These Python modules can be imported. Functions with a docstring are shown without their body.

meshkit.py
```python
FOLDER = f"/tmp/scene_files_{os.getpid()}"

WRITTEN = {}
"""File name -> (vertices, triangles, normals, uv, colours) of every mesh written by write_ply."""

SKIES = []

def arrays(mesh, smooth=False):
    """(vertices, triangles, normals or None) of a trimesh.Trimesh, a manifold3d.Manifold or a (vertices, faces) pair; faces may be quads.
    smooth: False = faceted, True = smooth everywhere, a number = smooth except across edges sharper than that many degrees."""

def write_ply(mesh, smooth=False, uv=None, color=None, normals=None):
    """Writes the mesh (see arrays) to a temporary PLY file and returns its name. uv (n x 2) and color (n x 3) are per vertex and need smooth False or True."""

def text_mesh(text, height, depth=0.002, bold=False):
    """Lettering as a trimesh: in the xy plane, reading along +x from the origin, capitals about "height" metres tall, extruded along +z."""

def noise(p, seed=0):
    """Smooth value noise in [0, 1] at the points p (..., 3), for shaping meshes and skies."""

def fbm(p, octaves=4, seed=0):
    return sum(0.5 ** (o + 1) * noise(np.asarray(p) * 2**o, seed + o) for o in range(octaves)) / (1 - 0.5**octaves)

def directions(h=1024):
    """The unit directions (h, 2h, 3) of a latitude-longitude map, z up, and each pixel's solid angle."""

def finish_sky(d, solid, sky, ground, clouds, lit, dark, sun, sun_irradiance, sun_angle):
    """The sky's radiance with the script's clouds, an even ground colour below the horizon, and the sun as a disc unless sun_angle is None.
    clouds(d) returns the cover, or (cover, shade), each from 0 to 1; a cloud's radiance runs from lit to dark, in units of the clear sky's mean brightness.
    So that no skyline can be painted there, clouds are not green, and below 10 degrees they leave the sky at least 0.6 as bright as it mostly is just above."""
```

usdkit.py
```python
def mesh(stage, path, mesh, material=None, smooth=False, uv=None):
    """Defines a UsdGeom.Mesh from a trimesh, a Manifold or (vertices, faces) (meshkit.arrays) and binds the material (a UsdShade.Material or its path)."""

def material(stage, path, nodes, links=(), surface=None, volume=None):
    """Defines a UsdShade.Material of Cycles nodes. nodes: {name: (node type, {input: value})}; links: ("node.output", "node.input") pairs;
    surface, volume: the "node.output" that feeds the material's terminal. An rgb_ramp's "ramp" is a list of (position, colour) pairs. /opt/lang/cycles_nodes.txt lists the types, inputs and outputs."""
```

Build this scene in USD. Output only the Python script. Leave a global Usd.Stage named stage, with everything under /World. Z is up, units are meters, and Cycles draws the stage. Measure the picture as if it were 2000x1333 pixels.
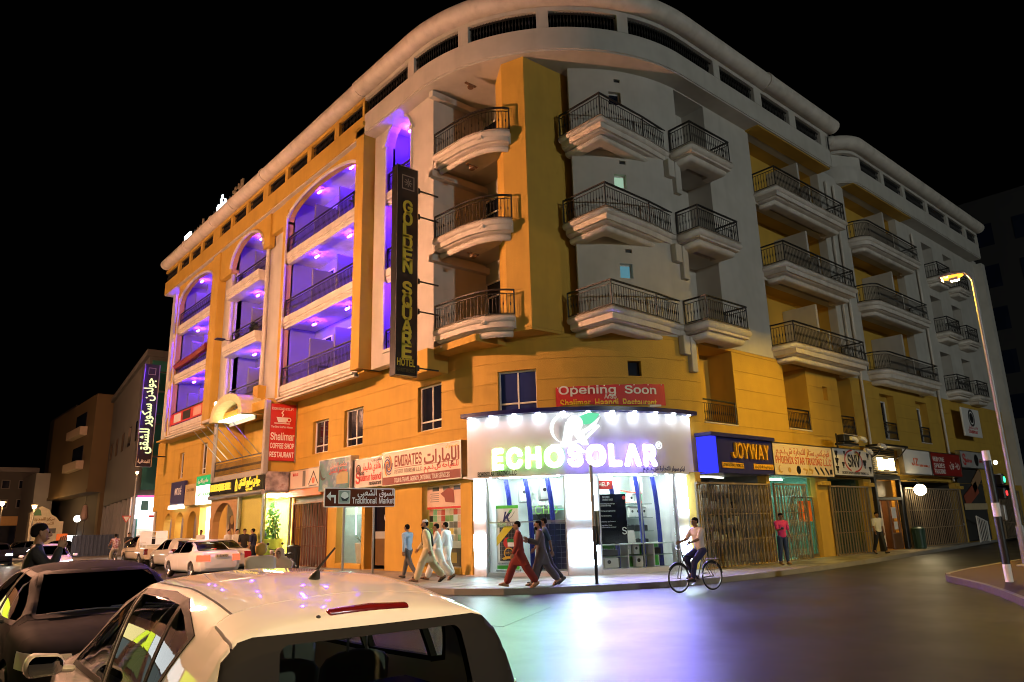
import math, glob, random
import numpy as np, trimesh, manifold3d as m3, usdkit, meshkit
from shapely.geometry import Polygon, LineString, Point, box as sbox
from shapely import affinity, union_all
from pxr import Usd, UsdGeom, UsdLux, UsdShade, Gf, Sdf

random.seed(7); RNG = np.random.default_rng(7)
PI = math.pi
stage = Usd.Stage.CreateInMemory()
UsdGeom.SetStageUpAxis(stage, 'Z'); UsdGeom.SetStageMetersPerUnit(stage, 1.0)
UsdGeom.Xform.Define(stage, '/World'); UsdGeom.Scope.Define(stage, '/World/Looks')

# ------------------------------------------------------------------ camera, sky, exposure
# x runs along the right-hand facade, y along the left-hand facade, the camera stands at the origin
CAM_H, CAM_F = 1.75, 1424.03
P_, R_, T_ = [math.radians(a) for a in (14.119, -1.5957, 41.206)]
_f = np.array([0, math.cos(P_), math.sin(P_)]); _u = np.array([0, -math.sin(P_), math.cos(P_)]); _x = np.array([1., 0, 0])
_r, _u = _x*math.cos(R_)+_u*math.sin(R_), -_x*math.sin(R_)+_u*math.cos(R_)
_M = np.array([[math.cos(T_), math.sin(T_), 0], [-math.sin(T_), math.cos(T_), 0], [0, 0, 1.]])
RT, UP, FW = _M@_r, _M@_u, _M@_f
cam = UsdGeom.Camera.Define(stage, '/World/camera')
cam.CreateHorizontalApertureAttr(36.0); cam.CreateVerticalApertureAttr(36.0*1333/2000)
cam.CreateFocalLengthAttr(36.0*CAM_F/2000); cam.CreateClippingRangeAttr(Gf.Vec2f(0.05, 2000))
cam.CreateExposureAttr(0.0)
_m = np.eye(4); _m[0, :3] = RT; _m[1, :3] = UP; _m[2, :3] = -FW; _m[3, :3] = (0, 0, CAM_H)
cam.AddTransformOp().Set(Gf.Matrix4d(_m.tolist()))

# night sky: the sun is far below the horizon, only a trace of city glow is left
usdkit.material(stage, '/World/Looks/night_sky', {
    'sky': ('sky_texture', {'sky_type': 'single_scattering', 'sun_disc': False, 'sun_elevation': -0.035, 'sun_rotation': 2.2}),
    'glow': ('mix', {'mix_type': 'add', 'fac': 1.0, 'color2': (.00026, .00026, .00024)}),
    'dim': ('mix', {'mix_type': 'multiply', 'fac': 1.0, 'color2': (.0003, .0003, .0003)}),
    'bg': ('background_shader', {'strength': 1.0})},
    [('sky.color', 'dim.color1'), ('dim.color', 'glow.color1'), ('glow.color', 'bg.color')], surface='bg.background')
dome = UsdLux.DomeLight.Define(stage, '/World/sky')
dome.GetPrim().SetCustomDataByKey('kind', 'structure')
UsdShade.MaterialBindingAPI.Apply(dome.GetPrim()).Bind(UsdShade.Material.Get(stage, '/World/Looks/night_sky'))

SODIUM, WARM_STREET, COOL_STREET = (1.0, .47, .20), (1.0, .455, .255), (.92, 1.0, .86)

# ------------------------------------------------------------------ helpers: names, things, parts
_names = {}
def numbered(parent, name):
    k = (parent, name); n = _names.get(k, 0); _names[k] = n+1
    return name if n == 0 else f'{name}_{n:03d}'
def data(path, **kw):
    p = stage.GetPrimAtPath(path)
    for k, v in kw.items():
        if v: p.SetCustomDataByKey(k, v)
    return path
def thing(name, label, cat, loc=(0, 0, 0), rz=0, group=None, kind=None):
    path = '/World/'+numbered('/World', name)
    x = UsdGeom.Xform.Define(stage, path)
    x.AddTranslateOp().Set(Gf.Vec3d(*map(float, loc)))
    if rz: x.AddRotateZOp().Set(float(math.degrees(rz)))
    return data(path, label=label, category=cat, group=group, kind=kind)
SPLIT = {'balcony_divider', 'panel_wall', 'corbel', 'capital', 'downpipe', 'pier', 'edge_trim', 'bay_soffit', 'pipe_cap', 'recess_beam', 'ochre_soffit', 'overhang_block', 'chrome_column', 'entrance_column', 'gold_picture', 'recess_side_wall', 'shop_sill', 'bay_base_moulding', 'notice', 'plinth', 'unseen_ceiling_light', 'side_wall', 'wall', 'column_row', 'band', 'bracket', 'camera', 'edge', 'wheel_well', 'end_wall', 'roof_strip', 'louvre', 'glowing_panel', 'panel_frame', 'wiper', 'shop_shelf', 'shop_lamp', 'restaurant_lamp', 'window_plinth', 'bay_wall', 'shelf_unit', 'tube', 'ceiling_lamp', 'recess_wall'}
def part(parent, name, mesh, mat, label=None, smooth=False, kind=None):
    if isinstance(mesh, list) and name in SPLIT and len(mesh) > 1:
        return [part(parent, name, m_, mat, label, smooth, kind) for m_ in mesh][0]
    if isinstance(mesh, list): mesh = cat(*mesh)
    path = parent+'/'+numbered(parent, name)
    usdkit.mesh(stage, path, mesh, mat, smooth=smooth)
    return data(path, label=label, kind=kind)
def solo(name, mesh, mat, label, cat_, group=None, smooth=False, kind=None):
    if isinstance(mesh, list): mesh = cat(*mesh)
    path = '/World/'+numbered('/World', name)
    usdkit.mesh(stage, path, mesh, mat, smooth=smooth)
    return data(path, label=label, category=cat_, group=group, kind=kind)
def struct(name, mesh, mat, smooth=False):
    path = '/World/'+numbered('/World', name)
    usdkit.mesh(stage, path, mesh, mat, smooth=smooth); return data(path, kind='structure')
def clone(src, loc, rz=0, label=None, group=None, scale=None):
    was = stage.GetPrimAtPath(src).GetCustomData()
    base = src.split('/')[-1]
    if base[-4:-3] == '_' and base[-3:].isdigit(): base = base[:-4]
    path = '/World/'+numbered('/World', base)
    x = UsdGeom.Xform.Define(stage, path)
    x.GetPrim().GetReferences().AddInternalReference(src); x.GetPrim().SetInstanceable(True)
    x.ClearXformOpOrder()
    x.AddTranslateOp(opSuffix='c').Set(Gf.Vec3d(*map(float, loc)))
    x.AddRotateZOp(opSuffix='c').Set(float(math.degrees(rz)))
    if scale: x.AddScaleOp(opSuffix='c').Set(Gf.Vec3f(*scale))
    return data(path, label=label or was.get('label'), category=was.get('category'), group=group or was.get('group'))

# ------------------------------------------------------------------ helpers: meshes
def tm(m):
    if isinstance(m, m3.Manifold):
        k = m.to_mesh(); return trimesh.Trimesh(k.vert_properties[:, :3], k.tri_verts, process=False)
    return m
def cat(*ms): return trimesh.util.concatenate([tm(m) for m in ms if m is not None])
def box(x0, x1, y0, y1, z0, z1):
    m = trimesh.creation.box([abs(x1-x0), abs(y1-y0), abs(z1-z0)]); m.apply_translation([(x0+x1)/2, (y0+y1)/2, (z0+z1)/2]); return m
def bbox(x0, x1, y0, y1, z0, z1, b=.02):
    "box with chamfered edges"
    c = [(x0+x1)/2, (y0+y1)/2, (z0+z1)/2]; s = np.array([abs(x1-x0), abs(y1-y0), abs(z1-z0)])/2; b = min(b, *(s*.45)); pts = []
    for i in (-1, 1):
        for j in (-1, 1):
            for k in (-1, 1):
                sg = np.array([i, j, k])
                for a in range(3):
                    q = s-b; q[a] = s[a]; pts.append(sg*q)
    m = trimesh.convex.convex_hull(np.array(pts)+c); return m
def cyl(p, q, r, n=12, r2=None):
    p, q = np.array(p, float), np.array(q, float); d = q-p; L = np.linalg.norm(d); d = d/L
    a = np.array([0, 0, 1.]) if abs(d[2]) < .9 else np.array([1., 0, 0]); u = np.cross(d, a); u /= np.linalg.norm(u); v = np.cross(d, u)
    t = np.linspace(0, 2*PI, n, endpoint=False); ring = np.outer(np.cos(t), u)+np.outer(np.sin(t), v); r2 = r if r2 is None else r2
    V = np.vstack([p+ring*r, q+ring*r2, [p], [q]]); F = []
    for i in range(n):
        j = (i+1) % n; F += [[i, i+n, j], [j, i+n, j+n], [2*n, i, j], [2*n+1, j+n, i+n]]
    m = trimesh.Trimesh(V, F, process=False); m.fix_normals(); return m
def tube(pts, r, n=8):
    pts = np.asarray(pts, float); N = len(pts); T = np.gradient(pts, axis=0); T /= np.linalg.norm(T, axis=1)[:, None]
    a = np.array([0, 0, 1.]) if abs(T[0][2]) < .9 else np.array([1., 0, 0]); u = np.cross(T[0], a); rings = []
    rr = np.broadcast_to(r, (N,))
    for i in range(N):
        u = u-T[i]*(u@T[i]); u /= np.linalg.norm(u); v = np.cross(T[i], u)
        t = np.linspace(0, 2*PI, n, endpoint=False); rings.append(pts[i]+rr[i]*(np.outer(np.cos(t), u)+np.outer(np.sin(t), v)))
    V = np.vstack(rings+[pts[:1], pts[-1:]]); F = []
    for i in range(N-1):
        for k in range(n):
            a0, b0 = i*n+k, i*n+(k+1) % n; F += [[a0, b0, a0+n], [b0, b0+n, a0+n]]
    for k in range(n): F += [[N*n, (k+1) % n, k], [N*n+1, (N-1)*n+k, (N-1)*n+(k+1) % n]]
    m = trimesh.Trimesh(V, F, process=False); m.fix_normals(); return m
def prism(poly, z0, z1):
    if not isinstance(poly, Polygon) and not hasattr(poly, 'geoms'): poly = Polygon(poly)
    out = []
    for g in getattr(poly, 'geoms', [poly]):
        if g.is_empty or g.area < 1e-9: continue
        m = trimesh.creation.extrude_polygon(g, z1-z0, engine='earcut'); m.apply_translation([0, 0, z0]); out.append(m)
    return cat(*out)
def revolve(profile, n=24): return trimesh.creation.revolve(np.asarray(profile, float), sections=n)
def ball(c, r, k=2): m = trimesh.creation.icosphere(k, 1.0); m.apply_scale(r); m.apply_translation(c); return m
def xf(m, loc=(0, 0, 0), rz=0, rx=0, ry=0, s=None):
    m = m.copy()
    if s is not None: m.apply_scale(s)
    for a, ax in ((rx, [1, 0, 0]), (ry, [0, 1, 0]), (rz, [0, 0, 1])):
        if a: m.apply_transform(trimesh.transformations.rotation_matrix(a, ax))
    m.apply_translation(loc); return m
def sweep(path, prof, closed=False):
    "sweep a closed (d, z) profile along a plan polyline; d is to the right-hand side of the direction of travel"
    P = np.asarray(path, float); N = len(P); nrm = []
    for i in range(N):
        t0 = P[i]-P[i-1] if (i > 0 or closed) else P[1]-P[0]
        t1 = P[(i+1) % N]-P[i] if (i < N-1 or closed) else P[-1]-P[-2]
        n0 = np.array([t0[1], -t0[0]])/np.linalg.norm(t0); n1 = np.array([t1[1], -t1[0]])/np.linalg.norm(t1)
        m = n0+n1; m /= np.linalg.norm(m); nrm.append(m/max(.35, m@n0))
    nrm = np.array(nrm); K = len(prof); V = []
    for i in range(N):
        for d, z in prof: V.append([*(P[i]+nrm[i]*d), z])
    F = []
    for i in range(N if closed else N-1):
        j = (i+1) % N
        for k in range(K):
            l = (k+1) % K; F += [[i*K+k, j*K+k, i*K+l], [j*K+k, j*K+l, i*K+l]]
    if not closed:
        tv, tri = trimesh.creation.triangulate_polygon(Polygon(prof), engine='earcut')
        idx = np.array([np.argmin(np.linalg.norm(np.asarray(prof)-v, axis=1)) for v in tv]); tri = idx[tri]
        F += tri.tolist()+[[a+(N-1)*K for a in t[::-1]] for t in tri.tolist()]
    m = trimesh.Trimesh(V, F, process=False); m.fix_normals(); return m
def arcpts(cx, cy, r, a0, a1, n): return [(cx+r*math.cos(t), cy+r*math.sin(t)) for t in np.radians(np.linspace(a0, a1, n))]
def mf(m):
    m = tm(m); return m3.Manifold(m3.Mesh(np.ascontiguousarray(m.vertices, np.float32), np.ascontiguousarray(m.faces, np.uint32)))
def mclean(m):
    m = tm(m).copy(); m.merge_vertices(); m.update_faces(m.nondegenerate_faces()); return mf(m)
def cut(m, *tools):
    a = m if isinstance(m, m3.Manifold) else mclean(m)
    for t in tools:
        if t is not None: a = a-(t if isinstance(t, m3.Manifold) else mclean(t))
    return tm(a)

class Frame:
    "a facade: a runs along the wall, d out of it, z up"
    def __init__(s, o, along, out): s.o, s.a, s.n = np.array(o, float), np.array(along, float), np.array(out, float)
    def M(s):
        m = np.eye(4); m[:2, 0] = s.a; m[:2, 1] = s.n; m[:2, 3] = s.o; return m
    def put(s, m):
        m = m.copy(); m.apply_transform(s.M())
        if np.linalg.det(s.M()[:3, :3]) < 0 and False: m.invert()
        return m
    def box(s, a0, a1, d0, d1, z0, z1): return s.put(box(a0, a1, d0, d1, z0, z1))
    def bbox(s, a0, a1, d0, d1, z0, z1, b=.02): return s.put(bbox(a0, a1, d0, d1, z0, z1, b))
    def pt(s, a, d, z=None):
        p = s.o+s.a*a+s.n*d; return p if z is None else np.array([p[0], p[1], z])
    def face(s, m, a, z, d, flip=False):
        "stand a flat xy mesh (text, logo) up on the facade, left edge at a, base at z, back at d"
        V = np.array(m.vertices); sg = -1 if flip else 1
        W = np.stack([a+sg*V[:, 0], d+V[:, 2], z+V[:, 1]], 1); k = trimesh.Trimesh(W, m.faces, process=False); k = s.put(k); k.fix_normals(); return k
LEFT = Frame((15.5, 0), (0, 1), (-1, 0))      # a = y ; reading direction is towards smaller y
RIGHT = Frame((0, 15.1), (1, 0), (0, -1))     # a = x ; reading direction is towards larger x

# lettering ---------------------------------------------------------------
_AR = {}
for ch, code, n in (('ا',0xFE8D,2),('ب',0xFE8F,4),('ة',0xFE93,2),('ت',0xFE95,4),('ث',0xFE99,4),('ج',0xFE9D,4),('ح',0xFEA1,4),('خ',0xFEA5,4),('د',0xFEA9,2),('ذ',0xFEAB,2),('ر',0xFEAD,2),('ز',0xFEAF,2),('س',0xFEB1,4),('ش',0xFEB5,4),('ص',0xFEB9,4),('ط',0xFEC1,4),('ع',0xFEC9,4),('ف',0xFED1,4),('ق',0xFED5,4),('ك',0xFED9,4),('ل',0xFEDD,4),('م',0xFEE1,4),('ن',0xFEE5,4),('ه',0xFEE9,4),('و',0xFEED,2),('ي',0xFEF1,4),('ء',0xFE80,1),('إ',0xFE87,2)): _AR[ch] = (code, n)
def shape_arabic(t):
    out = []; i = 0
    while i < len(t):
        c = t[i]
        if c not in _AR: out.append(c); i += 1; continue
        prev = i > 0 and t[i-1] in _AR and _AR[t[i-1]][1] == 4
        if c == 'ل' and i+1 < len(t) and t[i+1] == 'ا': out.append(chr(0xFEFC if prev else 0xFEFB)); i += 2; continue
        code, n = _AR[c]; nxt = i+1 < len(t) and t[i+1] in _AR and n == 4
        out.append(chr(code+(0 if n == 1 else (3 if prev and nxt else 1 if prev else 2 if nxt else 0)))); i += 1
    return ''.join(out[::-1])
_fc = {}
def glyphs(text, height, depth=.01, bold=0, font='Inter', squeeze=1.0, width=None):
    "lettering standing in the xy plane from x=0, capitals `height` tall; squeezed to `width` if given"
    from PIL import Image, ImageDraw, ImageFont
    if any(c in _AR for c in text): text, font = shape_arabic(text), 'NotoSansArabic'
    key = (text, bold, font)
    if key not in _fc:
        f = ImageFont.truetype(sorted(glob.glob(f'/opt/blender-*/*/datafiles/fonts/{font}*'))[0], 96, layout_engine=ImageFont.Layout.BASIC)
        x0, y0, x1, y1 = f.getbbox(text, anchor='ls', stroke_width=bold)
        im = Image.new('L', (x1-x0+8, y1-y0+8)); ImageDraw.Draw(im).text((4-x0, 4-y0), text, 255, f, anchor='ls', stroke_width=bold)
        on = np.pad(np.asarray(im) > 127, ((0, 0), (1, 1))).astype(np.int8)
        rows, st = np.nonzero(np.diff(on, axis=1) == 1); en = np.nonzero(np.diff(on, axis=1) == -1)[1]
        from shapely import box as vbox
        shp = union_all(vbox(st, -rows-1, en, -rows)).buffer(.6).buffer(-.6).simplify(.8)
        _fc[key] = affinity.translate(shp, -4, 4-y0)
    s = height/70.0; shp = affinity.scale(_fc[key], s*squeeze, s, origin=(0, 0))
    if width:
        b = shp.bounds; shp = affinity.translate(affinity.scale(shp, width/(b[2]-b[0]), 1, origin=(b[0], 0)), -b[0], 0)
    return cat(*[trimesh.creation.extrude_polygon(g, depth, engine='earcut') for g in getattr(shp, 'geoms', [shp]) if g.area > 1e-9])
def flat(poly, depth=.006): return prism(poly, 0, depth)
def on_left(m, y, z, d):   # reads from larger y (picture left) to smaller y
    return LEFT.face(m, y, z, d, flip=True)
def on_right(m, x, z, d): return RIGHT.face(m, x, z, d)

# ------------------------------------------------------------------ materials
def mat(name, color, rough=.6, var=.15, scale=4.0, bump=0.0, bscale=None, metal=0.0, spec=.5, coat=0.0, dark=None, emission=None, es=0.0, detail=4, streak=0.0):
    path = '/World/Looks/'+name
    if stage.GetPrimAtPath(path): return path
    c = np.array(color, float); d = np.array(dark if dark is not None else c*(1-var*1.6)); l = np.minimum(c*(1+var), 1)
    nodes = {'tc': ('texture_coordinate', {}), 'n': ('noise_texture', {'scale': scale, 'detail': detail, 'roughness': .6}),
             'r': ('rgb_ramp', {'ramp': [(0, d), (.38, d*.35+c*.65), (.62, c), (1, l)]}),
             'p': ('principled_bsdf', {'roughness': rough, 'metallic': metal, 'specular_ior_level': spec, 'coat_weight': coat})}
    links = [('tc.object', 'n.vector'), ('n.fac', 'r.fac'), ('r.color', 'p.base_color')]
    if bump:
        nodes['n2'] = ('noise_texture', {'scale': bscale or scale*8, 'detail': 3}); nodes['b'] = ('bump', {'strength': bump, 'distance': .02})
        links += [('tc.object', 'n2.vector'), ('n2.fac', 'b.height'), ('b.normal', 'p.normal')]
    if streak:
        links.remove(('r.color', 'p.base_color'))
        nodes.update({'mp': ('mapping', {'scale': (.9, .9, .13)}), 'ns': ('noise_texture', {'scale': 1.5, 'detail': 6, 'roughness': .65}), 'rs': ('rgb_ramp', {'ramp': [(.28, (1-streak,)*3), (.50, (1-streak*.2,)*3), (.66, (1, 1, 1))]}), 'mm': ('mix', {'mix_type': 'multiply', 'fac': 1.0})})
        links += [('tc.object', 'mp.vector'), ('mp.vector', 'ns.vector'), ('ns.fac', 'rs.fac'), ('r.color', 'mm.color1'), ('rs.color', 'mm.color2'), ('mm.color', 'p.base_color')]
    usdkit.material(stage, path, nodes, links, surface='p.BSDF'); return path
def emit(name, color, strength):
    path = '/World/Looks/'+name
    if not stage.GetPrimAtPath(path):
        usdkit.material(stage, path, {'e': ('emission', {'color': color, 'strength': strength})}, surface='e.emission')
    return path
def pane(name, tint=(1, 1, 1), ior=1.5, rough=.02, mixin=0.0, dirt=(.3, .3, .3)):
    path = '/World/Looks/'+name
    if not stage.GetPrimAtPath(path):
        usdkit.material(stage, path, {'t': ('transparent_bsdf', {'color': tint}), 'g': ('glossy_bsdf', {'color': (1, 1, 1), 'roughness': rough}), 'f': ('fresnel', {'IOR': ior}), 'ge': ('geometry', {}), 'fr': ('math', {'math_type': 'subtract', 'value1': 1.0}), 'fm': ('math', {'math_type': 'multiply'}), 'm': ('mix_closure', {})},
                        [('ge.backfacing', 'fr.value2'), ('f.fac', 'fm.value1'), ('fr.value', 'fm.value2'), ('fm.value', 'm.fac'), ('t.BSDF', 'm.closure1'), ('g.BSDF', 'm.closure2')], surface='m.closure')
    return path

# ------------------------------------------------------------------ the palette
OCHRE = mat('ochre_wall_paint', (.54, .325, .045), .75, .12, 1.3, .3, 40, streak=.13)
WHITE = mat('offwhite_wall_paint', (.52, .49, .44), .75, .10, 1.1, .25, 40, dark=(.40, .37, .32), streak=.13)
TRIM = mat('cream_trim_paint', (.66, .60, .53), .65, .10, 2.0, .15, 30, dark=(.47, .42, .35), streak=.25)
IRON = mat('black_iron', (.022, .019, .017), .5, .3, 6)
FRAMEW = mat('white_window_frame', (.72, .70, .66), .4, .04)
DARKGLASS = mat('dark_window_glass', (.010, .014, .030), .06, .5, .7, spec=.6)
BLUEGLASS = mat('blue_window_film', (.030, .045, .17), .10, .25, .9, spec=.6)
TEALLIT = emit('lit_bathroom_glass', (.16, .42, .44), 1.0)
DARKROOM = mat('dark_room', (.035, .033, .03), .9, .3, 1)
STEEL = mat('brushed_steel', (.55, .55, .55), .3, .1, 9, metal=1.0)
BLACK = mat('black_plastic', (.012, .012, .013), .45, .2)
CONCRETE = mat('grey_concrete', (.27, .26, .24), .8, .15, 2, .3)
DARKSTONE = mat('black_granite', (.03, .03, .032), .18, .3, 20)
WOOD = mat('brown_wood', (.13, .06, .025), .5, .3, 5)
WHITEP = mat('white_gloss_panel', (.74, .73, .74), .3, .03)
REDP = mat('red_print', (.55, .025, .02), .45, .08)

# ------------------------------------------------------------------ ground, road, pavements, island
def asphalt():
    path = '/World/Looks/asphalt'
    usdkit.material(stage, path, {
        'tc': ('texture_coordinate', {}), 'a': ('noise_texture', {'scale': .35, 'detail': 5, 'roughness': .65}), 'b': ('noise_texture', {'scale': 130, 'detail': 2}),
        'v': ('voronoi_texture', {'scale': .28}),
        'ra': ('rgb_ramp', {'ramp': [(.3, (.012, .0118, .0115)), (.5, (.019, .0185, .018)), (.7, (.030, .029, .027))]}),
        'rb': ('rgb_ramp', {'ramp': [(.3, (.5, .5, .5)), (.55, (1, 1, 1)), (.75, (1.5, 1.5, 1.5))]}),
        'c': ('noise_texture', {'scale': .55, 'detail': 7, 'roughness': .72}), 'rc': ('rgb_ramp', {'ramp': [(.485, (1, 1, 1)), (.498, (.45, .45, .45)), (.502, (.45, .45, .45)), (.515, (1, 1, 1))]}), 'mx2': ('mix', {'mix_type': 'multiply', 'fac': .7}), 'mx': ('mix', {'mix_type': 'multiply', 'fac': .8}), 'rr': ('map_range', {'from_min': .3, 'from_max': .7, 'to_min': .33, 'to_max': .47}),
        'bp': ('bump', {'strength': .28, 'distance': .010}), 'p': ('principled_bsdf', {'specular_ior_level': .5})},
        [('tc.object', 'a.vector'), ('tc.object', 'b.vector'), ('a.fac', 'ra.fac'), ('b.fac', 'rb.fac'), ('ra.color', 'mx.color1'), ('rb.color', 'mx.color2'), ('mx.color', 'mx2.color1'), ('tc.object', 'c.vector'), ('c.fac', 'rc.fac'), ('rc.color', 'mx2.color2'), ('mx2.color', 'p.base_color'),
         ('a.fac', 'rr.value'), ('rr.result', 'p.roughness'), ('b.fac', 'bp.height'), ('bp.normal', 'p.normal')], surface='p.BSDF')
    return path
ASPHALT = asphalt()
PAVE = mat('pavement_tiles', (.26, .24, .215), .55, .18, 1.2, .35, 30, dark=(.15, .14, .125))
KERB = mat('kerb_concrete', (.24, .225, .20), .7, .2, 3, .3)
KERBD = mat('kerb_concrete_dark', (.13, .115, .10), .7, .3, 3, .3)
BRICKP = mat('brick_red_paving', (.085, .05, .04), .7, .25, 4, .4)
struct('ground', prism(sbox(-140, -110, 190, 230), -.5, -.02), mat('sandy_ground', (.16, .13, .10), .9, .2, .5))
struct('road', prism(sbox(-60, -60, 130, 190), -.02, 0), ASPHALT)
# pavement round the hotel corner
PAVE_EDGE = [(70, 16.8), (44.8, 15.0-.6), (36, 13.4), (29.2, 12.75), (24.1, 12.4), (20.5, 12.35), (18.3, 12.5), (16.5, 12.9), (14.9, 13.6), (13.6, 14.35), (12.7, 15.1), (12.0, 16.3), (11.6, 18), (11.45, 20.5), (11.45, 25.0), (11.9, 26.2), (13.5, 27.2), (13.62, 28.6), (13.62, 58)]
pv = struct('pavement', prism(Polygon(PAVE_EDGE+[(70, 58)]), -.1, .15), PAVE)
def resample(P, step):
    P = np.asarray(P, float); L = np.r_[0, np.cumsum(np.linalg.norm(np.diff(P, axis=0), axis=1))]
    return np.stack([np.interp(np.arange(0, L[-1], step), L, P[:, k]) for k in (0, 1)], 1)
for j, i in enumerate(range(0, 150)):            # kerb stones, each a piece of its own
    pts = resample(PAVE_EDGE, .5)
    if 2*i+2 >= len(pts) or j > 118: break
    seg = pts[2*i:2*i+3].copy(); seg[0] += (seg[1]-seg[0])*.02; seg[2] -= (seg[2]-seg[1])*.02
    part(pv, 'kerb_stone', sweep(seg, [(.02, -.05), (.16, -.05), (.165, .11), (.135, .154), (.02, .154)][::1]), KERBD if j % 3 == 1 else KERB)
# paving flags of the pavement in front of the shops (within 30 m)
inner = Polygon(PAVE_EDGE+[(70, 58)]).buffer(-.04)
flagm = [mat(f'paving_flag_{k}', tuple(np.array((.25, .235, .21))*s), .5, .15, 2.5, .3, 30) for k, s in enumerate((.66, 1, 1.25))]
hotel_foot = Polygon([(15.5, 60), (15.5, 22), (17, 17.2), (21, 14.9), (60, 14.9), (60, 60)])
nf = 0
for gx in np.arange(11.2, 36, .8):
    for gy in np.arange(12.0, 30, .8):
        q = sbox(gx+.008, gy+.008, gx+.792, gy+.792)
        if nf >= 290: break
        if inner.contains(q) and not hotel_foot.contains(q):
            part(pv, 'paving_flag', prism(q, .152, .1565), flagm[int(RNG.integers(3))]); nf += 1
# traffic island on the right
ISL = [(21.65, 7.75), (20.9, 7.2), (19.6, 6.3), (18.3, 5.55), (16.75, 4.75), (14.2, 3.4), (11, 1.2), (11, -6), (40, -6), (60, 6.5), (44, 8.4), (30, 8.35), (24.2, 8.25), (22.6, 8.1)]
isl = struct('traffic_island', prism(Polygon(ISL), -.1, .14), BRICKP)
pts = resample(ISL[:7], .5)
for i in range(0, len(pts)-2, 2):
    part(isl, 'kerb_stone', sweep(pts[i:i+3][::-1] if False else pts[i:i+3], [(-.02, -.05), (-.14, -.05), (-.145, .11), (-.12, .145), (-.02, .145)]), KERB)
pts = resample(ISL[9:]+ISL[:1], .5)
for i in range(len(pts)-60, len(pts)-2, 2): part(isl, 'kerb_stone', sweep(pts[i:i+3], [(-.02, -.05), (-.14, -.05), (-.145, .11), (-.12, .145), (-.02, .145)]), KERB)
# far side of the left street
struct('far_pavement', prism(Polygon([(-60, 62), (9.5, 74), (17.5, 72), (60, 76), (60, 95), (-60, 95)]), -.1, .13), PAVE)
struct('corner_pavement', prism(Polygon([(13.6, 58.0), (13.2, 59), (12.6, 62), (13.0, 70), (17, 72), (40, 72), (40, 58)]), -.1, .146), PAVE)
# repaired patch in the road in front of the corner
struct('road_patch', prism(Polygon([(10.9, 14.44), (11.5, 12.1), (8.87, 10.55), (8.2, 11.9)]), 0, .004), mat('newer_asphalt', (.014, .014, .015), .38, .3, 3, .3, 60))
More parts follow.
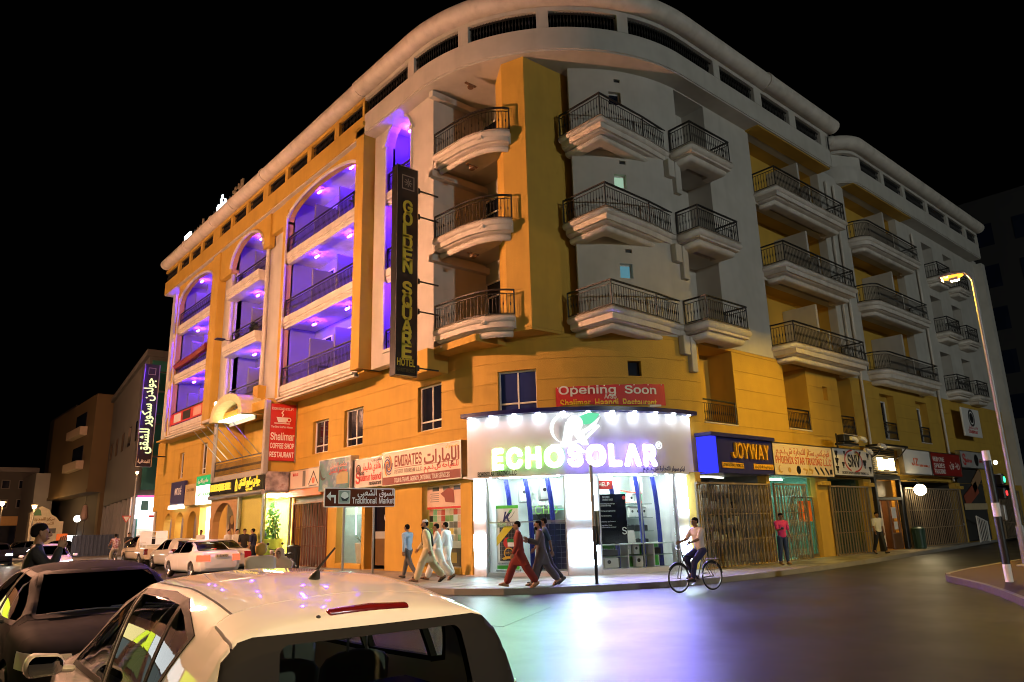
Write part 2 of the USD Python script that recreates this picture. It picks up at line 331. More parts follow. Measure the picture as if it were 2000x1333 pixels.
# ------------------------------------------------------------------ street lamps
LAMPGREY = mat('galvanised_pole', (.30, .30, .29), .45, .15, 3, metal=.4)
BOWL = '/World/Looks/amber_bowl'
usdkit.material(stage, BOWL, {'e': ('emission', {'color': (1, .33, .03), 'strength': 5.0}), 't': ('transparent_bsdf', {'color': (1, .95, .85)}), 'm': ('mix_closure', {'fac': .5})}, [('e.emission', 'm.closure1'), ('t.BSDF', 'm.closure2')], surface='m.closure')
def street_lamp(label, base, h, arm, toward, color, power, sphere=.11, grp=None, cut_off=True):
    t = thing('street_lamp', label, 'street lamp', (base[0], base[1], 0), 0, grp)
    tw = np.array([toward[0]-base[0], toward[1]-base[1]], float); tw /= np.linalg.norm(tw)
    part(t, 'base_plate', [bbox(-.22, .22, -.22, .22, .13, .19), cyl((0, 0, .15), (0, 0, 1.3), .115, 14)], LAMPGREY)
    pole = [(0, 0, z) for z in np.linspace(.15, h-.25, 14)]+[(tw[0]*arm*s, tw[1]*arm*s, h-.25+.3*math.sin(s*PI/2)) for s in np.linspace(.1, 1, 6)]
    part(t, 'pole', tube(pole, np.linspace(.075, .04, len(pole)), 12), LAMPGREY, smooth=60)
    e = np.array([tw[0]*arm, tw[1]*arm, h+.05]); M = np.eye(4); M[:2, 0] = tw; M[:2, 1] = (-tw[1], tw[0]); M[:3, 3] = e
    hd = trimesh.creation.icosphere(3, 1.0); hd.apply_scale([.42, .17, .12]); hd = trimesh.intersections.slice_mesh_plane(hd, [0, 0, 1], [0, 0, -.02], cap=True); hd.apply_translation([.34, 0, 0]); hd.apply_transform(M)
    head = part(t, 'lamp_head', hd, LAMPGREY, smooth=40)
    b = trimesh.creation.icosphere(2, 1.0); b.apply_scale([.33, .17, .09] if cut_off is True else [.30, .14, .07] if cut_off else [.26, .16, .16]); b.apply_translation([.34, 0, .0 if cut_off is True else -.07 if cut_off else -.19]); b.apply_transform(M)
    if cut_off is True:       # amber bowl, and a burner tilted towards the building under the hood of the lamp head
        b.apply_translation([0, 0, -.05]); part(t, 'lamp_bowl', b, BOWL, smooth=True)
        T = trimesh.transformations.rotation_matrix(math.radians(-30), [0, 1, 0]); T[:3, 3] = (.30, 0, -.10)
        b = cyl((0, 0, -.008), (0, 0, 0), .09, 20); b.apply_transform(T); b.apply_transform(M); rf = cyl((0, 0, .001), (0, 0, .012), .097, 20); rf.apply_transform(T); rf.apply_transform(M); part(t, 'unseen_backing_plate', rf, LAMPGREY); vz = box(.64, .66, -.16, .16, -.15, -.01); vz.apply_transform(M); part(t, 'unseen_visor', vz, LAMPGREY)  # unseen plates behind and before the burner, placed to cut its stray light
        for sy in (-1, 1): vz = box(.17, .43, sy*.11-.006, sy*.11+.006, -.20, -.03); vz.apply_transform(M); part(t, 'unseen_side_shield', vz, LAMPGREY)  # unseen side plates, placed to keep the lamp light off the road
    part(t, 'lamp_glass', b, emit(f'lamp_glow_{int(power)}_{int(color[2]*100)}', color, power), smooth=True)
    return t
street_lamp('tall street lamp with glowing orange head beside the traffic island', (26.35, 7.15), 9.35, .22, (26.2, 9.5), (1.0, .62, .06), 19000)
street_lamp('unseen street lamp across the left street, placed to light the left facade', (-2.5, 26.0), 11.5, 2.2, (15, 26.0), WARM_STREET, 15500, cut_off=False)  # out of view, placed to light the left facade and corner pillar
street_lamp('unseen street lamp across the left street, placed to light the far facade end', (-5.0, 57), 11.5, 2.2, (15, 56), WARM_STREET, 12500, cut_off=False)  # out of view, placed to light the far end of the left facade
street_lamp('unseen street lamp behind the viewpoint, placed to light the white car roof', (.2, -3.6), 7.2, 2.4, (1.8, -1), (1.0, .62, .27), 2100, cut_off='half')  # out of view behind the camera, placed to light the car roof
street_lamp('unseen white street lamp behind the viewpoint, placed to light the grey upper walls', (14, -42), 13, 1.6, (15, 0), (.92, 1.0, .95), 20000, cut_off=False)  # out of view behind the camera, placed to light the grey walls

# ------------------------------------------------------------------ the hotel on the corner
F1, F2, F3, SOF = 8.62, 12.12, 15.56, 18.85
hotel = thing('hotel_building', 'large curved corner hotel with ochre and white walls, balconies and purple lit bays', 'hotel')
def lowpath(o, y_end=57, x_end=57, a0=180, a1=270): 
    p = arcpts(22.5, 22.1, 7+o, a0, a1, 37)
    return ([(15.5-o, y_end)] if a0 == 180 else [])+p+[(x_end, 15.1-o)]
def band(o_out, o_in, z0, z1, **k):
    return prism(Polygon(lowpath(o_out, **k)+lowpath(o_in, **k)[::-1]), z0, z1)
def yz(poly, x0, x1):
    "polygon in (y, z) extruded along x"
    m = prism(poly, 0, x1-x0); V = np.array(m.vertices); m.vertices = np.stack([x0+V[:, 2], V[:, 0], V[:, 1]], 1); m.fix_normals(); return m
def xz(poly, y0, y1):
    m = prism(poly, 0, y1-y0); V = np.array(m.vertices); m.vertices = np.stack([V[:, 0], y0+V[:, 2], V[:, 1]], 1); m.fix_normals(); return m
def tangent(p0, p1):
    p0, p1 = np.array(p0, float), np.array(p1, float); t = (p1-p0)/np.linalg.norm(p1-p0); return Frame(p0, t, (t[1], -t[0])), np.linalg.norm(p1-p0)
# --- lower wall (first floor), scored with horizontal grooves
zs = [3.32, 3.66, 4.38, 5.10, 5.82, 6.54, 7.26, 7.98, 8.12]
W = mclean(band(-.02, -.40, 3.3, 8.12))
for a, b in zip(zs[:-1], zs[1:]): W = W+mclean(band(0, -.05, a+.012, b-.012))
CW, cwl = tangent((16.13-.05, 19.24), (16.86-.05, 17.96))
wins = [(LEFT, 30.60, 32.16, 5.19, 6.71), (LEFT, 27.46, 29.12, 5.21, 6.84), (LEFT, 21.75, 23.30, 5.24, 6.96), (CW, .03, cwl-.03, 5.45, 6.95),
        (LEFT, 46.6, 47.7, 5.3, 7.2), (LEFT, 51.0, 51.9, 5.3, 7.0)]
cuts = [fr.box(a0, a1, -.6, .3, z0, z1) for fr, a0, a1, z0, z1 in wins]
ROPEN = [(22.27, 24.45, 5.10, 8.0), (28.2, 30.13, 5.24, 8.0), (33.0, 34.4, 5.28, 8.0), (37.45, 39.1, 5.3, 7.6), (41.9, 43.4, 5.35, 7.6)]
cuts += [RIGHT.box(x0, x1, -.6, .3, z0, z1) for x0, x1, z0, z1 in ROPEN]
cuts += [RIGHT.box(31.5, 31.95, -.2, .3, 6.74, 7.35), LEFT.box(34.2, 40.5, -.6, .3, 4.5, 7.9)]
VENT, vl = tangent((19.22, 15.93), (19.67, 15.70))
cuts += [VENT.box(0, vl, -.3, .3, 6.6, 7.13)]
part(hotel, 'lower_wall', cut(W, *cuts), OCHRE, smooth=25)
def window(fr, a0, a1, z0, z1, cols=2, transom=None, glass=DARKGLASS, d=-.2, parent=hotel, name='window', b=.06, curtain=False):
    g = [fr.bbox(a0, a1, d-.03, d+.05, z0, z0+b, .01), fr.bbox(a0, a1, d-.03, d+.05, z1-b, z1, .01), fr.bbox(a0, a0+b, d-.03, d+.05, z0+b, z1-b, .01), fr.bbox(a1-b, a1, d-.03, d+.05, z0+b, z1-b, .01)]
    rows = [(z0+b, z1-b)] if transom is None else [(z0+b, transom-b/2), (transom+b/2, z1-b)]
    if transom: g.append(fr.bbox(a0+b, a1-b, d-.03, d+.04, transom-b/2, transom+b/2, .01))
    xs = np.linspace(a0+b, a1-b, cols+1)
    for x in xs[1:-1]: g += [fr.bbox(x-b*.45, x+b*.45, d-.03, d+.035, r0, r1, .008) for r0, r1 in rows]
    w = part(parent, name, g, FRAMEW)
    if parent == hotel or parent.count('/') == 2:
        for r0, r1 in rows:
            for x0, x1 in zip(xs[:-1], xs[1:]): part(w, 'pane', fr.box(x0+.002, x1-.002, d-.012, d, r0, r1), glass)
    return w
for k, (fr, a0, a1, z0, z1) in enumerate(wins):
    window(fr, a0, a1, z0, z1, 2, z0+.36, BLUEGLASS if k == 3 else DARKGLASS)
part(hotel, 'vent_window', [VENT.box(0, vl, -.25, -.2, 6.6, 7.13), VENT.bbox(.02, vl-.02, -.2, -.1, 6.62, 6.68)], DARKGLASS)
# recessed first-floor doors of the right-hand facade with Juliet railings
def balusters(fr, a0, a1, z0, z1, d=0.0, step=.125):
    out = []
    n = max(2, int(abs(a1-a0)/step))
    for a in np.linspace(a0, a1, n+1)[1:-1]:
        p, q, m = fr.pt(a, d, z0+.05), fr.pt(a, d, z1-.03), fr.pt(a, d, (z0+z1)/2)
        b1 = cyl(p, q, .011, 5)
        k = trimesh.creation.icosphere(0, 1.0); k.apply_scale([.026, .026, .10]); k.apply_translation(m)
        out += [b1, k]
    return out
def railing(fr_pts, z0, z1, parent, posts=True):
    "railing along a plan polyline: handrail, bottom rail, balusters"
    P = np.asarray(fr_pts, float); rail, bal = [], []
    rail.append(sweep(P, [(-.03, z1-.05), (.03, z1-.05), (.03, z1), (-.03, z1)]))
    rail.append(sweep(P, [(-.015, z0+.04), (.015, z0+.04), (.015, z0+.07), (-.015, z0+.07)]))
    rail.append(sweep(P, [(-.012, z1-.17), (.012, z1-.17), (.012, z1-.15), (-.012, z1-.15)]))
    for i in range(len(P)):
        if posts and (i in (0, len(P)-1) or len(P) < 6): rail.append(cyl((*P[i], z0), (*P[i], z1), .028, 6))
    for p, q in zip(P[:-1], P[1:]):
        fr, L = tangent(p, q); bal += balusters(fr, 0, L, z0+.03, z1-.15)
        if len(P) >= 6: k = cyl((*q, z0+.05), (*q, z1-.15), .011, 5); bal.append(k)
    r = part(parent, 'railing', rail, IRON)
    part(parent, 'balusters', bal, IRON, kind='stuff')
rec = []
for k, (x0, x1, z0, z1) in enumerate(ROPEN):
    dp = 1.1 if k < 3 else .35
    rec += [RIGHT.box(x0-.1, x1+.1, -dp-.1, -dp, z0-.1, z1+.1), RIGHT.box(x0-.1, x0, -dp, -.39, z0-.1, z1+.1), RIGHT.box(x1, x1+.1, -dp, -.39, z0-.1, z1+.1), RIGHT.box(x0-.1, x1+.1, -dp, -.39, z0-.1, z0), RIGHT.box(x0-.1, x1+.1, -dp, -.39, z1, z1+.1)]
part(hotel, 'recess_wall', rec, OCHRE)
for k, (x0, x1, z0, z1) in enumerate(ROPEN):
    dp = 1.1 if k < 3 else .35
    window(RIGHT, x0+.1, min(x1-.1, x0+1.15), z0+.03, z0+2.25 if k < 3 else z1-.3, 1, z0+1.75 if k < 3 else None, DARKGLASS, -dp+.04, name='balcony_door')
    b = part(hotel, 'juliet_sill', RIGHT.bbox(x0+.02, x1-.02, -.3, .02, z0, z0+.05), TRIM)
    railing([RIGHT.pt(x0+.03, -.06), RIGHT.pt(x1-.03, -.06)], z0+.05, z0+.9, b)
# --- upper right wall
UW = mclean(prism(Polygon(arcpts(22.5, 22.1, 7.0, 229, 270, 25)+[(57, 15.1), (57, 15.5)]+arcpts(22.5, 22.1, 6.6, 229, 270, 25)[::-1]), 8.12, SOF))
uc = []
FL = (F1, F2, F3)
for f in FL:
    uc += [RIGHT.box(22.2, 24.2, -.6, .3, f, f+2.95), RIGHT.box(27.6, 34.0, -.6, .3, f, f+2.95), RIGHT.box(36.7, 43.3, -.6, .3, f, f+2.95), RIGHT.box(46.9, 48.6, -.6, .3, f, f+2.4), RIGHT.box(50.4, 52, -.6, .3, f, f+2.4)]
    q, ql = tangent((19.18, 15.95), (19.62, 15.73)); uc.append(q.box(0, ql, -.3, .3, f+1.53, f+2.08)); uc.append(q.box(.25, .5, -.1, .3, f+2.5, f+2.64))
part(hotel, 'upper_wall', cut(UW, *uc), WHITE, smooth=25)
for k, f in enumerate(FL):
    q, ql = tangent((19.18, 15.95), (19.62, 15.73))
    bw = part(hotel, 'bathroom_window', [q.box(0, ql, -.22, -.16, f+1.53, f+1.57), q.box(0, ql, -.22, -.16, f+2.04, f+2.08), q.box(0, .04, -.22, -.16, f+1.57, f+2.04), q.box(ql-.04, ql, -.22, -.16, f+1.57, f+2.04)], FRAMEW)
    part(bw, 'pane', q.box(.04, ql-.04, -.2, -.19, f+1.57, f+2.04), [emit('lit_blue_glass', (.14, .36, .44), .6), emit('lit_green_glass', (.40, .62, .45), .75), DARKGLASS][k])
    part(hotel, 'vent', q.box(.25, .5, -.1, -.06, f+2.5, f+2.64), BLACK)
rw, rwo, fin = [], [], []
for f in FL:
    for x0, x1, dp, lst, hh in ((22.2, 24.2, 1.1, rw, 2.95), (27.6, 34.0, 1.05, rwo, 2.95), (36.7, 43.3, 1.05, rwo, 2.95), (46.9, 48.6, .9, rw, 2.4), (50.4, 52, .9, rw, 2.4)):
        lst += [RIGHT.box(x0-.1, x1+.1, -dp-.1, -dp, f-.1, f+hh+.1), RIGHT.box(x0-.1, x0, -dp, -.39, f-.1, f+hh+.1), RIGHT.box(x1, x1+.1, -dp, -.39, f-.1, f+hh+.1), RIGHT.box(x0-.1, x1+.1, -dp, -.39, f-.2, f), RIGHT.box(x0-.1, x1+.1, -dp, -.39, f+hh, f+hh+.1)]
    fin += [RIGHT.bbox(30.75, 30.9, -1.04, .55, f, f+2.3), RIGHT.bbox(40.0, 40.15, -1.04, .55, f, f+2.3), RIGHT.bbox(30.75, 30.9, .55, .98, f, f+1.0), RIGHT.bbox(40.0, 40.15, .55, .9, f, f+1.0)]
part(hotel, 'recess_wall', rw, WHITE); part(hotel, 'recess_wall', rwo, OCHRE); part(hotel, 'balcony_divider', fin, WHITE)
for f in FL:
    for x0, dp in ((22.3, 1.1), (27.8, 1.05), (31.2, 1.05), (36.9, 1.05), (40.5, 1.05), (47.0, .9), (50.5, .9)):
        window(RIGHT, x0, x0+1.1, f+.02, f+2.25, 1, f+1.6, DARKGLASS, -dp+.04, name='balcony_door')
# --- moulded balconies
def tiers(h, n, out, back):
    "profile (d, z) of n bullnose tiers stepping back under a slab edge; z from 0 (top) down"
    prof = [(back, 0)]; th = h/n
    for k in range(n):
        d, z = -out*k, -th*k; r = th*.5
        prof += [(d-.02, z-.0)] if k == 0 else []
        for a in np.radians(np.linspace(80, -80, 6)): prof.append((d-r+r*math.cos(a)+.0, z-r+r*math.sin(a)*.98))
    prof.append((back, -h)); return prof
def balcony(path, floor, back_path, h=.62, n=3, out=.17, rail_in=.10, back=-.75):
    "path: plan polyline of the outer edge, travelling so that outside is on the right"
    P = np.asarray(path, float)
    prof = [(d, floor+z) for d, z in tiers(h, n, out, back)]
    slab = Polygon(list(map(tuple, P))+list(map(tuple, back_path))).buffer(-.10, join_style=2)
    b = part(hotel, 'balcony', [sweep(P, prof), prism(slab, floor-h*.6, floor-.012)], TRIM, smooth=35)
    off = LineString(P).parallel_offset(rail_in, 'left', join_style=2, mitre_limit=3)
    Q = np.array(off.coords)
    if np.linalg.norm(Q[0]-P[0]) > np.linalg.norm(Q[-1]-P[0]): Q = Q[::-1]
    railing(Q, floor, floor+.92, b); return b
# travelling with increasing x along a front that faces -y keeps the outside on the right
for f in FL:
    balcony([(17.42, 17.0), (17.45, 14.92), (20.0, 14.98), (21.75, 15.12)], f, [(21.8, 15.6), (19, 16.6), (18.2, 17.4)], h=.70)
    balcony([(21.55, 15.1), (21.55, 14.06), (24.35, 14.06), (24.35, 15.1)], f, [(24.3, 15.4), (21.6, 15.4)], h=.62, n=2, out=.22)
    balcony([(27.5, 15.1), (27.5, 13.98), (34.08, 13.98), (34.08, 15.1)], f, [(34, 15.4), (27.6, 15.4)], h=.70)
    balcony([(36.42, 15.1), (36.42, 14.75)]+arcpts(37.1, 14.72, .62, 180, 270, 7)[1:]+[(43.35, 14.1), (43.35, 15.1)], f, [(43.3, 15.4), (36.5, 15.4)], h=.70)
    balcony([(46.75, 15.1), (46.75, 14.3), (48.9, 14.3), (48.9, 15.1)], f, [(48.9, 15.4), (46.8, 15.4)], h=.55, n=2, out=.22)
    balcony([(50.2, 15.1), (50.2, 14.35), (52.2, 14.35), (52.2, 15.1)], f, [(52.2, 15.4), (50.3, 15.4)], h=.55, n=2, out=.22)
    # curved balcony in the recess left of the ochre pillar
    balcony([(14.55, 20.95), (14.58, 20.3)]+[((1-u)**2*14.6+2*u*(1-u)*14.66+u*u*15.64, (1-u)**2*19.75+2*u*(1-u)*18.1+u*u*17.66) for u in np.linspace(0, 1, 9)], f, [(16.3, 18.0), (16.4, 20.9)], h=.70, rail_in=.12, back=-.42)
part(hotel, 'corbel', [m for f in FL for m in (RIGHT.bbox(21.25, 21.62, -.1, .14, f-1.15, f-.45), RIGHT.bbox(21.66, 21.98, -.1, .14, f-1.75, f-.45))], WHITE)
part(hotel, 'downpipe', [cyl((35.35, 14.98, .3), (35.35, 14.98, 18.2), .07, 8), cyl((34.55, 14.98, 8.3), (34.55, 14.98, 18.2), .06, 8), cyl((45.2, 14.98, 3.4), (45.2, 14.98, 18), .07, 8)], TRIM, smooth=60)
# --- ochre corner pillar
PIL = Polygon([(16.09, 17.33), (18.40, 17.22), (18.9, 18.2), (17.6, 19.4), (16.4, 19.3), (15.77, 18.21)])
part(hotel, 'corner_pillar', prism(PIL, 8.2, SOF), OCHRE)
part(hotel, 'pillar_soffit', prism(PIL.buffer(-.01), 8.1, 8.197), OCHRE)
# --- recess left of the pillar: side wall, back wall with doors
part(hotel, 'recess_side_wall', [cut(box(14.9, 17.9, 21.35, 21.7, 8.12, SOF), *[box(14.8, 18, 21.2, 21.362, f+s-.012, f+s+.012) for f in FL for s in (.9, 1.8)]), box(17.4, 17.7, 18.6, 21.35, 8.12, SOF)], WHITE)
part(hotel, 'recess_beam', [box(14.66, 17.4, 21.1, 21.347, f-.75, f-.5) for f in (F2, F3, F3+3.45)]+[box(14.9, 17.4, 18.4, 21.34, f-.30, f-.01) for f in FL], WHITE)
BACK = Frame((17.4, 0), (0, 1), (-1, 0))
for f in FL: window(BACK, 19.4, 21.28, f+.02, f+2.35, 2, f+1.75, DARKGLASS, .03, name='balcony_door')
for f in FL: part(hotel, 'ceiling_lamp', [xf(revolve([(0, 0), (.11, 0), (.13, .05), (.10, .12), (0, .13)], 14), (15.4, 19.6, f+2.55)), box(15.15, 15.65, 19.55, 19.65, f+2.68, f+2.72)], mat('amber_lamp_bowl', (.18, .09, .04), .3))
# block under the white strip and its ledge
part(hotel, 'overhang_block', [box(14.62, 16.6, 21.37, 23.2, 7.2, 8.045), box(14.9, 16.9, 18.9, 21.36, 7.85, 8.1)], OCHRE)

# --- left-hand upper storeys: strip with arched bay, piers, big bays
def arch_poly(y0, y1, z0, zs_, apex, n=14):
    c, a = (y0+y1)/2, (y1-y0)/2
    return Polygon([(y0, z0), (y1, z0)]+[(c+a*math.cos(t), zs_+(apex-zs_)*math.sin(t)) for t in np.linspace(0, PI, n)])
PURPLE = emit('violet_led', (.085, .010, 1.0), 1900.0)
lamps = []
BAY_SHADE = mat('darkened_bay_paint', (.19, .18, .19), .75, .08, 1.1, .2, 40)  # white bay walls painted darker, so that less warm street light shows
BAYN = iter(('narrow arched bay beside the tall vertical sign', 'big bay nearest the tall vertical sign', 'narrow bay above the hotel entrance', 'far big bay with banners', 'narrow slit at the far end'))
def left_bay(y0, y1, opening, xf_, back, slabs=True, nf=2, lampy=(), proud=.12, door=True):
    "everything inside one bay of purple lit balconies"
    part(hotel, 'bay_wall', [box(back, back+.15, y0-.2, y1+.2, 8.1, SOF), box(xf_+.25, back, y0-.15, y0, 8.1, SOF), box(xf_+.25, back, y1, y1+.15, 8.1, SOF)], BAY_SHADE); bname = next(BAYN)
    for k, f in enumerate(FL):
        sl = [box(xf_+.05, back, y0, y1, f-.45, f-.012)]
        if slabs: sl.append(sweep([(xf_+.04, y1), (xf_+.04, y0)], [(-.2, f), (proud, f), (proud, f-.30), (proud-.05, f-.34), (proud-.03, f-.42), (proud-.10, f-.50), (proud-.10, f-.60), (-.2, f-.60)]))
        s = part(hotel, 'balcony', sl, TRIM)
        railing([(xf_+.06, y1-.02), (xf_+.06, y0+.02)], f, f+.93, s, posts=True)
        if nf:
            for y in np.linspace(y0, y1, nf+2)[1:-1]+(.25 if nf == 2 else .3): part(hotel, 'balcony_divider', bbox(xf_+.35, back, y-.06, y+.06, f, f+2.05), BAY_SHADE)
        if door:
            BK = Frame((back, 0), (0, 1), (-1, 0)); ys = np.linspace(y0, y1, nf+2)
            for a, b in zip(ys[:-1], ys[1:]):
                w = min(1.5, (b-a)-.5); window(BK, (a+b)/2-w/2, (a+b)/2+w/2, f+.02, f+2.45, 2, f+1.9, DARKGLASS, .03, name='balcony_door')
        for q, y in enumerate(lampy): lamps.append(((xf_+.62, y, f+(2.86 if k < 2 else 2.9)), f"{'' if len(lampy) == 1 else ('right-hand ', 'left-hand ')[q]}violet lamp on {('bottom', 'middle', 'top')[k]} floor of the {bname}"))
# strip
part(hotel, 'strip_wall', cut(box(14.88, 15.3, 21.352, 25.82, 8.05, SOF+.0), yz(arch_poly(22.9, 24.85, 8.7, 17.75, 18.7), 14.5, 16)), WHITE)
am = [(14.86, 23.875+.98*math.cos(t), 17.75+.98*math.sin(t)) for t in np.linspace(0, PI, 17)]
part(hotel, 'arch_moulding', [tube(am, .065, 6), cyl((14.86, 24.86, 8.7), (14.86, 24.86, 17.75), .05, 6), cyl((14.86, 22.89, 8.7), (14.86, 22.89, 17.75), .05, 6), box(14.82, 14.92, 22.85, 24.9, 8.55, 8.68), box(14.76, 14.94, 24.78, 25.05, 17.68, 17.82), box(14.76, 14.94, 22.70, 22.97, 17.68, 17.82)], TRIM)
left_bay(22.9, 24.85, None, 14.95, 16.4, nf=0, lampy=(24.0,), proud=.1)
# piers
part(hotel, 'pier', [box(14.3, 14.93, 25.82, 26.5, 8.07, 18.95), box(14.18, 14.93, 25.74, 26.5, 18.95, 19.15)], OCHRE)
part(hotel, 'pier', [box(14.42, 14.93, 43.6, 44.78, 8.0, 18.95)], OCHRE)
part(hotel, 'pier', [box(14.5, 14.93, 34.0, 34.45, 8.0, 18.0), box(14.5, 14.93, 51.45, 51.9, 8.0, 18.0)], OCHRE)
part(hotel, 'edge_trim', [box(14.44, 14.52, 33.93, 34.03, 8.0, 17.6), box(14.44, 14.52, 51.38, 51.48, 8.0, 17.6)], TRIM)
def spandrel(y0, y1, o0, o1, zs_, apex, x, m=OCHRE, z0=17.2):
    part(hotel, 'spandrel', cut(box(x, x+.3, y0, y1, z0, 18.84), yz(arch_poly(o0, o1, 8, zs_, apex), x-1, x+1)), m)
    c, a = (o0+o1)/2, (o1-o0)/2
    part(hotel, 'arch_moulding', sweep_arch([(c+(a+.04)*math.cos(t), zs_+(apex-zs_+.04)*math.sin(t)) for t in np.linspace(0, PI, 21)], x), TRIM)
def sweep_arch(pts, x): return tube([(x-.02, y, z) for y, z in pts], .085, 6)
spandrel(26.5, 34.45, 26.52, 34.0, 17.35, 18.3, 14.55)
spandrel(44.78, 51.9, 44.8, 51.45, 17.2, 18.25, 14.55)
spandrel(36.2, 43.6, 37.0, 41.75, 16.95, 18.35, 14.5, z0=16.7)
part(hotel, 'bay_lintel', [box(14.6, 14.9, 34.45, 36.2, 17.3, 18.84)], OCHRE)
left_bay(26.5, 34.0, None, 14.6, 16.3, nf=2, lampy=(28.6, 31.9))
left_bay(37.0, 41.75, None, 14.75, 16.3, nf=1, lampy=(39.6,), proud=.5)
left_bay(44.8, 51.45, None, 14.6, 16.3, nf=2, lampy=(46.5, 49.3))
part(hotel, 'panel_wall', [box(14.88, 15.25, 34.45, 37.0, 8.0, 17.3), box(14.88, 15.25, 41.75, 43.6, 8.0, 16.8), box(14.88, 15.25, 51.9, 52.3, 8, SOF), box(14.88, 15.25, 53.7, 54.4, 8, SOF)], WHITE)
left_bay(52.3, 53.7, None, 14.95, 16.2, nf=0, lampy=(53.0,), proud=.1, door=False)
part(hotel, 'downpipe', [cyl((14.72, 36.8, 8.9), (14.72, 36.8, 16.9), .11, 10), cyl((14.72, 41.95, 8.9), (14.72, 41.95, 16.9), .11, 10)], TRIM, smooth=60)
part(hotel, 'pipe_cap', [bbox(14.55, 14.95, 36.45, 37.05, 16.75, 16.95), bbox(14.55, 14.95, 41.7, 42.25, 16.75, 16.95), bbox(14.45, 14.95, 36.5, 37.15, 8.3, 9.1)], OCHRE)
# underside of the big bays
part(hotel, 'bay_soffit', [box(14.6, 15.6, 25.9, 34.45, 7.94, 8.02), box(14.6, 15.6, 34.45, 54.4, 7.9, 7.985), box(14.5, 14.62, 26.4, 34.1, 7.86, 8.0)], OCHRE)
part(hotel, 'bay_base_moulding', [sweep([(14.55, 34.1), (14.55, 26.4)], [(-.1, 8.0), (.22, 8.0), (.22, 7.93), (.12, 7.9), (.12, 7.82), (-.1, 7.82)]), sweep([(14.55, 51.6), (14.55, 44.7)], [(-.1, 8.0), (.22, 8.0), (.22, 7.93), (.12, 7.9), (.12, 7.82), (-.1, 7.82)]), box(14.2, 14.9, 34.6, 36.4, 7.95, 8.1), box(14.2, 14.9, 42.6, 44.0, 7.95, 8.1)], TRIM)
# banners tied to the railings of the far bay
t = thing('railing_banner', 'red and white advertising banner tied to lowest railing of far purple bay', 'banner')
part(t, 'cloth', box(14.50, 14.52, 44.9, 51.2, F1+.05, F1+.78), REDP)
for k, (a, b) in enumerate(((49.0, 50.4), (47.2, 48.6), (45.2, 46.6))): part(t, 'panel', box(14.485, 14.498, a, b, F1+.15, F1+.68), [WHITEP, BLACK, mat('pink_print', (.7, .35, .3))][k])
solo('railing_banner', tube([(14.5, 50.9, F2+.5), (14.48, 48.8, F2+.55), (14.48, 46.8, F2+.62), (14.5, 45, F2+.8)], .22, 6), mat('dark_red_cloth', (.22, .02, .02)), 'dark red cloth hung over middle railing of far purple bay', 'banner')
# --- soffit, parapet, cornice
def par_path(o):  # left run, corner, right run
    return [(14.3-o, 54.6)]+arcpts(21.8, 21.85, 7.5+o, 180, 270, 41)+[(34.1, 14.35-o)]
PAR2 = lambda o: [(35.5, 15.35)]+arcpts(37.15, 15.65, 1.3+o, 180, 270, 9)+[(55.6, 14.35-o)]
deck = union_all([Polygon(par_path(-.04)+[(34.1, 16), (57, 16), (57, 54.6)]), Polygon(PAR2(-.04)+[(55.6, 16), (35.5, 16)])])
part(hotel, 'roof_slab', prism(deck, 18.56, 18.80), WHITE)
part(hotel, 'ochre_soffit', [box(27.4, 34.05, 14.45, 15.1, 18.5, 18.555), box(36.6, 44, 14.45, 15.1, 18.5, 18.555)], OCHRE)
Z0, Z1, Z2, Z3 = 18.62, 19.52, 20.24, 20.42
def parapet_run(P, m, breaks, name='parapet'):
    "low wall, open panels with railings, pillars between, beam above"
    P = np.asarray(P, float)
    part(hotel, name, [sweep(P, [(-.22, Z0), (0, Z0), (0, Z1), (-.22, Z1)]), sweep(P, [(-.22, Z2), (0, Z2), (0, Z3), (-.22, Z3)])], m, smooth=20)
    L = np.r_[0, np.cumsum(np.linalg.norm(np.diff(P, axis=0), axis=1))]
    at = lambda s: np.array([np.interp(s, L, P[:, 0]), np.interp(s, L, P[:, 1])])
    s0 = 0
    for c, w in list(breaks)+[(L[-1], .3)]:
        c = min(c, L[-1]-.02)
        q = [at(c-w/2), at(min(c+w/2, L[-1]))]
        if np.linalg.norm(q[1]-q[0]) > .03: part(hotel, 'parapet_pillar', sweep(q, [(-.24, Z1+.002), (.01, Z1+.002), (.01, Z2-.002), (-.24, Z2-.002)]), m)
        seg = [at(s) for s in np.linspace(s0, c-w/2, 8)]
        if c-w/2-s0 > .5:
            g = [sweep(seg, [(-.13, Z1+.05), (-.10, Z1+.05), (-.10, Z1+.08), (-.13, Z1+.08)]), sweep(seg, [(-.14, Z2-.10), (-.09, Z2-.10), (-.09, Z2-.05), (-.14, Z2-.05)])]
            for s in np.arange(s0+.08, c-w/2-.05, .13):
                p = at(s); t_ = at(s+.02)-p; t_ /= np.linalg.norm(t_); p = p-np.array([t_[1], -t_[0]])*.115
                g.append(cyl((*p, Z1), (*p, Z2), .012, 4)); k = trimesh.creation.icosphere(0, 1.); k.apply_scale([.028, .028, .12]); k.apply_translation((*p, (Z1+Z2)/2)); g.append(k)
            part(hotel, 'parapet_railing', g, IRON)
        s0 = c+w/2
def span_y(P, y): # arc length at which the left run passes y
    return abs(54.6-y)
full = np.asarray(par_path(0), float)
left_run = np.array([(14.3, 54.6), (14.3, 25.82)]); corner_run = np.vstack([[(14.3, 25.80)], full[1:]])
parapet_run(left_run, OCHRE, [(54.6-y, w) for y, w in ((51.6, .5), (49.2, .35), (46.9, .35), (44.2, 1.2), (41.6, .35), (39.2, .35), (36.6, .7), (33.9, .35), (31.25, .45), (28.4, .45))])
Lc = np.r_[0, np.cumsum(np.linalg.norm(np.diff(corner_run, axis=0), axis=1))]
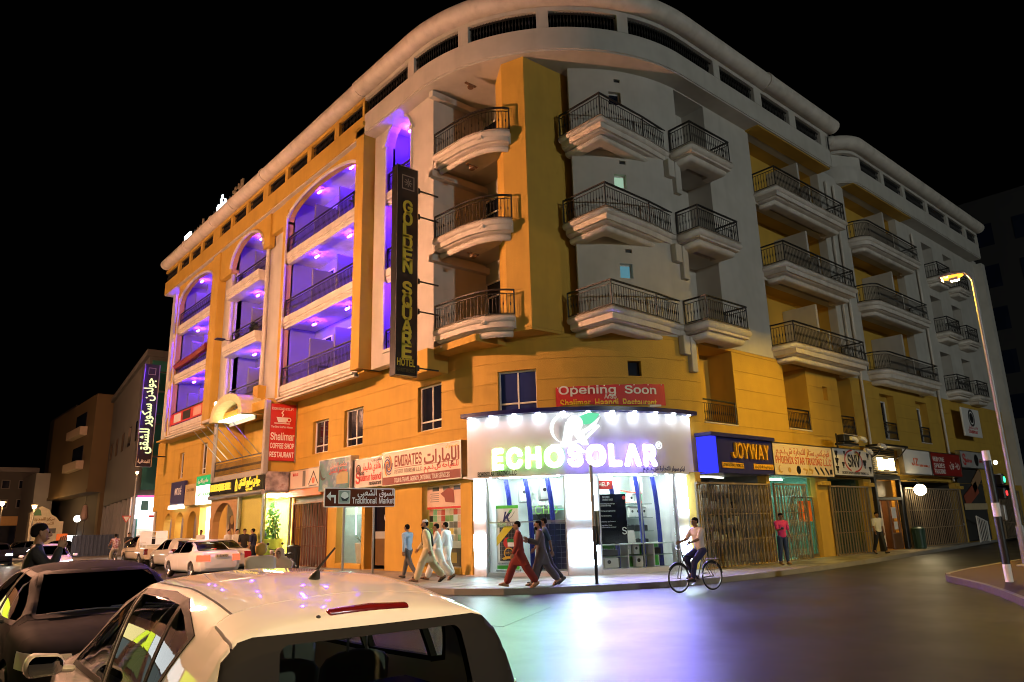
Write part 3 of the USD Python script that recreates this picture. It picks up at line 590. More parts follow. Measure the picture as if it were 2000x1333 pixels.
def s_at(x, y): return Lc[np.argmin(np.linalg.norm(corner_run-np.array([x, y]), axis=1))]
brk = [(25.8-22.1, .45)]
A0 = Lc[1]; R75 = 7.5
for ang in (200.5, 224.5, 248): brk.append((A0+R75*math.radians(ang-180), .45))
brk += [(Lc[-1]-(34.1-x), w) for x, w in ((21.2, .0), (24.3, .45), (27.48, .6), (30.5, .6), (33.5, .5))]
brk = [b for b in brk if b[1] > 0]; brk.append((A0+R75*math.radians(268), .45)); brk.sort()
parapet_run(corner_run, WHITE, brk)
P2 = np.asarray(PAR2(0), float)
L2 = np.r_[0, np.cumsum(np.linalg.norm(np.diff(P2, axis=0), axis=1))]
parapet_run(P2, WHITE, [(L2[-1]-(55.6-x), w) for x, w in ((36.6, 1.9), (40.3, .4), (43.2, .4), (46.6, .4), (50.0, .4), (53.2, .4))])
CPROF = [(.16+.40*math.cos(a), 20.76+.37*math.sin(a)) for a in np.radians(np.linspace(-125, 125, 13))]+[(-.30, 21.06), (-.30, 20.42), (-.05, 20.42)]
def cornice(P, **k): part(hotel, 'cornice', sweep(P, CPROF), TRIM, smooth=40, **k)
for a, b in ((54.2, 49.3), (49.2, 44.3), (44.2, 41.0), (40.9, 36.4), (36.3, 25.96)): cornice([(14.3, a), (14.3, b)])
cornice(np.vstack([[(14.25, 25.86)], full[1:-1]*1.0, [(27.9, 14.35)]])); cornice([(28.0, 14.30), (34.25, 14.30)])
cornice(PAR2(0))
for y in (25.9, 36.35, 40.95, 44.25, 49.25): part(hotel, 'cornice_joint', sweep([(14.3, y+.09), (14.3, y-.09)], [(d+.03 if d > 0 else d, z+(.03 if z > 20.76 else -.03)) for d, z in CPROF]), TRIM)
part(hotel, 'cornice_joint', sweep([(27.85, 14.33), (28.05, 14.33)], [(d+.03 if d > 0 else d, z+(.03 if z > 20.76 else -.03)) for d, z in CPROF]), TRIM)
# dark core added inside the building to block light leaks
part(hotel, 'light_block_core', [prism(Polygon([(17.8, 57), (17.8, 24), (24.5, 17.4), (57, 17.4), (57, 57)]), 3.35, 18.5)], DARKROOM)
part(hotel, 'end_wall', [box(15.6, 57, 56.6, 57, 0, 18.5), box(56.6, 57, 15.4, 56.6, 0, 18.5), box(14.9, 18, 54.1, 54.4, 8.1, 18.56), box(56.3, 56.99, 14.6, 15.4, 0, 18.5)], WHITE)
# violet lamps on the balcony ceilings
LB = thing('balcony_lamp', lamps[0][1], 'lamp', lamps[0][0], 0, 'violet lamps on the balcony ceilings of the left facade')
part(LB, 'bracket', [bbox(-.06, .06, -.05, .05, -.03, .05, .01), box(-.01, .01, -.16, .16, -.02, .0)], BLACK)
part(LB, 'lamp_tube', cyl((0, -.15, -.07), (0, .15, -.07), .042, 8), PURPLE)
part(LB, 'shade', xf(revolve([(0, .02), (.10, -.02), (.09, -.03), (0, .0)], 12), (.0, -.3, .04)), BLACK)
for p, l_ in lamps[1:]: clone(LB, p, label=l_)

# a few things left on the balconies
def plastic_chair(label, loc, rz):
    t = thing('balcony_chair', label, 'chair', loc, rz); part(t, 'seat', bbox(-.22, .22, -.22, .22, .42, .46), DARKCH); part(t, 'backrest', xf(bbox(-.22, .22, -.02, .02, 0, .45), (0, -.21, .46), rx=.15), DARKCH)
    for sx in (-1, 1):
        for sy in (-1, 1): part(t, 'leg', cyl((sx*.19, sy*.19, .43), (sx*.22, sy*.22, 0), .018, 6), DARKCH)
DARKCH = mat('dark_chair', (.03, .025, .04), .5)
plastic_chair('dark chair on the bottom floor of the big purple bay', (15.1, 30.6, F1), 1.2); plastic_chair('dark chair on the middle floor of the narrow bay above entrance', (15.2, 38.0, F2), 2.2)

# ------------------------------------------------------------------ ground floor of the hotel
RIGHTG = Frame((0, 14.75), (1, 0), (0, -1))
gl = mclean(box(15.5, 15.9, 20.0, 56, .15, 3.298))
for a0, a1, z0, z1 in ((20.62, 23.0, .35, 3.2), (25.56, 27.15, .16, 3.2), (27.4, 29.58, .35, 3.15), (30.4, 33.8, .16, 3.25)): gl = gl-mclean(box(15, 16.5, a0, a1, z0, z1))
gl = gl-mclean(box(15, 16.5, 34.02, 41.2, .16, 3.6))
for a0, a1 in ((44.2, 47.1), ): gl = gl-mclean(box(15, 16.5, a0, a1, .2, 3.4))
for c in (48.4, 50.9, 53.3): gl = gl-mclean(yz(arch_poly(c-.85, c+.85, .1, 2.3, 3.1), 15, 16.5))
part(hotel, 'ground_floor_wall', tm(gl), OCHRE)
gr = mclean(box(20.9, 56.3, 14.75, 15.1, .15, 3.298))
for x0, x1 in ((21.2, 25.35), (25.6, 29.1), (30.15, 33.5), (34.2, 37.0), (37.5, 44.7), (45.3, 49.2), (51, 55)): gr = gr-mclean(box(x0, x1, 14, 16, .16, 3.29))
part(hotel, 'ground_floor_wall', tm(gr), OCHRE)
part(hotel, 'capital', [bbox(29.2, 30.05, 14.55, 14.75, 2.95, 3.12), bbox(33.55, 34.15, 14.55, 14.75, 2.95, 3.12), bbox(44.75, 45.25, 14.55, 14.75, 2.95, 3.12)], OCHRE)
def room(x0, x1, y0, y1, wall, floor=None, z1=3.29, open_='x0'):
    "shop interior: floor, ceiling and three walls"
    t_ = .08; ms = [box(x0, x1, y0, y1, z1, z1+t_), box(x0, x1, y0, y1, .155, .165)]
    if open_ != 'x0': ms.append(box(x0-t_, x0, y0, y1, .15, z1))
    if open_ != 'y0': ms.append(box(x0, x1, y0-t_, y0, .15, z1))
    ms += [box(x1, x1+t_, y0, y1, .15, z1), box(x0, x1, y1, y1+t_, .15, z1)]
    return part(hotel, 'shop_interior', ms, wall)
TEALW = mat('pale_teal_shop_wall', (.42, .56, .50), .6, .08); GREYW = mat('grey_shop_wall', (.30, .30, .29), .7, .1); YELW = mat('yellow_shop_wall', (.78, .66, .16), .6, .06); CREAMW = mat('cream_shop_wall', (.62, .56, .45), .6, .08)
GLASS = pane('shop_glass', (.93, .96, .95))
GREENISH = pane('tinted_shop_glass', (.55, .72, .66))
def shop_lamp(mesh, color, strength, name='shop_lamp'): return part(hotel, name, mesh, emit(f'{name}_{color[0]:.2f}_{color[2]:.2f}_{strength:.0f}'.replace('.', ''), color, strength))
# accordion gates
GATEM = mat('folding_gate_steel', (.30, .235, .165), .5, .2, 3, metal=.25); GATER = mat('folding_gate_rust_red', (.20, .075, .05), .5, .25, 3, metal=.2)
def gate(label, fr, a0, a1, z1, m, d=.1, step=.118, lattice=True, z0=.18, lean=0.0):
    o = fr.pt(0, 0); t = thing('folding_gate', label, 'gate', group=None)
    n = int((a1-a0)/step); xs = np.linspace(a0, a1, n+1); xs[1:-1] += RNG.normal(size=n-1)*.016; bars, lat = [], []
    for i, x in enumerate(xs):
        dd = d+(.03 if i % 2 else 0)
        bars.append(fr.put(box(x-.011, x+.011, dd-.012, dd+.012, z0, z1-(.05*(i % 3 == 1)))))
    part(t, 'gate_bars', bars, m, kind='stuff')
    if lattice:
        for zc in np.arange(z0+.25, z1-.2, .56):
            for x, y in zip(xs[:-1], xs[1:]):
                for s in (-1, 1):
                    lat.append(cyl(fr.pt(x, d+.015, zc-.16*s), fr.pt(y, d+.015, zc+.16*s), .0065, 4))
        part(t, 'gate_lattice', lat, m, kind='stuff')
    for zz in (z0+.85, z0+1.7): part(t, 'middle_rail', fr.box(a0, a1, d-.022, d-.012, zz, zz+.035), m)
    part(t, 'padlock', fr.bbox(a1-.16, a1-.08, d+.02, d+.06, 1.05, 1.17), STEEL)
    part(t, 'top_rail', fr.box(a0-.03, a1+.03, d-.04, d+.07, z1, z1+.06), m); part(t, 'bottom_rail', fr.box(a0-.03, a1+.03, d-.03, d+.05, z0-.025, z0), m)
    part(t, 'end_post', fr.box(a0-.06, a0-.02, d-.03, d+.05, z0, z1), m); part(t, 'end_post', fr.box(a1+.02, a1+.06, d-.03, d+.05, z0, z1), m)
    return t
# -- right-hand side shops
room(21.2, 25.35, 15.1, 17.3, GREYW, open_='y0'); room(25.6, 29.1, 15.1, 17.3, TEALW, open_='y0'); room(30.15, 33.5, 15.1, 17.0, GREYW, open_='y0')
room(37.5, 44.7, 15.1, 17, DARKROOM, open_='y0'); room(45.3, 49.2, 15.1, 17, DARKROOM, open_='y0'); room(34.2, 37.0, 15.1, 16.6, WOOD, open_='y0')
shop_lamp(box(22.2, 24.2, 15.8, 15.9, 3.22, 3.26), (1, .9, .75), 7); shop_lamp(box(26.4, 28.6, 15.9, 16.0, 3.22, 3.26), (.75, 1, .9), 45); shop_lamp(box(31, 32.6, 16, 16.1, 3.22, 3.26), (1, .7, .4), 4)
for a0, a1, m in ((21.25, 25.3, GLASS), (30.2, 33.45, GREENISH)): part(hotel, 'shop_window', RIGHTG.box(a0, a1, -.22, -.20, .2, 3.25), m)
part(hotel, 'shop_window', RIGHTG.box(25.65, 29.05, -.22, -.20, 2.55, 3.25), GREENISH)
part(hotel, 'shop_window', RIGHTG.box(25.65, 27.3, -.22, -.20, .2, 2.5), GREENISH)
dr = part(hotel, 'shop_door', [RIGHTG.box(27.35, 27.45, -.24, -.16, .17, 2.5), RIGHTG.box(28.95, 29.05, -.24, -.16, .17, 2.5), RIGHTG.box(27.45, 28.95, -.24, -.16, 2.45, 2.52), RIGHTG.box(27.45, 28.95, -.24, -.16, .17, .3)], STEEL)
part(dr, 'pane', RIGHTG.box(27.45, 28.95, -.21, -.19, .3, 2.45), GREENISH)
solo('door_poster', RIGHTG.box(27.75, 28.85, -.18, -.175, 1.55, 2.35), mat('orange_print', (.80, .16, .02), .5), 'square orange poster on the glass door behind the man in pink shirt', 'poster')
BOXM = [mat(f'carton_{k}', c, .6, .1) for k, c in enumerate(((.5, .5, .48), (.12, .12, .13), (.35, .33, .30), (.03, .03, .035), (.6, .6, .58)))]
ORD = ('first', 'second', 'third', 'fourth', 'fifth', 'sixth', 'seventh', 'eighth')
def shelf_goods(name, label, cat_, group, spots, sizes, fr, mats=BOXM):
    for k, (a, d, z) in enumerate(spots):
        w, dp, h = sizes[k % len(sizes)]
        solo(name, fr.bbox(a-w/2, a+w/2, d-dp/2, d+dp/2, z, z+h, .012), mats[k % len(mats)], f'{ORD[k % 8]} from left, {("lowest", "second", "third", "top")[k//8]} shelf, {label}', cat_, group)
sh = thing('display_shelves', 'dim shelves of goods behind the folding gate of the blue signed shop', 'shelves')
for z in (.9, 1.5, 2.1, 2.7): part(sh, 'shelf', RIGHTG.box(21.4, 25.2, -1.6, -1.2, z, z+.03), STEEL)
shelf_goods('boxed_goods', 'dim box behind the wide folding gate', 'box', 'boxes on the dim shelves behind the gate', [(x, -1.3, z+.03) for z in (.9, 1.5, 2.1, 2.7) for x in np.arange(21.7, 25.1, .48)], [(.34, .2, .3), (.28, .2, .36), (.36, .2, .24)], RIGHTG)
gate('wide cream folding gate across the shop with the blue sign', RIGHTG, 20.75, 25.25, 2.9, GATEM, d=.12)
gate('narrow folding gate half open beside the teal lit shop door', RIGHTG, 25.65, 27.9, 2.92, GATEM, d=.12)
gate('brown closed folding gate beside the lit wooden entrance', RIGHTG, 30.1, 33.5, 2.9, GATER if False else GATEM, d=.1, lattice=False)
gate('long closed folding gate right of the lit wooden entrance', RIGHTG, 37.55, 44.6, 2.9, GATEM, d=.1, lattice=False)
gate('dim far folding gate near the end of the right facade', RIGHTG, 51.1, 54.9, 2.9, GATEM, d=.1, lattice=False)
# lit wooden entrance
en = thing('wooden_entrance', 'warm lit dark framed wooden entrance with glowing ornate panel above', 'entrance')
part(en, 'frame', [RIGHTG.bbox(34.2, 34.38, 0, .2, .16, 3.5), RIGHTG.bbox(36.85, 37.03, 0, .2, .16, 3.5), RIGHTG.bbox(34.38, 36.85, 0, .2, 2.35, 2.5), RIGHTG.bbox(34.38, 36.85, 0, .2, 3.3, 3.5)], BLACK)
part(en, 'door', RIGHTG.bbox(34.45, 35.6, -.5, -.44, .18, 2.35), mat('varnished_door', (.34, .17, .05), .35, .2, 3))
part(en, 'door', [RIGHTG.bbox(35.75, 35.85, -.1, 0, .18, 2.35), RIGHTG.bbox(36.7, 36.82, -.1, 0, .18, 2.35), RIGHTG.bbox(35.85, 36.7, -.1, 0, .18, .9)], WOOD)
part(en, 'notice', [RIGHTG.box(36.0, 36.5, -.02, -.01, 1.55, 2.05), RIGHTG.box(36.1, 36.5, -.02, -.01, 1.05, 1.4)], WHITEP)
part(en, 'transom_panel', RIGHTG.box(34.45, 36.8, -.2, -.15, 2.52, 3.28), mat('varnished_door', (.34, .17, .05)))
part(en, 'louvre', [RIGHTG.bbox(34.4, 37.0, .05, .12, 3.5+k*.09, 3.56+k*.09, .01) for k in range(15)], BLACK)
part(en, 'glowing_panel', [RIGHTG.bbox(34.9+k*.62, 35.4+k*.62, .13, .2, 3.72+.05*(k % 2), 4.3-.06*(k % 2), .08) for k in range(3)], emit('warm_lit_panel', (1, .72, .30), 9))
part(en, 'panel_frame', [RIGHTG.bbox(34.7, 36.9, .12, .18, 3.6, 3.68), RIGHTG.bbox(34.7, 36.9, .12, .18, 4.38, 4.46)], mat('dark_bronze', (.1, .07, .03), .4, metal=.5))
part(en, 'inner_lamp', RIGHTG.box(34.8, 36.4, -.9, -.8, 3.1, 3.2), emit('warm_inner_lamp', (1, .62, .22), 70))
part(en, 'canopy', [RIGHTG.bbox(34.2, 37.1, 0, .75, 4.75, 4.85)], BLACK); part(en, 'canopy_bracket', [tube([RIGHTG.pt(x, 0, 4.2), RIGHTG.pt(x, .4, 4.4), RIGHTG.pt(x, .72, 4.75)], .03, 6) for x in (34.4, 36.9)], BLACK)
gp = thing('globe_lamp', 'glowing white globe lamp hanging by the long folding gate', 'lamp')
part(gp, 'globe', ball(RIGHTG.pt(38.25, .55, 2.84), .27, 3), emit('globe_glow', (1, .80, .45), 26), smooth=True); part(gp, 'bracket', tube([RIGHTG.pt(38.25, .05, 3.3), RIGHTG.pt(38.25, .4, 3.35), RIGHTG.pt(38.25, .55, 3.1)], .025, 6), BLACK)
# -- right-hand side signs
NAVY = mat('navy_sign_panel', (.035, .035, .15), .3, .08); GOLD = mat('yellow_letters', (.80, .42, .03), .4, .05); INK = mat('black_print', (.015, .014, .014), .5); CREAM = mat('cream_sign_panel', (.72, .58, .42), .4, .05); SIGNW = mat('white_sign_panel', (.72, .69, .66), .35, .04); ORANGEP = mat('orange_red_print', (.62, .10, .02), .5)
SIGNF = Frame((0, 14.5), (1, 0), (0, -1))
def sign(label, fr, a0, a1, z0, z1, m, d0=-.25, d1=0., border=STEEL, name='shop_sign', cat_='sign'):
    t = thing(name, label, cat_); part(t, 'panel', fr.bbox(min(a0, a1), max(a0, a1), d0, d1, z0, z1, .015), m)
    if border:
        b = .035; lo, hi = min(a0, a1), max(a0, a1)
        part(t, 'frame', [fr.box(lo-b, hi+b, d0, d1+.012, z1, z1+b), fr.box(lo-b, hi+b, d0, d1+.012, z0-b, z0), fr.box(lo-b, lo, d0, d1+.012, z0, z1), fr.box(hi, hi+b, d0, d1+.012, z0, z1)], border)
    return t
def put(t, fr, m, a, z, mt, d=.004, flip=False, name='lettering'): return part(t, name, fr.face(m, a, z, d, flip), mt)
jt = sign('navy box sign with orange letters above the wide folding gate', SIGNF, 21.95, 25.58, 3.28, 4.52, NAVY, -.55, 0, None)
part(jt, 'lit_edge', SIGNF.bbox(21.55, 21.95, -.55, .012, 3.28, 4.62), emit('blue_lit_edge', (.03, .035, .85), 1.6)); part(jt, 'cap', SIGNF.bbox(21.5, 25.62, -.58, .14, 4.52, 4.66), NAVY)
x = 22.75
for ch, w in zip('JOYWAY', (.30, .36, .36, .52, .38, .36)):
    g = glyphs(ch, .52, .09, 2, width=w); part(jt, 'letter', SIGNF.face(g, x, 3.82, .02), GOLD); x += w+.03
for a0, txt in ((22.15, 'JOYWAY ELECTRONICS TRADING L.L.C'), (24.15, 'جوي واي الكترونيات للتجارة ش.ذ.م.م')):
    part(jt, 'plate', SIGNF.bbox(a0, a0+1.35, 0, .04, 3.45, 3.65), GOLD); put(jt, SIGNF, glyphs(txt, .10, .004, 0, width=1.25), a0+.05, 3.51, INK, .041)
ph = sign('cream sign with red lettering above the teal lit shop', SIGNF, 25.66, 30.36, 3.30, 4.50, CREAM, -.25, -.02)
put(ph, SIGNF, glyphs('فونيكس ستار للتجارة ش.ذ.م.م', .26, .006, 0, width=4.2), 25.9, 4.12, ORANGEP, -.016); put(ph, SIGNF, glyphs('PHOENIX STAR TRADING L.L.C', .27, .006, 1, width=4.4), 25.8, 3.74, ORANGEP, -.016)
for k, (cx, cz, kind) in enumerate(((26.1, 3.52, 0), (26.75, 3.5, 1), (27.45, 3.52, 2), (28.0, 3.5, 3), (28.45, 3.5, 3), (28.9, 3.5, 4), (29.35, 3.5, 4), (29.75, 3.5, 4), (30.1, 3.5, 5))):
    sh_ = [Point(0, 0).buffer(.15).difference(Point(.05, .03).buffer(.12)), Point(0, 0).buffer(.10), Point(0, 0).buffer(.16), LineString([(-.14, .06), (.12, .02), (.02, -.1)]).buffer(.04), LineString([(-.1, .12), (.05, -.02), (.12, -.1)]).buffer(.05), sbox(-.1, -.1, .1, .1)][kind]
    put(ph, SIGNF, flat(sh_), cx, cz, [mat('gold_print', (.55, .33, .08)), INK][kind in (2, 4, 5)], -.016, name='picture')
sn = sign('white sign with black and red emblem above the closed brown gate', SIGNF, 30.45, 34.1, 3.40, 4.52, SIGNW, -.25, -.02)
put(sn, SIGNF, glyphs('SNV', .50, .006, 3, width=1.15), 31.75, 3.78, INK, -.016, name='emblem')
put(sn, SIGNF, flat(union_all([LineString([(.82*math.cos(a), .46*math.sin(a)) for a in np.radians(np.linspace(a0, a1, 12))]).buffer(.035) for a0, a1 in ((95, 245), (-85, 65))])), 32.3, 4.03, REDP, -.018, name='swoosh')
for cx, cz, r in ((30.75, 4.3, .16), (30.75, 3.98, .17), (30.72, 3.65, .16), (31.3, 3.85, .14), (33.35, 3.95, .2), (33.75, 4.3, .15), (33.85, 3.7, .16), (31.5, 4.35, .1), (33.0, 4.38, .1)):
    put(sn, SIGNF, flat(union_all([Point(0, 0).buffer(r*.6), sbox(-r*.8, r*.2, r*.9, r*.75), sbox(-r*.2, -r*1.1, r*.2, 0)])), cx, cz, INK, -.016, name='picture')
put(sn, SIGNF, glyphs('SECURITY DEVICES EQUIPMENT TRADING L.L.C', .10, .006, 1, width=2.5), 31.1, 3.46, INK, -.016)
ca = thing('sign_camera_arm', 'black bracket with white security cameras on top of the emblem sign', 'security cameras')
part(ca, 'bracket', [SIGNF.bbox(30.5, 31.9, .1, .5, 4.62, 4.72), SIGNF.bbox(30.6, 31.5, .15, .5, 4.75, 5.05), SIGNF.box(30.45, 30.5, .2, .25, 4.5, 5.1), SIGNF.box(31.95, 34.0, .3, .33, 4.62, 4.65)], BLACK)
for k, (cx, cz) in enumerate(((31.15, 4.9), (32.0, 4.95), (32.4, 4.45), (33.9, 4.75))):
    part(ca, 'camera', [cyl(SIGNF.pt(cx-.1, .55, cz), SIGNF.pt(cx+.22, .62, cz-.04), .09, 10), ball(SIGNF.pt(cx+.3, .6, cz-.1), .1, 1)], WHITEP)
jz = sign('pale sign with small orange logo right of the lit entrance', SIGNF, 37.65, 41.0, 3.62, 4.80, SIGNW, -.25, -.02)
put(jz, SIGNF, glyphs('JZ', .34, .006, 2, width=.8), 38.6, 4.05, ORANGEP, -.016); put(jz, SIGNF, glyphs('GENERAL TRADING L.L.C', .10, .006, 0, width=1.3), 39.5, 4.0, ORANGEP, -.016)
rs = sign('dark red sign with pale lettering above the long folding gate', SIGNF, 41.15, 45.25, 3.62, 4.78, mat('dark_red_sign', (.30, .02, .015), .4, .08), -.25, -.02)
for k, (txt, z) in enumerate((('RED ONE', 4.35), ('SHOES', 4.02), ('TRADING', 3.72))): put(rs, SIGNF, glyphs(txt, .22, .006, 2, width=1.5), 41.4, z, SIGNW, -.016)
put(rs, SIGNF, glyphs('ريد ون', .4, .006, 1, width=1.4), 43.6, 4.1, SIGNW, -.016)
hs = sign('dim grey sign with red lettering at the far end of shops', SIGNF, 45.45, 49.4, 4.15, 5.05, mat('grey_sign_panel', (.40, .38, .36), .5), -.25, -.02)
put(hs, SIGNF, glyphs('S', .6, .006, 2), 45.7, 4.3, REDP, -.016); put(hs, SIGNF, glyphs('halimar', .2, .006, 1, width=1.0), 46.15, 4.45, REDP, -.016); put(hs, SIGNF, flat(Point(0, 0).buffer(.33)), 47.9, 4.6, INK, -.016); put(hs, SIGNF, glyphs('هاندي شاليمار', .2, .006, 0, width=1.0), 48.3, 4.5, REDP, -.016)
po = thing('poster_wall', 'dark shopfront with slanted picture posters near the far end of the pavement', 'posters')
part(po, 'backing', RIGHTG.box(45.3, 49.2, -.1, -.06, .2, 4.1), DARKROOM)
part(po, 'poster', RIGHTG.put(xf(box(-1.2, 1.2, -.01, .01, -.35, .35), (46.9, .0, 2.7), ry=-.35)), mat('poster_red_brown', (.30, .07, .035))); part(po, 'poster', RIGHTG.put(xf(box(-.9, .9, -.01, .01, -.35, .3), (48.1, .0, 3.5), ry=-.5)), mat('poster_tan', (.35, .20, .10)))
part(po, 'panel', RIGHTG.box(45.5, 49.1, 0, .03, 1.85, 2.2), mat('poster_cream', (.5, .38, .22)))
rl = thing('steel_barrier', 'white painted stair barrier by the dark poster shopfront', 'railing')
part(rl, 'frame', [cyl(RIGHTG.pt(45.1, .6, .15), RIGHTG.pt(45.1, .6, 1.5), .04, 6), cyl(RIGHTG.pt(46.6, .6, .15), RIGHTG.pt(46.6, .6, 1.2), .04, 6), cyl(RIGHTG.pt(45.1, .6, 1.5), RIGHTG.pt(46.6, .6, 1.2), .04, 6)], SIGNW)
for k in range(5): part(rl, 'bar', cyl(RIGHTG.pt(45.35+k*.25, .6, .2), RIGHTG.pt(45.35+k*.25, .6, 1.42-k*.05), .02, 5), SIGNW)
# high banner sign on the right facade
bs = thing('projecting_sign', 'white projecting sign with dark roundel high on the right facade', 'sign')
BF = Frame((46.7, 14.45), (1, 0), (0, -1)); part(bs, 'panel', BF.bbox(0, 2.85, -.1, 0, 5.95, 7.6), SIGNW); part(bs, 'roundel', [BF.face(flat(Point(0, 0).buffer(.5).difference(Point(0, 0).buffer(.38))), 1.42, 7.05, .003), BF.face(flat(Point(0, 0).buffer(.3)), 1.42, 7.05, .003)], INK)
put(bs, BF, glyphs('هاندي شاليمار', .16, .005, 0, width=1.5), .7, 6.42, REDP, .003); put(bs, BF, glyphs('Shalimar', .2, .005, 2, width=1.5), .6, 6.15, REDP, .003)
# red opening banner on the curved wall
CEN2 = (22.5, 22.1)
def bend(m, ang0, r, z, c, flip=False):
    V = np.array(m.vertices); a = math.radians(ang0)+V[:, 0]/r; rr = r+V[:, 2]
    k = trimesh.Trimesh(np.stack([c[0]+rr*np.cos(a), c[1]+rr*np.sin(a), z+V[:, 1]], 1), m.faces, process=False); k.fix_normals(); return k
def bar(c, a0, a1, r0, r1, z0, z1, n=None):
    P = arcpts(c[0], c[1], r0, a0, a1, n or max(3, int(abs(a1-a0)/2))); return sweep(P, [(0, z0), (r1-r0, z0), (r1-r0, z1), (0, z1)])
bn = thing('opening_banner', 'torn red Opening Soon banner on the wall above the bright corner shop', 'banner')
nb = 60; V, Fc = [], []
for j, sgn in enumerate((0, .012)):
    for i in range(nb+1):
        a = math.radians(np.interp(i, [0, nb], [221.2, 253.0])); u = i/nb
        zt = 6.22+.12*u+.008*math.sin(u*40); zb = 5.56+.05*u+(.10*math.exp(-((u-.22)/.12)**2))+.02*math.sin(u*17)
        for z in (zb, zt): r = 7.03+sgn+.012*math.sin(u*23+z*5); V.append((CEN2[0]+r*math.cos(a), CEN2[1]+r*math.sin(a), z))
for s in (0, 1):
    o = s*2*(nb+1)
    for i in range(nb): Fc += [[o+2*i, o+2*i+2, o+2*i+1], [o+2*i+1, o+2*i+2, o+2*i+3]]
m = trimesh.Trimesh(V, Fc, process=False); part(bn, 'cloth', m, mat('red_banner_cloth', (.60, .03, .035), .6, .06))
WHT = mat('white_print', (.78, .76, .74), .5, .03); YEL = mat('yellow_print', (.78, .55, .03), .5, .03)
part(bn, 'lettering', bend(glyphs('Opening  Soon', .27, .006, 2, width=3.45), 222.0, 7.06, 5.98, CEN2), WHT); part(bn, 'lettering', bend(glyphs('Arab', .15, .006, 1, width=.42), 234.5, 7.06, 5.80, CEN2), WHT)
g_ = glyphs('Shalimar  Haandi  Restaurant', .26, .006, 2, width=3.4); g_ = trimesh.intersections.slice_mesh_plane(g_, [0, 1, 0], [0, .08, 0]); part(bn, 'lettering', bend(g_, 222.3, 7.06, 5.53, CEN2), YEL)
part(bn, 'torn_fold', [bend(xf(flat(Polygon([(0, 0), (3.3, .06), (3.6, .10), (3.6, .16), (1.3, .14), (.4, .07), (0, .09)]), .02)), 222, 7.07, 5.45, CEN2)], WHT)
for k in range(8): part(bn, 'eyelet', ball((CEN2[0]+7.06*math.cos(math.radians(221.8+4.3*k)), CEN2[1]+7.06*math.sin(math.radians(221.8+4.3*k)), 6.20+.015*k), .025, 0), WHT)

# ------------------------------------------------------------------ the bright corner shop
EC = (20.8, 21.1)
def pol(a, r, z): return np.array([EC[0]+r*math.cos(math.radians(a)), EC[1]+r*math.sin(math.radians(a)), z])
def pf(a, r): 
    "local frame on the shop curve: along to the right, out towards the street"
    p = pol(a, r, 0); t = np.array([-math.sin(math.radians(a)), math.cos(math.radians(a))]); return Frame(p[:2], t, -np.array([-math.cos(math.radians(a)), -math.sin(math.radians(a))]))
shop = thing('solar_shopfront', 'brilliantly lit white curved corner shopfront with glowing ECHO SOLAR letters', 'shopfront')
PANELW = mat('white_fascia_panel', (.66, .63, .66), .35, .03)
part(shop, 'fascia', [bar(EC, 195.6, 273.9, 5.7, 6.12, 3.24, 5.22, 50)], PANELW, smooth=20)
part(shop, 'fascia_cap', bar(EC, 195.2, 274.2, 5.65, 6.42, 5.224, 5.36, 50), mat('navy_cap', (.01, .012, .12), .35), smooth=20)
SPOT = emit('fascia_spot', (.82, .93, 1.0), 230)
for k in range(11):
    a = 197.6+k*7.42; f = pf(a, 6.25)
    l = part(shop, 'spot_lamp', cyl(f.pt(0, 0, 5.21), f.pt(0, 0, 5.225), .055, 10), SPOT)
LET = emit('lit_white_letters', (.93, 1.0, .96), 1.3); LETG = emit('lit_green_white_letters', (.32, 1.0, .42), 60); LETB = emit('lit_violet_white_letters', (.26, .18, 1.0), 320.0); GLOWG = emit('green_halo_led', (.42, 1.0, .10), 4.5); GLOWB = emit('blue_halo_led', (.24, .15, 1.0), 8)
def letters(txt, a0, a1, z, h, widths, halo, r=6.20):
    L = math.radians(a1-a0)*r; gap = .09; tot = sum(widths)+gap*(len(txt)-1)*0; s = (L-gap*(len(txt)-1))/sum(widths); x = 0
    for ch, w in zip(txt, widths):
        g = glyphs(ch, h, .06, 6, width=w*s); g.apply_scale([1, h/(g.bounds[1][1]-g.bounds[0][1]), 1]); g.apply_translation([0, -g.bounds[0][1], 0])
        p = part(shop, 'letter', bend(g, a0+math.degrees(x/r), r, z, EC), WHITEP); fc = g.copy(); fc.vertices = fc.vertices*[1, 1, .05]; part(p, 'lit_face', bend(fc, a0+math.degrees(x/r), r+.061, z, EC), LETG if halo == GLOWG else LETB)
        # LED ring behind the letter that throws its colour on the panel
        q = g.copy(); c = q.bounds.mean(0); q.vertices = (q.vertices-c)*[.9, .9, .15]+c; part(p, 'halo', bend(q, a0+math.degrees(x/r), r-.035, z, EC), halo)
        x += w*s+gap
letters('ECHO', 205.3, 227.0, 3.46, .68, (.62, .86, .80, 1.0), GLOWG)
letters('SOLΛR', 228.0, 256.0, 3.46, .70, (.75, 1.0, .66, .92, .78), GLOWB)
part(shop, 'registered_mark', [bend(flat(Point(0, 0).buffer(.125).difference(Point(0, 0).buffer(.10)), .03), 257.7, 6.17, 4.15, EC), bend(glyphs('R', .12, .03, 1), 257.2, 6.17, 4.09, EC)], LET)
lg = [Polygon([(-.42, -.48), (-.05, -.46), (.02, -.10), (.30, -.48), (.52, -.46), (.34, -.02), (.10, .10), (.02, .30), (-.20, .26), (-.32, -.30)]), Point(.1, .22).buffer(.26), Polygon([(.0, -.15), (.5, .1), (.95, .45), (.75, .1), (.4, -.12)])]
arc1 = Point(-.22, .08).buffer(.48).difference(Point(-.12, .04).buffer(.47)).intersection(sbox(-1, -.4, .2, .8)); sw = LineString([(-.65, -.47), (-.2, -.48), (.4, -.28), (.85, .12)]).buffer(.05)
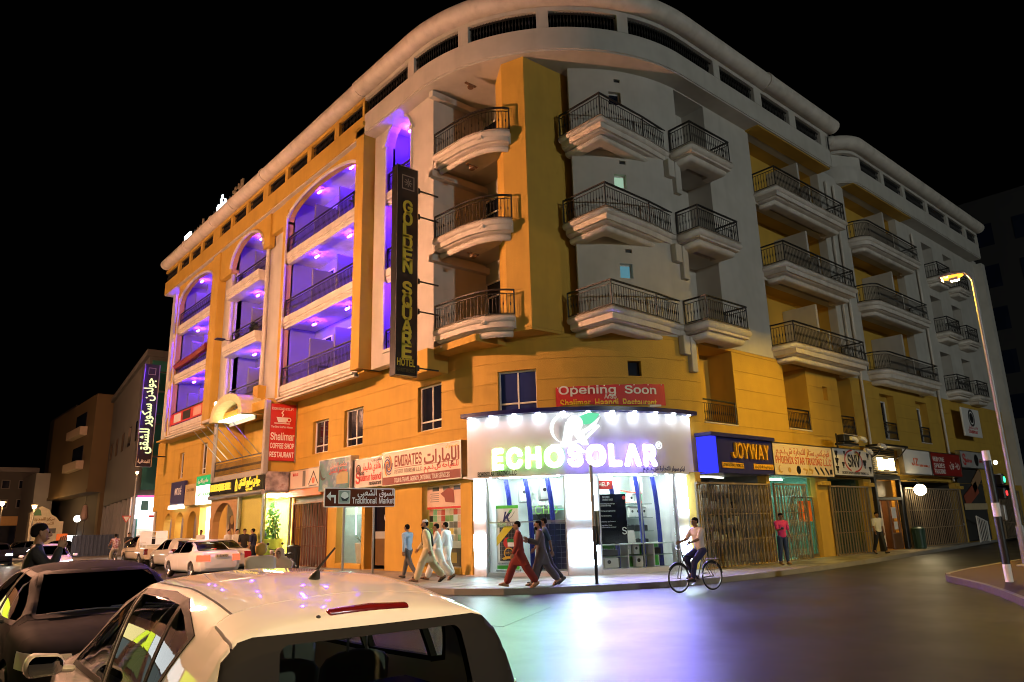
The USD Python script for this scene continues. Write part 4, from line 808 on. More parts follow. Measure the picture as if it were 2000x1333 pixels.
part(shop, 'logo', bend(flat(union_all(lg+[sw]), .06), 229.6, 6.2, 4.62, EC), LET); part(shop, 'logo_ring', bend(flat(arc1, .05), 229.6, 6.2, 4.62, EC), LET)
part(shop, 'logo_leaf', bend(flat(Polygon([(.25, .45), (.55, .56), (.92, .52), (.70, .22), (.40, .18)]), .05), 229.6, 6.2, 4.62, EC), emit('green_leaf_light', (.15, .75, .40), 1.1)); part(shop, 'logo_tail', bend(flat(Polygon([(.02, -.5), (.2, -.55), (.55, -.72), (.25, -.74), (.05, -.64)]), .05), 229.6, 6.2, 4.62, EC), LET)
part(shop, 'lettering', bend(glyphs('ECHOSOLAR TRADING L.L.C', .14, .008, 2, width=1.38), 199.6, 6.13, 3.29, EC), INK)
part(shop, 'lettering', bend(glyphs('ايكو سولر للتجارة ش.ذ.م.م', .15, .008, 1, width=1.85), 251.5, 6.13, 3.34, EC), mat('navy_print', (.03, .03, .14)))
# pillars with light boxes
LBOX = emit('lit_white_box', (.66, .90, 1.0), 14)
def lbpillar(a0, a1, r=5.84):
    p = part(shop, 'pillar', bar(EC, a0, a1, 5.45, r-.03, .15, 3.238), PANELW)
    m_ = (a1-a0)*.09
    for z0, z1 in ((.47, 1.47), (1.90, 3.15)):
        part(p, 'light_box', bar(EC, a0+m_, a1-m_, r-.028, r+.03, z0, z1), LBOX)
lbpillar(195.6, 200.6); lbpillar(226.9, 237.6); lbpillar(267.4, 274.2)
part(shop, 'plinth', [bar(EC, 200.6, 226.9, 5.3, 5.80, .15, .27), bar(EC, 237.6, 267.4, 5.3, 5.80, .15, .30)], PANELW)
for a0, a1 in ((201.0, 226.6), (237.9, 267.0)):
    n = 5; xs = np.linspace(a0, a1, n+1)
    for b0, b1 in zip(xs[:-1], xs[1:]): part(shop, 'pane', bar(EC, b0+.05, b1-.05, 5.70, 5.715, .30, 3.238, 4), GLASS)
part(shop, 'window_frame', [bar(EC, 201, 226.6, 5.68, 5.73, 1.80, 1.84)]+[bar(EC, a-.12, a+.12, 5.68, 5.74, .28, 3.238, 3) for a in (200.9, 226.6, 237.9, 252.5, 267)], STEEL)
# inside
part(shop, 'back_wall', [bar(EC, 190, 280, 3.9, 4.0, .15, 3.4, 40)], mat('white_shop_wall', (.62, .68, .66), .5, .04)); part(shop, 'floor', bar(EC, 190, 280, 3.9, 5.6, .15, .17, 40), WHITEP); part(shop, 'ceiling', bar(EC, 190, 280, 3.9, 5.68, 3.30, 3.36, 40), WHITEP)
part(shop, 'side_wall', [pf(196, 5.6).box(-.05, .05, -1.8, 0, .15, 3.3), pf(273.5, 5.6).box(-.05, .05, -1.8, 0, .15, 3.3), pf(232, 5.4).box(-.3, .3, -1.5, 0, .15, 3.3)], WHITEP)
part(shop, 'unseen_ceiling_light', [bar(EC, 203, 225, 4.9, 5.0, 3.27, 3.295), bar(EC, 240, 265, 4.9, 5.0, 3.27, 3.295), bar(EC, 202, 226, 5.58, 5.62, 3.27, 3.295), bar(EC, 239, 266, 5.58, 5.62, 3.27, 3.295)], emit('shop_ceiling_light', (.86, 1.0, .95), 110))  # unseen lamp strips; the front pair placed to brighten the window banner
for a in list(np.linspace(203, 225, 7))+list(np.linspace(243, 262, 5)): part(shop, 'downlight', cyl(pol(a, 5.95, 3.215), pol(a, 5.95, 3.238), .035, 8), emit('small_downlight', (.9, 1, 1), 60))
BLUEFIN = mat('blue_display_fin', (.02, .03, .26), .35)
for a in (206, 213.5, 221.5, 244, 254.5, 262.5):
    pts_ = [pol(a+d, 5.25, z) for d, z in ((-1.2, 3.2), (-.3, 2.7), (.3, 2.1), (.6, 1.4), (.7, .3))]; part(shop, 'display_fin', cat(*[tube([p+q for p in pts_], .028, 6) for q in (np.zeros(3), np.array([.04, -.03, 0]), np.array([.08, -.06, 0]))]), BLUEFIN)
for a0, a1 in ((212, 226), (254.5, 267)):
    for z in (.95, 1.4, 1.85, 2.3): part(shop, 'glass_shelf', bar(EC, a0, a1, 4.05, 4.75, z, z+.02), mat('shelf_edge', (.22, .30, .28), .2))
INVW = [mat('inverter_white', (.62, .62, .60), .35, .04), mat('inverter_black', (.02, .02, .022), .35)]
def product(kind, a, r, z, label, group):
    f = pf(a, r)
    if kind == 'inverter':
        t = thing('solar_inverter', label, 'inverter', group=group); part(t, 'case', f.bbox(-.13, .13, -.07, .07, z, z+.34, .025), INVW[0]); part(t, 'display', f.face(flat(Point(0, 0).buffer(.045), .01), 0, z+.20, .07), INVW[1]); part(t, 'base', f.bbox(-.12, .12, -.06, .065, z, z+.07, .01), INVW[1])
    elif kind == 'big':
        t = thing('large_inverter', label, 'inverter', group=group); part(t, 'case', f.bbox(-.22, .22, -.09, .09, z, z+.62, .03), mat('inverter_grey', (.33, .34, .33), .4)); part(t, 'front', f.bbox(-.12, .20, .09, .11, z+.05, z+.57, .01), INVW[0]); part(t, 'display', f.face(flat(Point(0, 0).buffer(.06), .01), .02, z+.36, .111), INVW[1])
    elif kind == 'battery':
        t = thing('battery_block', label, 'battery', group=group); part(t, 'case', f.bbox(-.13, .13, -.08, .08, z, z+.19, .015), INVW[1]); part(t, 'terminal', [f.bbox(-.09, -.05, -.02, .02, z+.19, z+.215), f.bbox(.05, .09, -.02, .02, z+.19, z+.215)], STEEL)
G1, G2 = 'small white inverters on the glass shelves', 'black batteries on the glass shelves'
for z, ang in ((1.87, (257, 260, 263.5)), (2.32, (257, 260.5))):
    for a in ang: product('inverter', a, 4.55, z, f'small white inverter, {ORD[ang.index(a)]} from left on {"lower" if z < 2 else "upper"} glass shelf, right window', G1)
for z in (.97, 1.42):
    for a in (256.5, 259, 261.5, 264): product('battery', a, 4.5, z, f'black battery, {ORD[(256.5, 259, 261.5, 264).index(a)]} from left on {"lowest" if z < 1.2 else "second"} glass shelf, right window', G2)
for z in (.97, 1.42, 1.87):
    for a in (214, 217.5, 221): product('battery', a, 4.5, z, f'black battery, {ORD[(214, 217.5, 221).index(a)]} from left on {"lowest" if z < 1.2 else "second" if z < 1.6 else "third"} glass shelf, left window', 'black batteries in the left shop window')
for a in (217.5, 221): product('inverter', a, 4.5, 2.32, f'small white inverter, {"left" if a < 220 else "right"} one on the top shelf of left window', 'white inverters in the left shop window')
product('big', 209.5, 4.4, 2.45, 'large grey inverter hung high beside the tall green banner', None); product('big', 219.5, 5.0, 2.48, 'large grey inverter hung high in the left window by the pillar', None); product('big', 260, 4.6, 2.62, 'large grey inverter hung at the top of the right window', None)
# lower display counter of the right window
ct = thing('display_counter', 'low glass display counter with green panels in the right shop window', 'counter')
GREENP = mat('bright_green_panel', (.10, .55, .06), .4, .04); part(ct, 'top', bar(EC, 238.3, 266.5, 4.9, 5.62, 1.02, 1.05), mat('pale_counter_top', (.6, .66, .64), .3)); part(ct, 'back_panel', bar(EC, 238.3, 266.5, 4.85, 4.9, .3, 1.02), GREENP); part(ct, 'divider', [pf(a, 5.25).box(-.012, .012, -.33, .33, .3, 1.02) for a in (247.5, 257.5)], WHITEP)
part(ct, 'shelf', bar(EC, 238.3, 266.5, 4.92, 5.55, .66, .68), mat('shelf_edge', (.22, .30, .28)))
for a in (239.5, 242, 244.5, 258.8, 261, 263.2): product('battery', a, 5.2, .69, f'black charge unit, {ORD[(239.5, 242, 244.5, 258.8, 261, 263.2).index(a)]} from left on the counter shelf of right window', 'black charge units on the counter shelf')
for a in (249, 252.5): product('inverter', a, 5.2, .69, f'white inverter, {"left" if a < 250 else "right"} one on the counter shelf of right window', 'white inverters on the counter shelf')
def bigbox(a, w, h, label):
    f = pf(a, 5.35); t = thing('inverter_unit', label, 'inverter'); part(t, 'case', f.bbox(-w/2, w/2, -.12, .12, .31, .31+h, .03), INVW[0]); part(t, 'display', f.face(flat(Point(0, 0).buffer(.06), .01), -w*.15, .31+h*.6, .12), INVW[1]); part(t, 'side_vent', f.bbox(w/2, w/2+.05, -.1, .1, .33, .29+h), INVW[1])
bigbox(241.7, .50, .33, 'wide white inverter standing on the counter floor at left'); bigbox(252.3, .28, .36, 'square white inverter standing on the counter floor at middle')
tr = thing('brochure_rack', 'slanted grey rack of boards on the counter in the right window', 'rack')
for k in range(4): f = pf(248.2+k*1.1, 5.3); part(tr, 'board', f.put(xf(box(-.07, .07, -.012, .012, 0, .42), (0, 0, 1.06), rx=.35, ry=.10)), mat('grey_board', (.30, .30, .32), .4))
# printed things in the windows
rb = thing('roller_banner', 'tall white and green solar roller banner in left shop window', 'banner'); f = pf(206.9, 5.55); w0, w1 = -.39, .39
part(rb, 'sheet', f.box(w0, w1, -.02, -.01, .36, 2.36), WHT)
def on(t, f, m, a, z, mt, nm='print', d=-.009): return part(t, nm, f.face(m, a, z, d), mt)
on(rb, f, flat(sbox(w0, 0, w1, .10), .004), 0, 2.26, GREENP); on(rb, f, flat(sbox(w0, 0, w1, .12), .004), 0, .36, GREENP)
on(rb, f, flat(sbox(-.28, 0, .32, 1.05), .004), 0, .62, mat('dark_panel_print', (.03, .022, .035), .3))
for k in range(5): on(rb, f, flat(sbox(-.28+.12*(k+.5), 0, -.275+.12*(k+.5), 1.05), .002), 0, .62, mat('grid_line', (.3, .3, .33)), 'grid_line', -.005)
for k in range(8): on(rb, f, flat(sbox(-.28, .06+k*.13, .32, .065+k*.13), .002), 0, .62, mat('grid_line', (.3, .3, .33)), 'grid_line', -.005)
on(rb, f, flat(Polygon([(-.39, 1.0), (-.10, 1.35), (.22, 1.35), (-.39, .72)]), .003), 0, .35, YEL, 'ribbon', -.003)
on(rb, f, flat(Polygon([(-.16, -.16), (-.08, .16), (-.02, .16), (-.07, -.0), (.06, .16), (.14, .14), (.03, -.02), (.10, -.16), (.02, -.16), (-.04, -.05), (-.08, -.16)]), .004), 0, 2.0, mat('navy_print', (.03, .03, .14)), 'logo'); on(rb, f, flat(Polygon([(.02, .1), (.10, .22), (.2, .24), (.14, .12)]), .004), 0, 2.0, GREENP, 'logo'); on(rb, f, flat(LineString([(-.25, -.14), (0, -.12), (.16, 0), (.26, .15)]).buffer(.01), .004), 0, 2.0, mat('grid_line', (.3, .3, .33)), 'logo')
on(rb, f, glyphs('ECHO', .10, .004, 0, width=.27), -.32, 1.70, GREENP); on(rb, f, glyphs('SOLAR', .10, .004, 1, width=.32), -.03, 1.70, mat('navy_print', (.03, .03, .14)))
on(rb, f, flat(Point(0, 0).buffer(.17).intersection(sbox(-.2, -.3, .0, .2)), .003), .02, 1.18, REDP, 'flag_map', -.003); on(rb, f, flat(sbox(-.04, 0, .20, .12), .003), .02, 1.18, mat('flag_green', (.02, .22, .05)), 'flag_map', -.002); on(rb, f, flat(sbox(-.02, -.1, .22, .03), .003), .02, 1.16, WHT, 'flag_map', -.001)
on(rb, f, flat(Point(0, 0).buffer(.17).difference(Point(0, 0).buffer(.14)), .004), .03, .86, GOLD, 'seal', -.003); on(rb, f, glyphs('QUALITY', .05, .003, 1, width=.24), -.09, .85, GOLD, 'seal', -.003); on(rb, f, flat(Polygon([(-.24, -.04), (-.1, .02), (.1, .02), (.24, -.04), (.18, -.1), (0, -.05), (-.18, -.1)]), .004), .03, .74, GOLD, 'seal', -.002)
on(rb, f, glyphs('WITH MANUFACTURING IN UAE', .04, .003, 0, width=.68), -.35, .52, mat('navy_print', (.03, .03, .14)))
part(rb, 'base', f.bbox(w0-.02, w1+.02, -.1, .05, .29, .36), STEEL)
bp_ = thing('black_poster_board', 'black printed solar panel board in the right shop window', 'poster'); f = pf(243.6, 5.5)
part(bp_, 'board', f.bbox(-.50, .42, -.04, -.01, 1.06, 2.62), mat('glossy_black_board', (.008, .009, .02), .1))
on(bp_, f, glyphs('MONO', .06, .004, 1, width=.24), -.38, 2.50, WHT); on(bp_, f, glyphs('DOUBLE GLASS', .055, .004, 1, width=.36), -.38, 2.42, WHT)
for k, tx in enumerate(('Enhanced energy yield, 100W higher', 'guaranteed system voltage', 'PID free and snail trail free', 'High environmental fitting', 'Low temp. performance', 'Longer lifetime, 30 years', 'Performance warranty')): on(bp_, f, glyphs(tx, .04, .003, 0, width=.5 if k % 2 == 0 else .36), -.46, (2.3, 2.24, 2.07, 1.92, 1.74, 1.62, 1.56)[k], WHT)
on(bp_, f, glyphs('S', .22, .004, 1), .22, 1.35, WHT, 'logo'); on(bp_, f, flat(Point(0, 0).buffer(.06), .004), .36, 2.5, REDP, 'logo')
rp = thing('red_poster', 'red and white poster hung at the top of right window', 'poster'); f = pf(240.6, 5.55); part(rp, 'sheet', f.box(-.30, .26, -.02, -.01, 2.78, 3.22), REDP); on(rp, f, flat(sbox(-.30, 0, .26, .17), .003), 0, 3.05, WHT, 'band'); on(rp, f, glyphs('HELP', .11, .003, 2), -.22, 2.88, WHT)
pn = thing('photovoltaic_module', 'dark blue solar panel leaning inside the left shop window', 'solar panel'); f = pf(222.9, 5.45)
part(pn, 'frame', [f.box(-.62, .62, -.03, 0, 1.74, 1.78), f.box(-.62, -.58, -.03, 0, .3, 1.78), f.box(.58, .62, -.03, 0, .3, 1.78), f.box(-.58, .58, -.03, 0, .29, .32)], STEEL)
cellm = mat('solar_cell_blue', (.012, .02, .06), .15, .3, 6)
for i in range(6):
    for j in range(8): part(pn, 'cell', f.box(-.57+i*.191, -.57+i*.191+.185, -.022, -.012, .33+j*.176, .33+j*.176+.170), cellm)
nl = thing('neon_sign', 'red and green neon outline glowing inside the right shop window', 'neon sign'); f = pf(252.5, 5.2)
part(nl, 'red_tube', [tube([f.pt(-.42, 0, 2.74), f.pt(0, 0, 2.68), f.pt(.38, 0, 2.66)], .018, 6), tube([f.pt(-.25, 0, 2.36), f.pt(.38, 0, 2.36)], .012, 6)], emit('neon_red', (1, .08, .05), 3)); part(nl, 'green_tube', [tube([f.pt(.36, 0, 2.63), f.pt(.36, 0, 2.45), f.pt(.2, 0, 2.42)], .014, 6), f.face(glyphs('NG', .12, .01, 0), -.45, 2.60, .0)], emit('neon_green', (.1, 1, .45), 1.6))
wl = thing('wall_lettering', 'ECHO SOL lettering on the back wall of the right window', 'lettering'); f = pf(252, 4.06); part(wl, 'lettering', f.face(glyphs('ECHO', .16, .01, 1), -.42, 1.62, 0), GREENP); part(wl, 'lettering', f.face(glyphs('SOL', .16, .01, 1), .14, 1.62, 0), INK)
wl2 = thing('hanging_letters', 'glowing green ECHO letters hanging inside the left window', 'lettering'); f = pf(216.5, 4.8); part(wl2, 'lettering', f.face(glyphs('ECHO', .26, .02, 0), -.35, 2.06, 0), emit('soft_green', (.45, .95, .25), .8)); part(wl2, 'light_line', f.box(.42, .85, 0, .02, 2.18, 2.21), emit('teal_line', (.2, 1, .7), 1.2))

# ------------------------------------------------------------------ left-hand shops and signs (reading from larger y to smaller y)
SL = Frame((15.22, 0), (0, 1), (-1, 0))
def putl(t, m, y, z, mt, d=.004, fr=SL, name='lettering'): return part(t, name, fr.face(m, y, z, d, flip=True), mt)
BROWNR = mat('brown_red_print', (.22, .03, .02), .45)
em = sign('wide pale travel agency sign with swirl emblem and dark red strip', SL, 20.22, 25.33, 3.36, 4.6, mat('pale_pink_sign', (.74, .62, .52), .4, .03), -.28, 0)
part(em, 'strip', SL.box(20.22, 25.33, .001, .008, 3.36, 3.66), BROWNR)
putl(em, glyphs('EMIRATES', .40, .006, 2, width=1.85), 24.45, 4.03, BROWNR); putl(em, glyphs('DESERT TOURISM L.L.C', .15, .006, 0, width=1.85), 24.45, 3.76, mat('grey_print', (.2, .18, .17))); putl(em, flat(sbox(0, 0, 1.85, .025)), 24.45, 3.96, BROWNR)
putl(em, glyphs('الإمارات', .46, .006, 2, width=2.15), 22.45, 4.0, BROWNR); putl(em, glyphs('للسياحة ش.ذ.م.م', .2, .006, 1, width=2.1), 22.45, 3.77, REDP); putl(em, flat(sbox(0, 0, 2.1, .022)), 22.45, 3.96, BROWNR); putl(em, glyphs('صحراء', .14, .006, 0, width=.7), 21.1, 4.44, GOLD)
putl(em, glyphs('TOUR & TRAVEL AGENCY, INTERNAL TOUR SERVICES', .16, .006, 1, width=3.6), 24.45, 3.43, WHT, .009)
for k in range(6):
    a0 = k*1.047; sp = LineString([((.06+.05*s)*math.cos(a0+s*.55)*.85, (.06+.05*s)*math.sin(a0+s*.55)*1.1) for s in np.linspace(0, 6, 14)]).buffer(.026)
    putl(em, flat(sp), 24.92, 4.1, [mat('swirl_blue', (.08, .07, .25)), mat('swirl_orange', (.6, .25, .04)), mat('swirl_grey', (.22, .2, .24))][k % 3], .004+.001*k, name='emblem')
ha = sign('pale pink restaurant sign with red lettering and dark roundel', SL, 25.42, 27.62, 3.40, 4.52, mat('pink_white_sign', (.74, .58, .55), .4, .03), -.28, -.03)
putl(ha, flat(Point(0, 0).buffer(.2).difference(Point(0, 0).buffer(.15))), 27.3, 4.12, INK, -.025, name='roundel'); putl(ha, flat(Point(0, 0).buffer(.13)), 27.3, 4.12, BROWNR, -.025, name='roundel')
putl(ha, glyphs('مطعم عرب', .14, .006, 0, width=.8), 26.25, 4.38, INK, -.025); putl(ha, glyphs('هاندي شاليمار', .30, .006, 1, width=1.45), 26.98, 4.06, REDP, -.025)
putl(ha, glyphs('S', .46, .006, 3), 27.55, 3.56, REDP, -.025); putl(ha, glyphs('arab', .15, .006, 2, width=.38), 27.2, 3.88, INK, -.025); putl(ha, glyphs('halimar haandi', .26, .006, 2, width=1.72), 27.2, 3.64, REDP, -.025); putl(ha, glyphs('restaurant', .15, .006, 2, width=.95), 26.42, 3.45, INK, -.025)
def picmat(name, stops, scale):
    path = '/World/Looks/'+name
    usdkit.material(stage, path, {'tc': ('texture_coordinate', {}), 'n': ('noise_texture', {'scale': scale, 'detail': 3}), 'r': ('rgb_ramp', {'ramp': stops}), 'p': ('principled_bsdf', {'roughness': .35})}, [('tc.object', 'n.vector'), ('n.fac', 'r.fac'), ('r.color', 'p.base_color')], surface='p.BSDF'); return path
gs_ = sign('green and blue picture sign with arabic lettering, proud of its neighbours', SL, 27.75, 30.52, 3.42, 4.72, picmat('teal_picture_print', [(.3, (.02, .10, .12)), (.45, (.05, .20, .22)), (.55, (.10, .16, .28)), (.62, (.25, .35, .38)), (.75, (.05, .16, .06))], 1.6), -.35, .12)
putl(gs_, glyphs('مطعم النخيل', .2, .006, 1, width=1.5), 29.5, 4.35, mat('pink_print', (.7, .35, .3)), .126); putl(gs_, glyphs('مطعم النخيل', .2, .006, 1, width=1.6), 29.6, 4.12, REDP, .126); putl(gs_, flat(Point(0, 0).buffer(.3).difference(Point(.12, .14).buffer(.34))), 30.15, 4.15, INK, .126, name='moon'); putl(gs_, flat(Polygon([(0, 0), (1.0, 0), (1.0, .45), (.6, .55), (.3, .5), (0, .35)])), 28.9, 3.62, mat('picture_tan', (.4, .33, .16)), .126, name='picture')
pa = sign('pale sign with black triangle emblem above the dark red gate', SL, 30.62, 34.2, 3.66, 4.5, mat('pale_beige_sign', (.66, .52, .45), .4, .03), -.28, -.05)
putl(pa, flat(Polygon([(-.5, 0), (0, .62), (.5, 0), (.42, 0), (0, .52), (-.42, 0)])), 31.45, 3.78, INK, -.045, name='emblem'); putl(pa, flat(Point(0, 0).buffer(.14)), 31.45, 3.95, ORANGEP, -.045, name='emblem'); putl(pa, flat(sbox(0, 0, .8, .05)), 31.9, 3.70, INK, -.045, name='emblem'); putl(pa, glyphs('MAJALIS', .14, .006, 0, width=.55), 33.6, 4.25, REDP, -.045); putl(pa, flat(sbox(0, 0, .28, .7)), 32.55, 3.74, mat('grey_print', (.2, .18, .17)), -.045, name='picture')
part(pa, 'lower_strip', SL.bbox(30.62, 34.2, -.28, 0, 3.27, 3.62), mat('orange_strip', (.55, .17, .05), .4))
# shop openings
def lroom(y0, y1, wall, depth=2.2, z1=3.28): return room(15.9, 15.9+depth, y0, y1, wall, z1=z1, open_='x0')
lroom(20.62, 23.0, CREAMW); lroom(25.5, 27.2, DARKROOM, 1.2); lroom(27.35, 29.6, mat('cool_shop_wall', (.55, .62, .58)), 2.5); lroom(30.4, 33.8, GREYW, 1.6)
WALLF = Frame((15.5, 0), (0, 1), (-1, 0))
part(hotel, 'shop_window', WALLF.box(20.65, 22.98, -.26, -.24, .36, 3.2), GLASS); part(hotel, 'shop_window', WALLF.box(27.42, 29.56, -.26, -.24, .36, 3.14), GLASS)
part(hotel, 'shop_sill', [WALLF.bbox(20.6, 23.02, -.3, .05, .15, .36), WALLF.bbox(27.38, 29.6, -.3, .05, .15, .36)], OCHRE)
shop_lamp(box(16.6, 17.2, 21.2, 22.5, 3.2, 3.24), (1, .95, .85), 14); shop_lamp(box(16.6, 17.2, 27.8, 29.2, 3.2, 3.24), (.85, 1, .95), 15)
sp = thing('shop_poster', 'printed poster panel under the travel agency sign', 'poster')
part(sp, 'sheet', WALLF.box(20.7, 22.95, -.22, -.21, 2.45, 3.18), mat('pink_poster', (.66, .48, .40), .4)); part(sp, 'red_edge', WALLF.box(20.7, 22.95, -.215, -.205, 2.36, 2.44), REDP)
part(sp, 'picture', WALLF.face(flat(Polygon([(0, .35), (.5, .55), (.8, .45), (.85, 0), (.3, .05), (.25, .2)])), 22.1, 2.55, -.205, True), BROWNR)
for k in range(5): part(sp, 'print', WALLF.box(22.2, 22.75-.05*(k % 2), -.208, -.204, 2.9-k*.07, 2.925-k*.07), mat('grey_print', (.2, .18, .17)))
for k in range(3): part(sp, 'picture', WALLF.box(20.9+k*.65, 21.3+k*.65, -.208, -.204, 3.0, 3.14), [NAVY, mat('grey_print', (.2, .18, .17)), INK][k])
cols = [(.55, .45, .33), (.5, .04, .03), (.12, .12, .12), (.70, .55, .10), (.15, .35, .10), (.6, .55, .5), (.25, .4, .6), (.02, .02, .02), (.62, .3, .28), (.2, .5, .3), (.7, .68, .6)]
cm = [mat(f'leaflet_{k}', c, .5, .05) for k, c in enumerate(cols)]
lf = thing('leaflet_display', 'checkerboard of coloured leaflets stuck inside the travel agency window', 'leaflets')
for j in range(6):
    for i in range(9):
        if RNG.random() < (.78 if j < 5 else .3): part(lf, 'leaflet', WALLF.box(20.72+i*.25, 20.95+i*.25, -.31, -.30, 1.02+(5-j)*.225, 1.23+(5-j)*.225), cm[int(RNG.integers(len(cm)))])
part(lf, 'dark_base', WALLF.box(20.68, 22.95, -.34, -.33, .38, 1.0), mat('dark_brown_board', (.06, .045, .035))); part(lf, 'yellow_paper', WALLF.box(21.3, 21.75, -.325, -.32, .5, .85), mat('dim_yellow', (.3, .25, .06)))
dd = thing('dark_shop_door', 'black glass door panel with white stripe and curved emblem', 'door')
part(dd, 'upper_panel', WALLF.box(25.6, 27.12, -.55, -.5, 1.62, 3.15), mat('glossy_black_board', (.008, .009, .02))); part(dd, 'stripe', WALLF.box(25.6, 27.12, -.55, -.49, 1.34, 1.62), mat('grey_white_stripe', (.42, .44, .44))); part(dd, 'lower_panel', WALLF.box(25.6, 27.12, -.55, -.5, .3, 1.34), mat('brown_panel', (.16, .09, .03)))
part(dd, 'lettering', WALLF.face(glyphs('Contact', .15, .006, 0), 26.2, 1.42, -.488, True), NAVY); part(dd, 'emblem', WALLF.face(flat(Point(0, 0).buffer(.42).difference(Point(0, .16).buffer(.44))), 26.0, 2.25, -.49, True), WHT)
# potted plant and shelves behind the glass
pt = thing('potted_plant', 'spiky plant in a pale pot behind the glass of the narrow shop', 'plant')
part(pt, 'pot', xf(revolve([(0, 0), (.20, 0), (.30, .85), (.26, .87), (0, .8)], 18), (16.1, 28.4, .3)), mat('pale_pot', (.55, .55, .5), .4)); lv = []
for k in range(26):
    a, e = RNG.random()*6.28, .3+RNG.random()*.9; L = .45+.25*RNG.random(); d = np.array([math.cos(a)*math.cos(e), math.sin(a)*math.cos(e), math.sin(e)]); b = np.array([16.1, 28.4, 1.15]); s = np.cross(d, [0, 0, 1]); s /= np.linalg.norm(s)
    lv.append(trimesh.Trimesh([b-s*.012, b+s*.012, b+d*L*.5+s*.022, b+d*L*.5-s*.022, b+d*L-np.array([0, 0, .1])], [[0, 1, 2], [0, 2, 3], [3, 2, 4]], process=False))
part(pt, 'leaves', lv, mat('yellow_green_leaf', (.14, .17, .05), .5), kind='stuff')
sv = thing('shop_shelves', 'lit white shelves with goods inside the narrow glass fronted shop', 'shelves')
for z in (.8, 1.3, 1.8, 2.3, 2.8): part(sv, 'shelf', box(17.6, 18.1, 27.4, 29.5, z, z+.04), WHITEP)
for k in range(36): y = 27.55+(k % 9)*.23; z = (.84, 1.34, 1.84, 2.34)[k//9]; part(sv, 'goods', bbox(17.65, 17.9, y, y+.15, z, z+.15+.15*RNG.random(), .01), cm[int(RNG.integers(len(cm)))])
solo('green_door', box(16.9, 16.96, 29.0, 29.5, .3, 2.6), mat('green_painted_door', (.03, .22, .13), .4), 'dark green door leaf inside the narrow glass fronted shop', 'door')
solo('neon_tube', cyl((16.2, 29.1, 1.5), (16.2, 29.1, 2.8), .03, 6), emit('teal_tube', (.5, 1, .85), 6), 'upright teal light tube inside the narrow glass fronted shop', 'light tube')
gate('dark red closed folding gate left of the narrow glass shop', WALLF, 30.45, 33.75, 2.95, GATER, d=.02, lattice=False, step=.13)
part(hotel, 'gate_header', WALLF.bbox(30.4, 33.8, -.2, -.05, 3.02, 3.26), mat('header_grey', (.30, .29, .30)))
# -- hotel entrance block
eb = mclean(box(14.0, 15.5, 34.0, 40.9, 4.4, 8.0))-mclean(box(13.5, 15.4, 34.35, 40.5, 4.62, 7.55))
part(hotel, 'entrance_block', tm(eb), OCHRE); part(hotel, 'entrance_back_wall', box(16.4, 16.5, 34.0, 40.9, 4.4, 8.0), mat('yellow_wall_paint', (.62, .45, .08), .7, .06))
part(hotel, 'entrance_column', [bbox(13.86, 14.14, 33.88, 34.12, 4.35, 7.9, .04), bbox(13.86, 14.14, 40.6, 40.86, 4.35, 7.9, .04)], mat('grey_column', (.33, .31, .28), .6))
EF = Frame((16.4, 0), (0, 1), (-1, 0))
window(EF, 35.2, 36.6, 5.2, 7.3, 2, 5.8, DARKGLASS, .05); window(EF, 38.6, 39.9, 5.2, 7.3, 2, 5.8, DARKGLASS, .05)
b = part(hotel, 'entrance_balcony', box(13.95, 15.4, 34.1, 40.8, 4.37, 4.62), mat('grey_column', (.33, .31, .28))); railing([(13.98, 40.6), (13.98, 34.15)], 4.62, 5.42, b)
t = thing('entrance_canopy', 'pale yellow arched canopy over the hotel entrance balcony with white lit underside', 'canopy')
oc = arch_poly(35.9, 40.4, 7.5, 7.7, 8.75); ic = arch_poly(36.35, 39.95, 7.3, 7.7, 8.4)
part(t, 'arch', tm(mclean(yz(oc, 13.45, 14.6))-mclean(yz(ic, 13.0, 15.0))), mat('pale_yellow_paint', (.70, .60, .30), .6)); part(t, 'back_panel', yz(ic, 14.35, 14.42), mat('grille_panel', (.35, .33, .30))); part(t, 'lit_base', box(13.75, 14.3, 36.45, 39.85, 7.50, 7.58), emit('canopy_light', (1, .95, .62), 7))
for k in range(16): part(t, 'grille_bar', cyl((14.3, 36.7+k*.2, 7.7), (14.3, 36.7+k*.2, 8.38-.5*abs((k-7.5)/8)**2), .014, 4), BLACK)
solo('flood_light', [bbox(13.55, 13.85, 39.9, 40.2, 8.5, 8.62), ball((13.6, 40.05, 8.48), .09, 1)], emit('flood_glow', (.95, 1, .9), 40), 'small white flood light on the left end of the entrance canopy', 'flood light')
solo('flood_light', [bbox(13.9, 14.4, 41.6, 42.0, 12.55, 12.63), box(14.4, 14.9, 41.75, 41.8, 12.57, 12.6)], BLACK, 'dark flat flood light fixed high beside the narrow purple bay', 'flood light')
for k in range(6): solo('flag_pole', cyl((14.0, 34.6+k*1.02, 5.35), (12.7, 35.3+k*1.05, 7.05), .022, 6), STEEL, f'bare slanted flag pole over the entrance balcony, {["first","second","third","fourth","fifth","sixth"][k]} from the red sign', 'flag pole', 'flag poles over the hotel entrance')
gsg = thing('hotel_fascia_sign', 'black hotel name fascia with glowing yellow lettering over the entrance', 'sign')
GF = Frame((13.92, 0), (0, 1), (-1, 0)); part(gsg, 'panel', GF.bbox(33.92, 41.0, -.5, 0, 3.62, 4.36), DARKSTONE); part(gsg, 'lower_roll', [cyl((13.95, 33.9, 3.55), (13.95, 41, 3.55), .12, 10)], STEEL, smooth=60)
GLOWY = emit('glowing_yellow_letters', (1, .62, .05), 1.4)
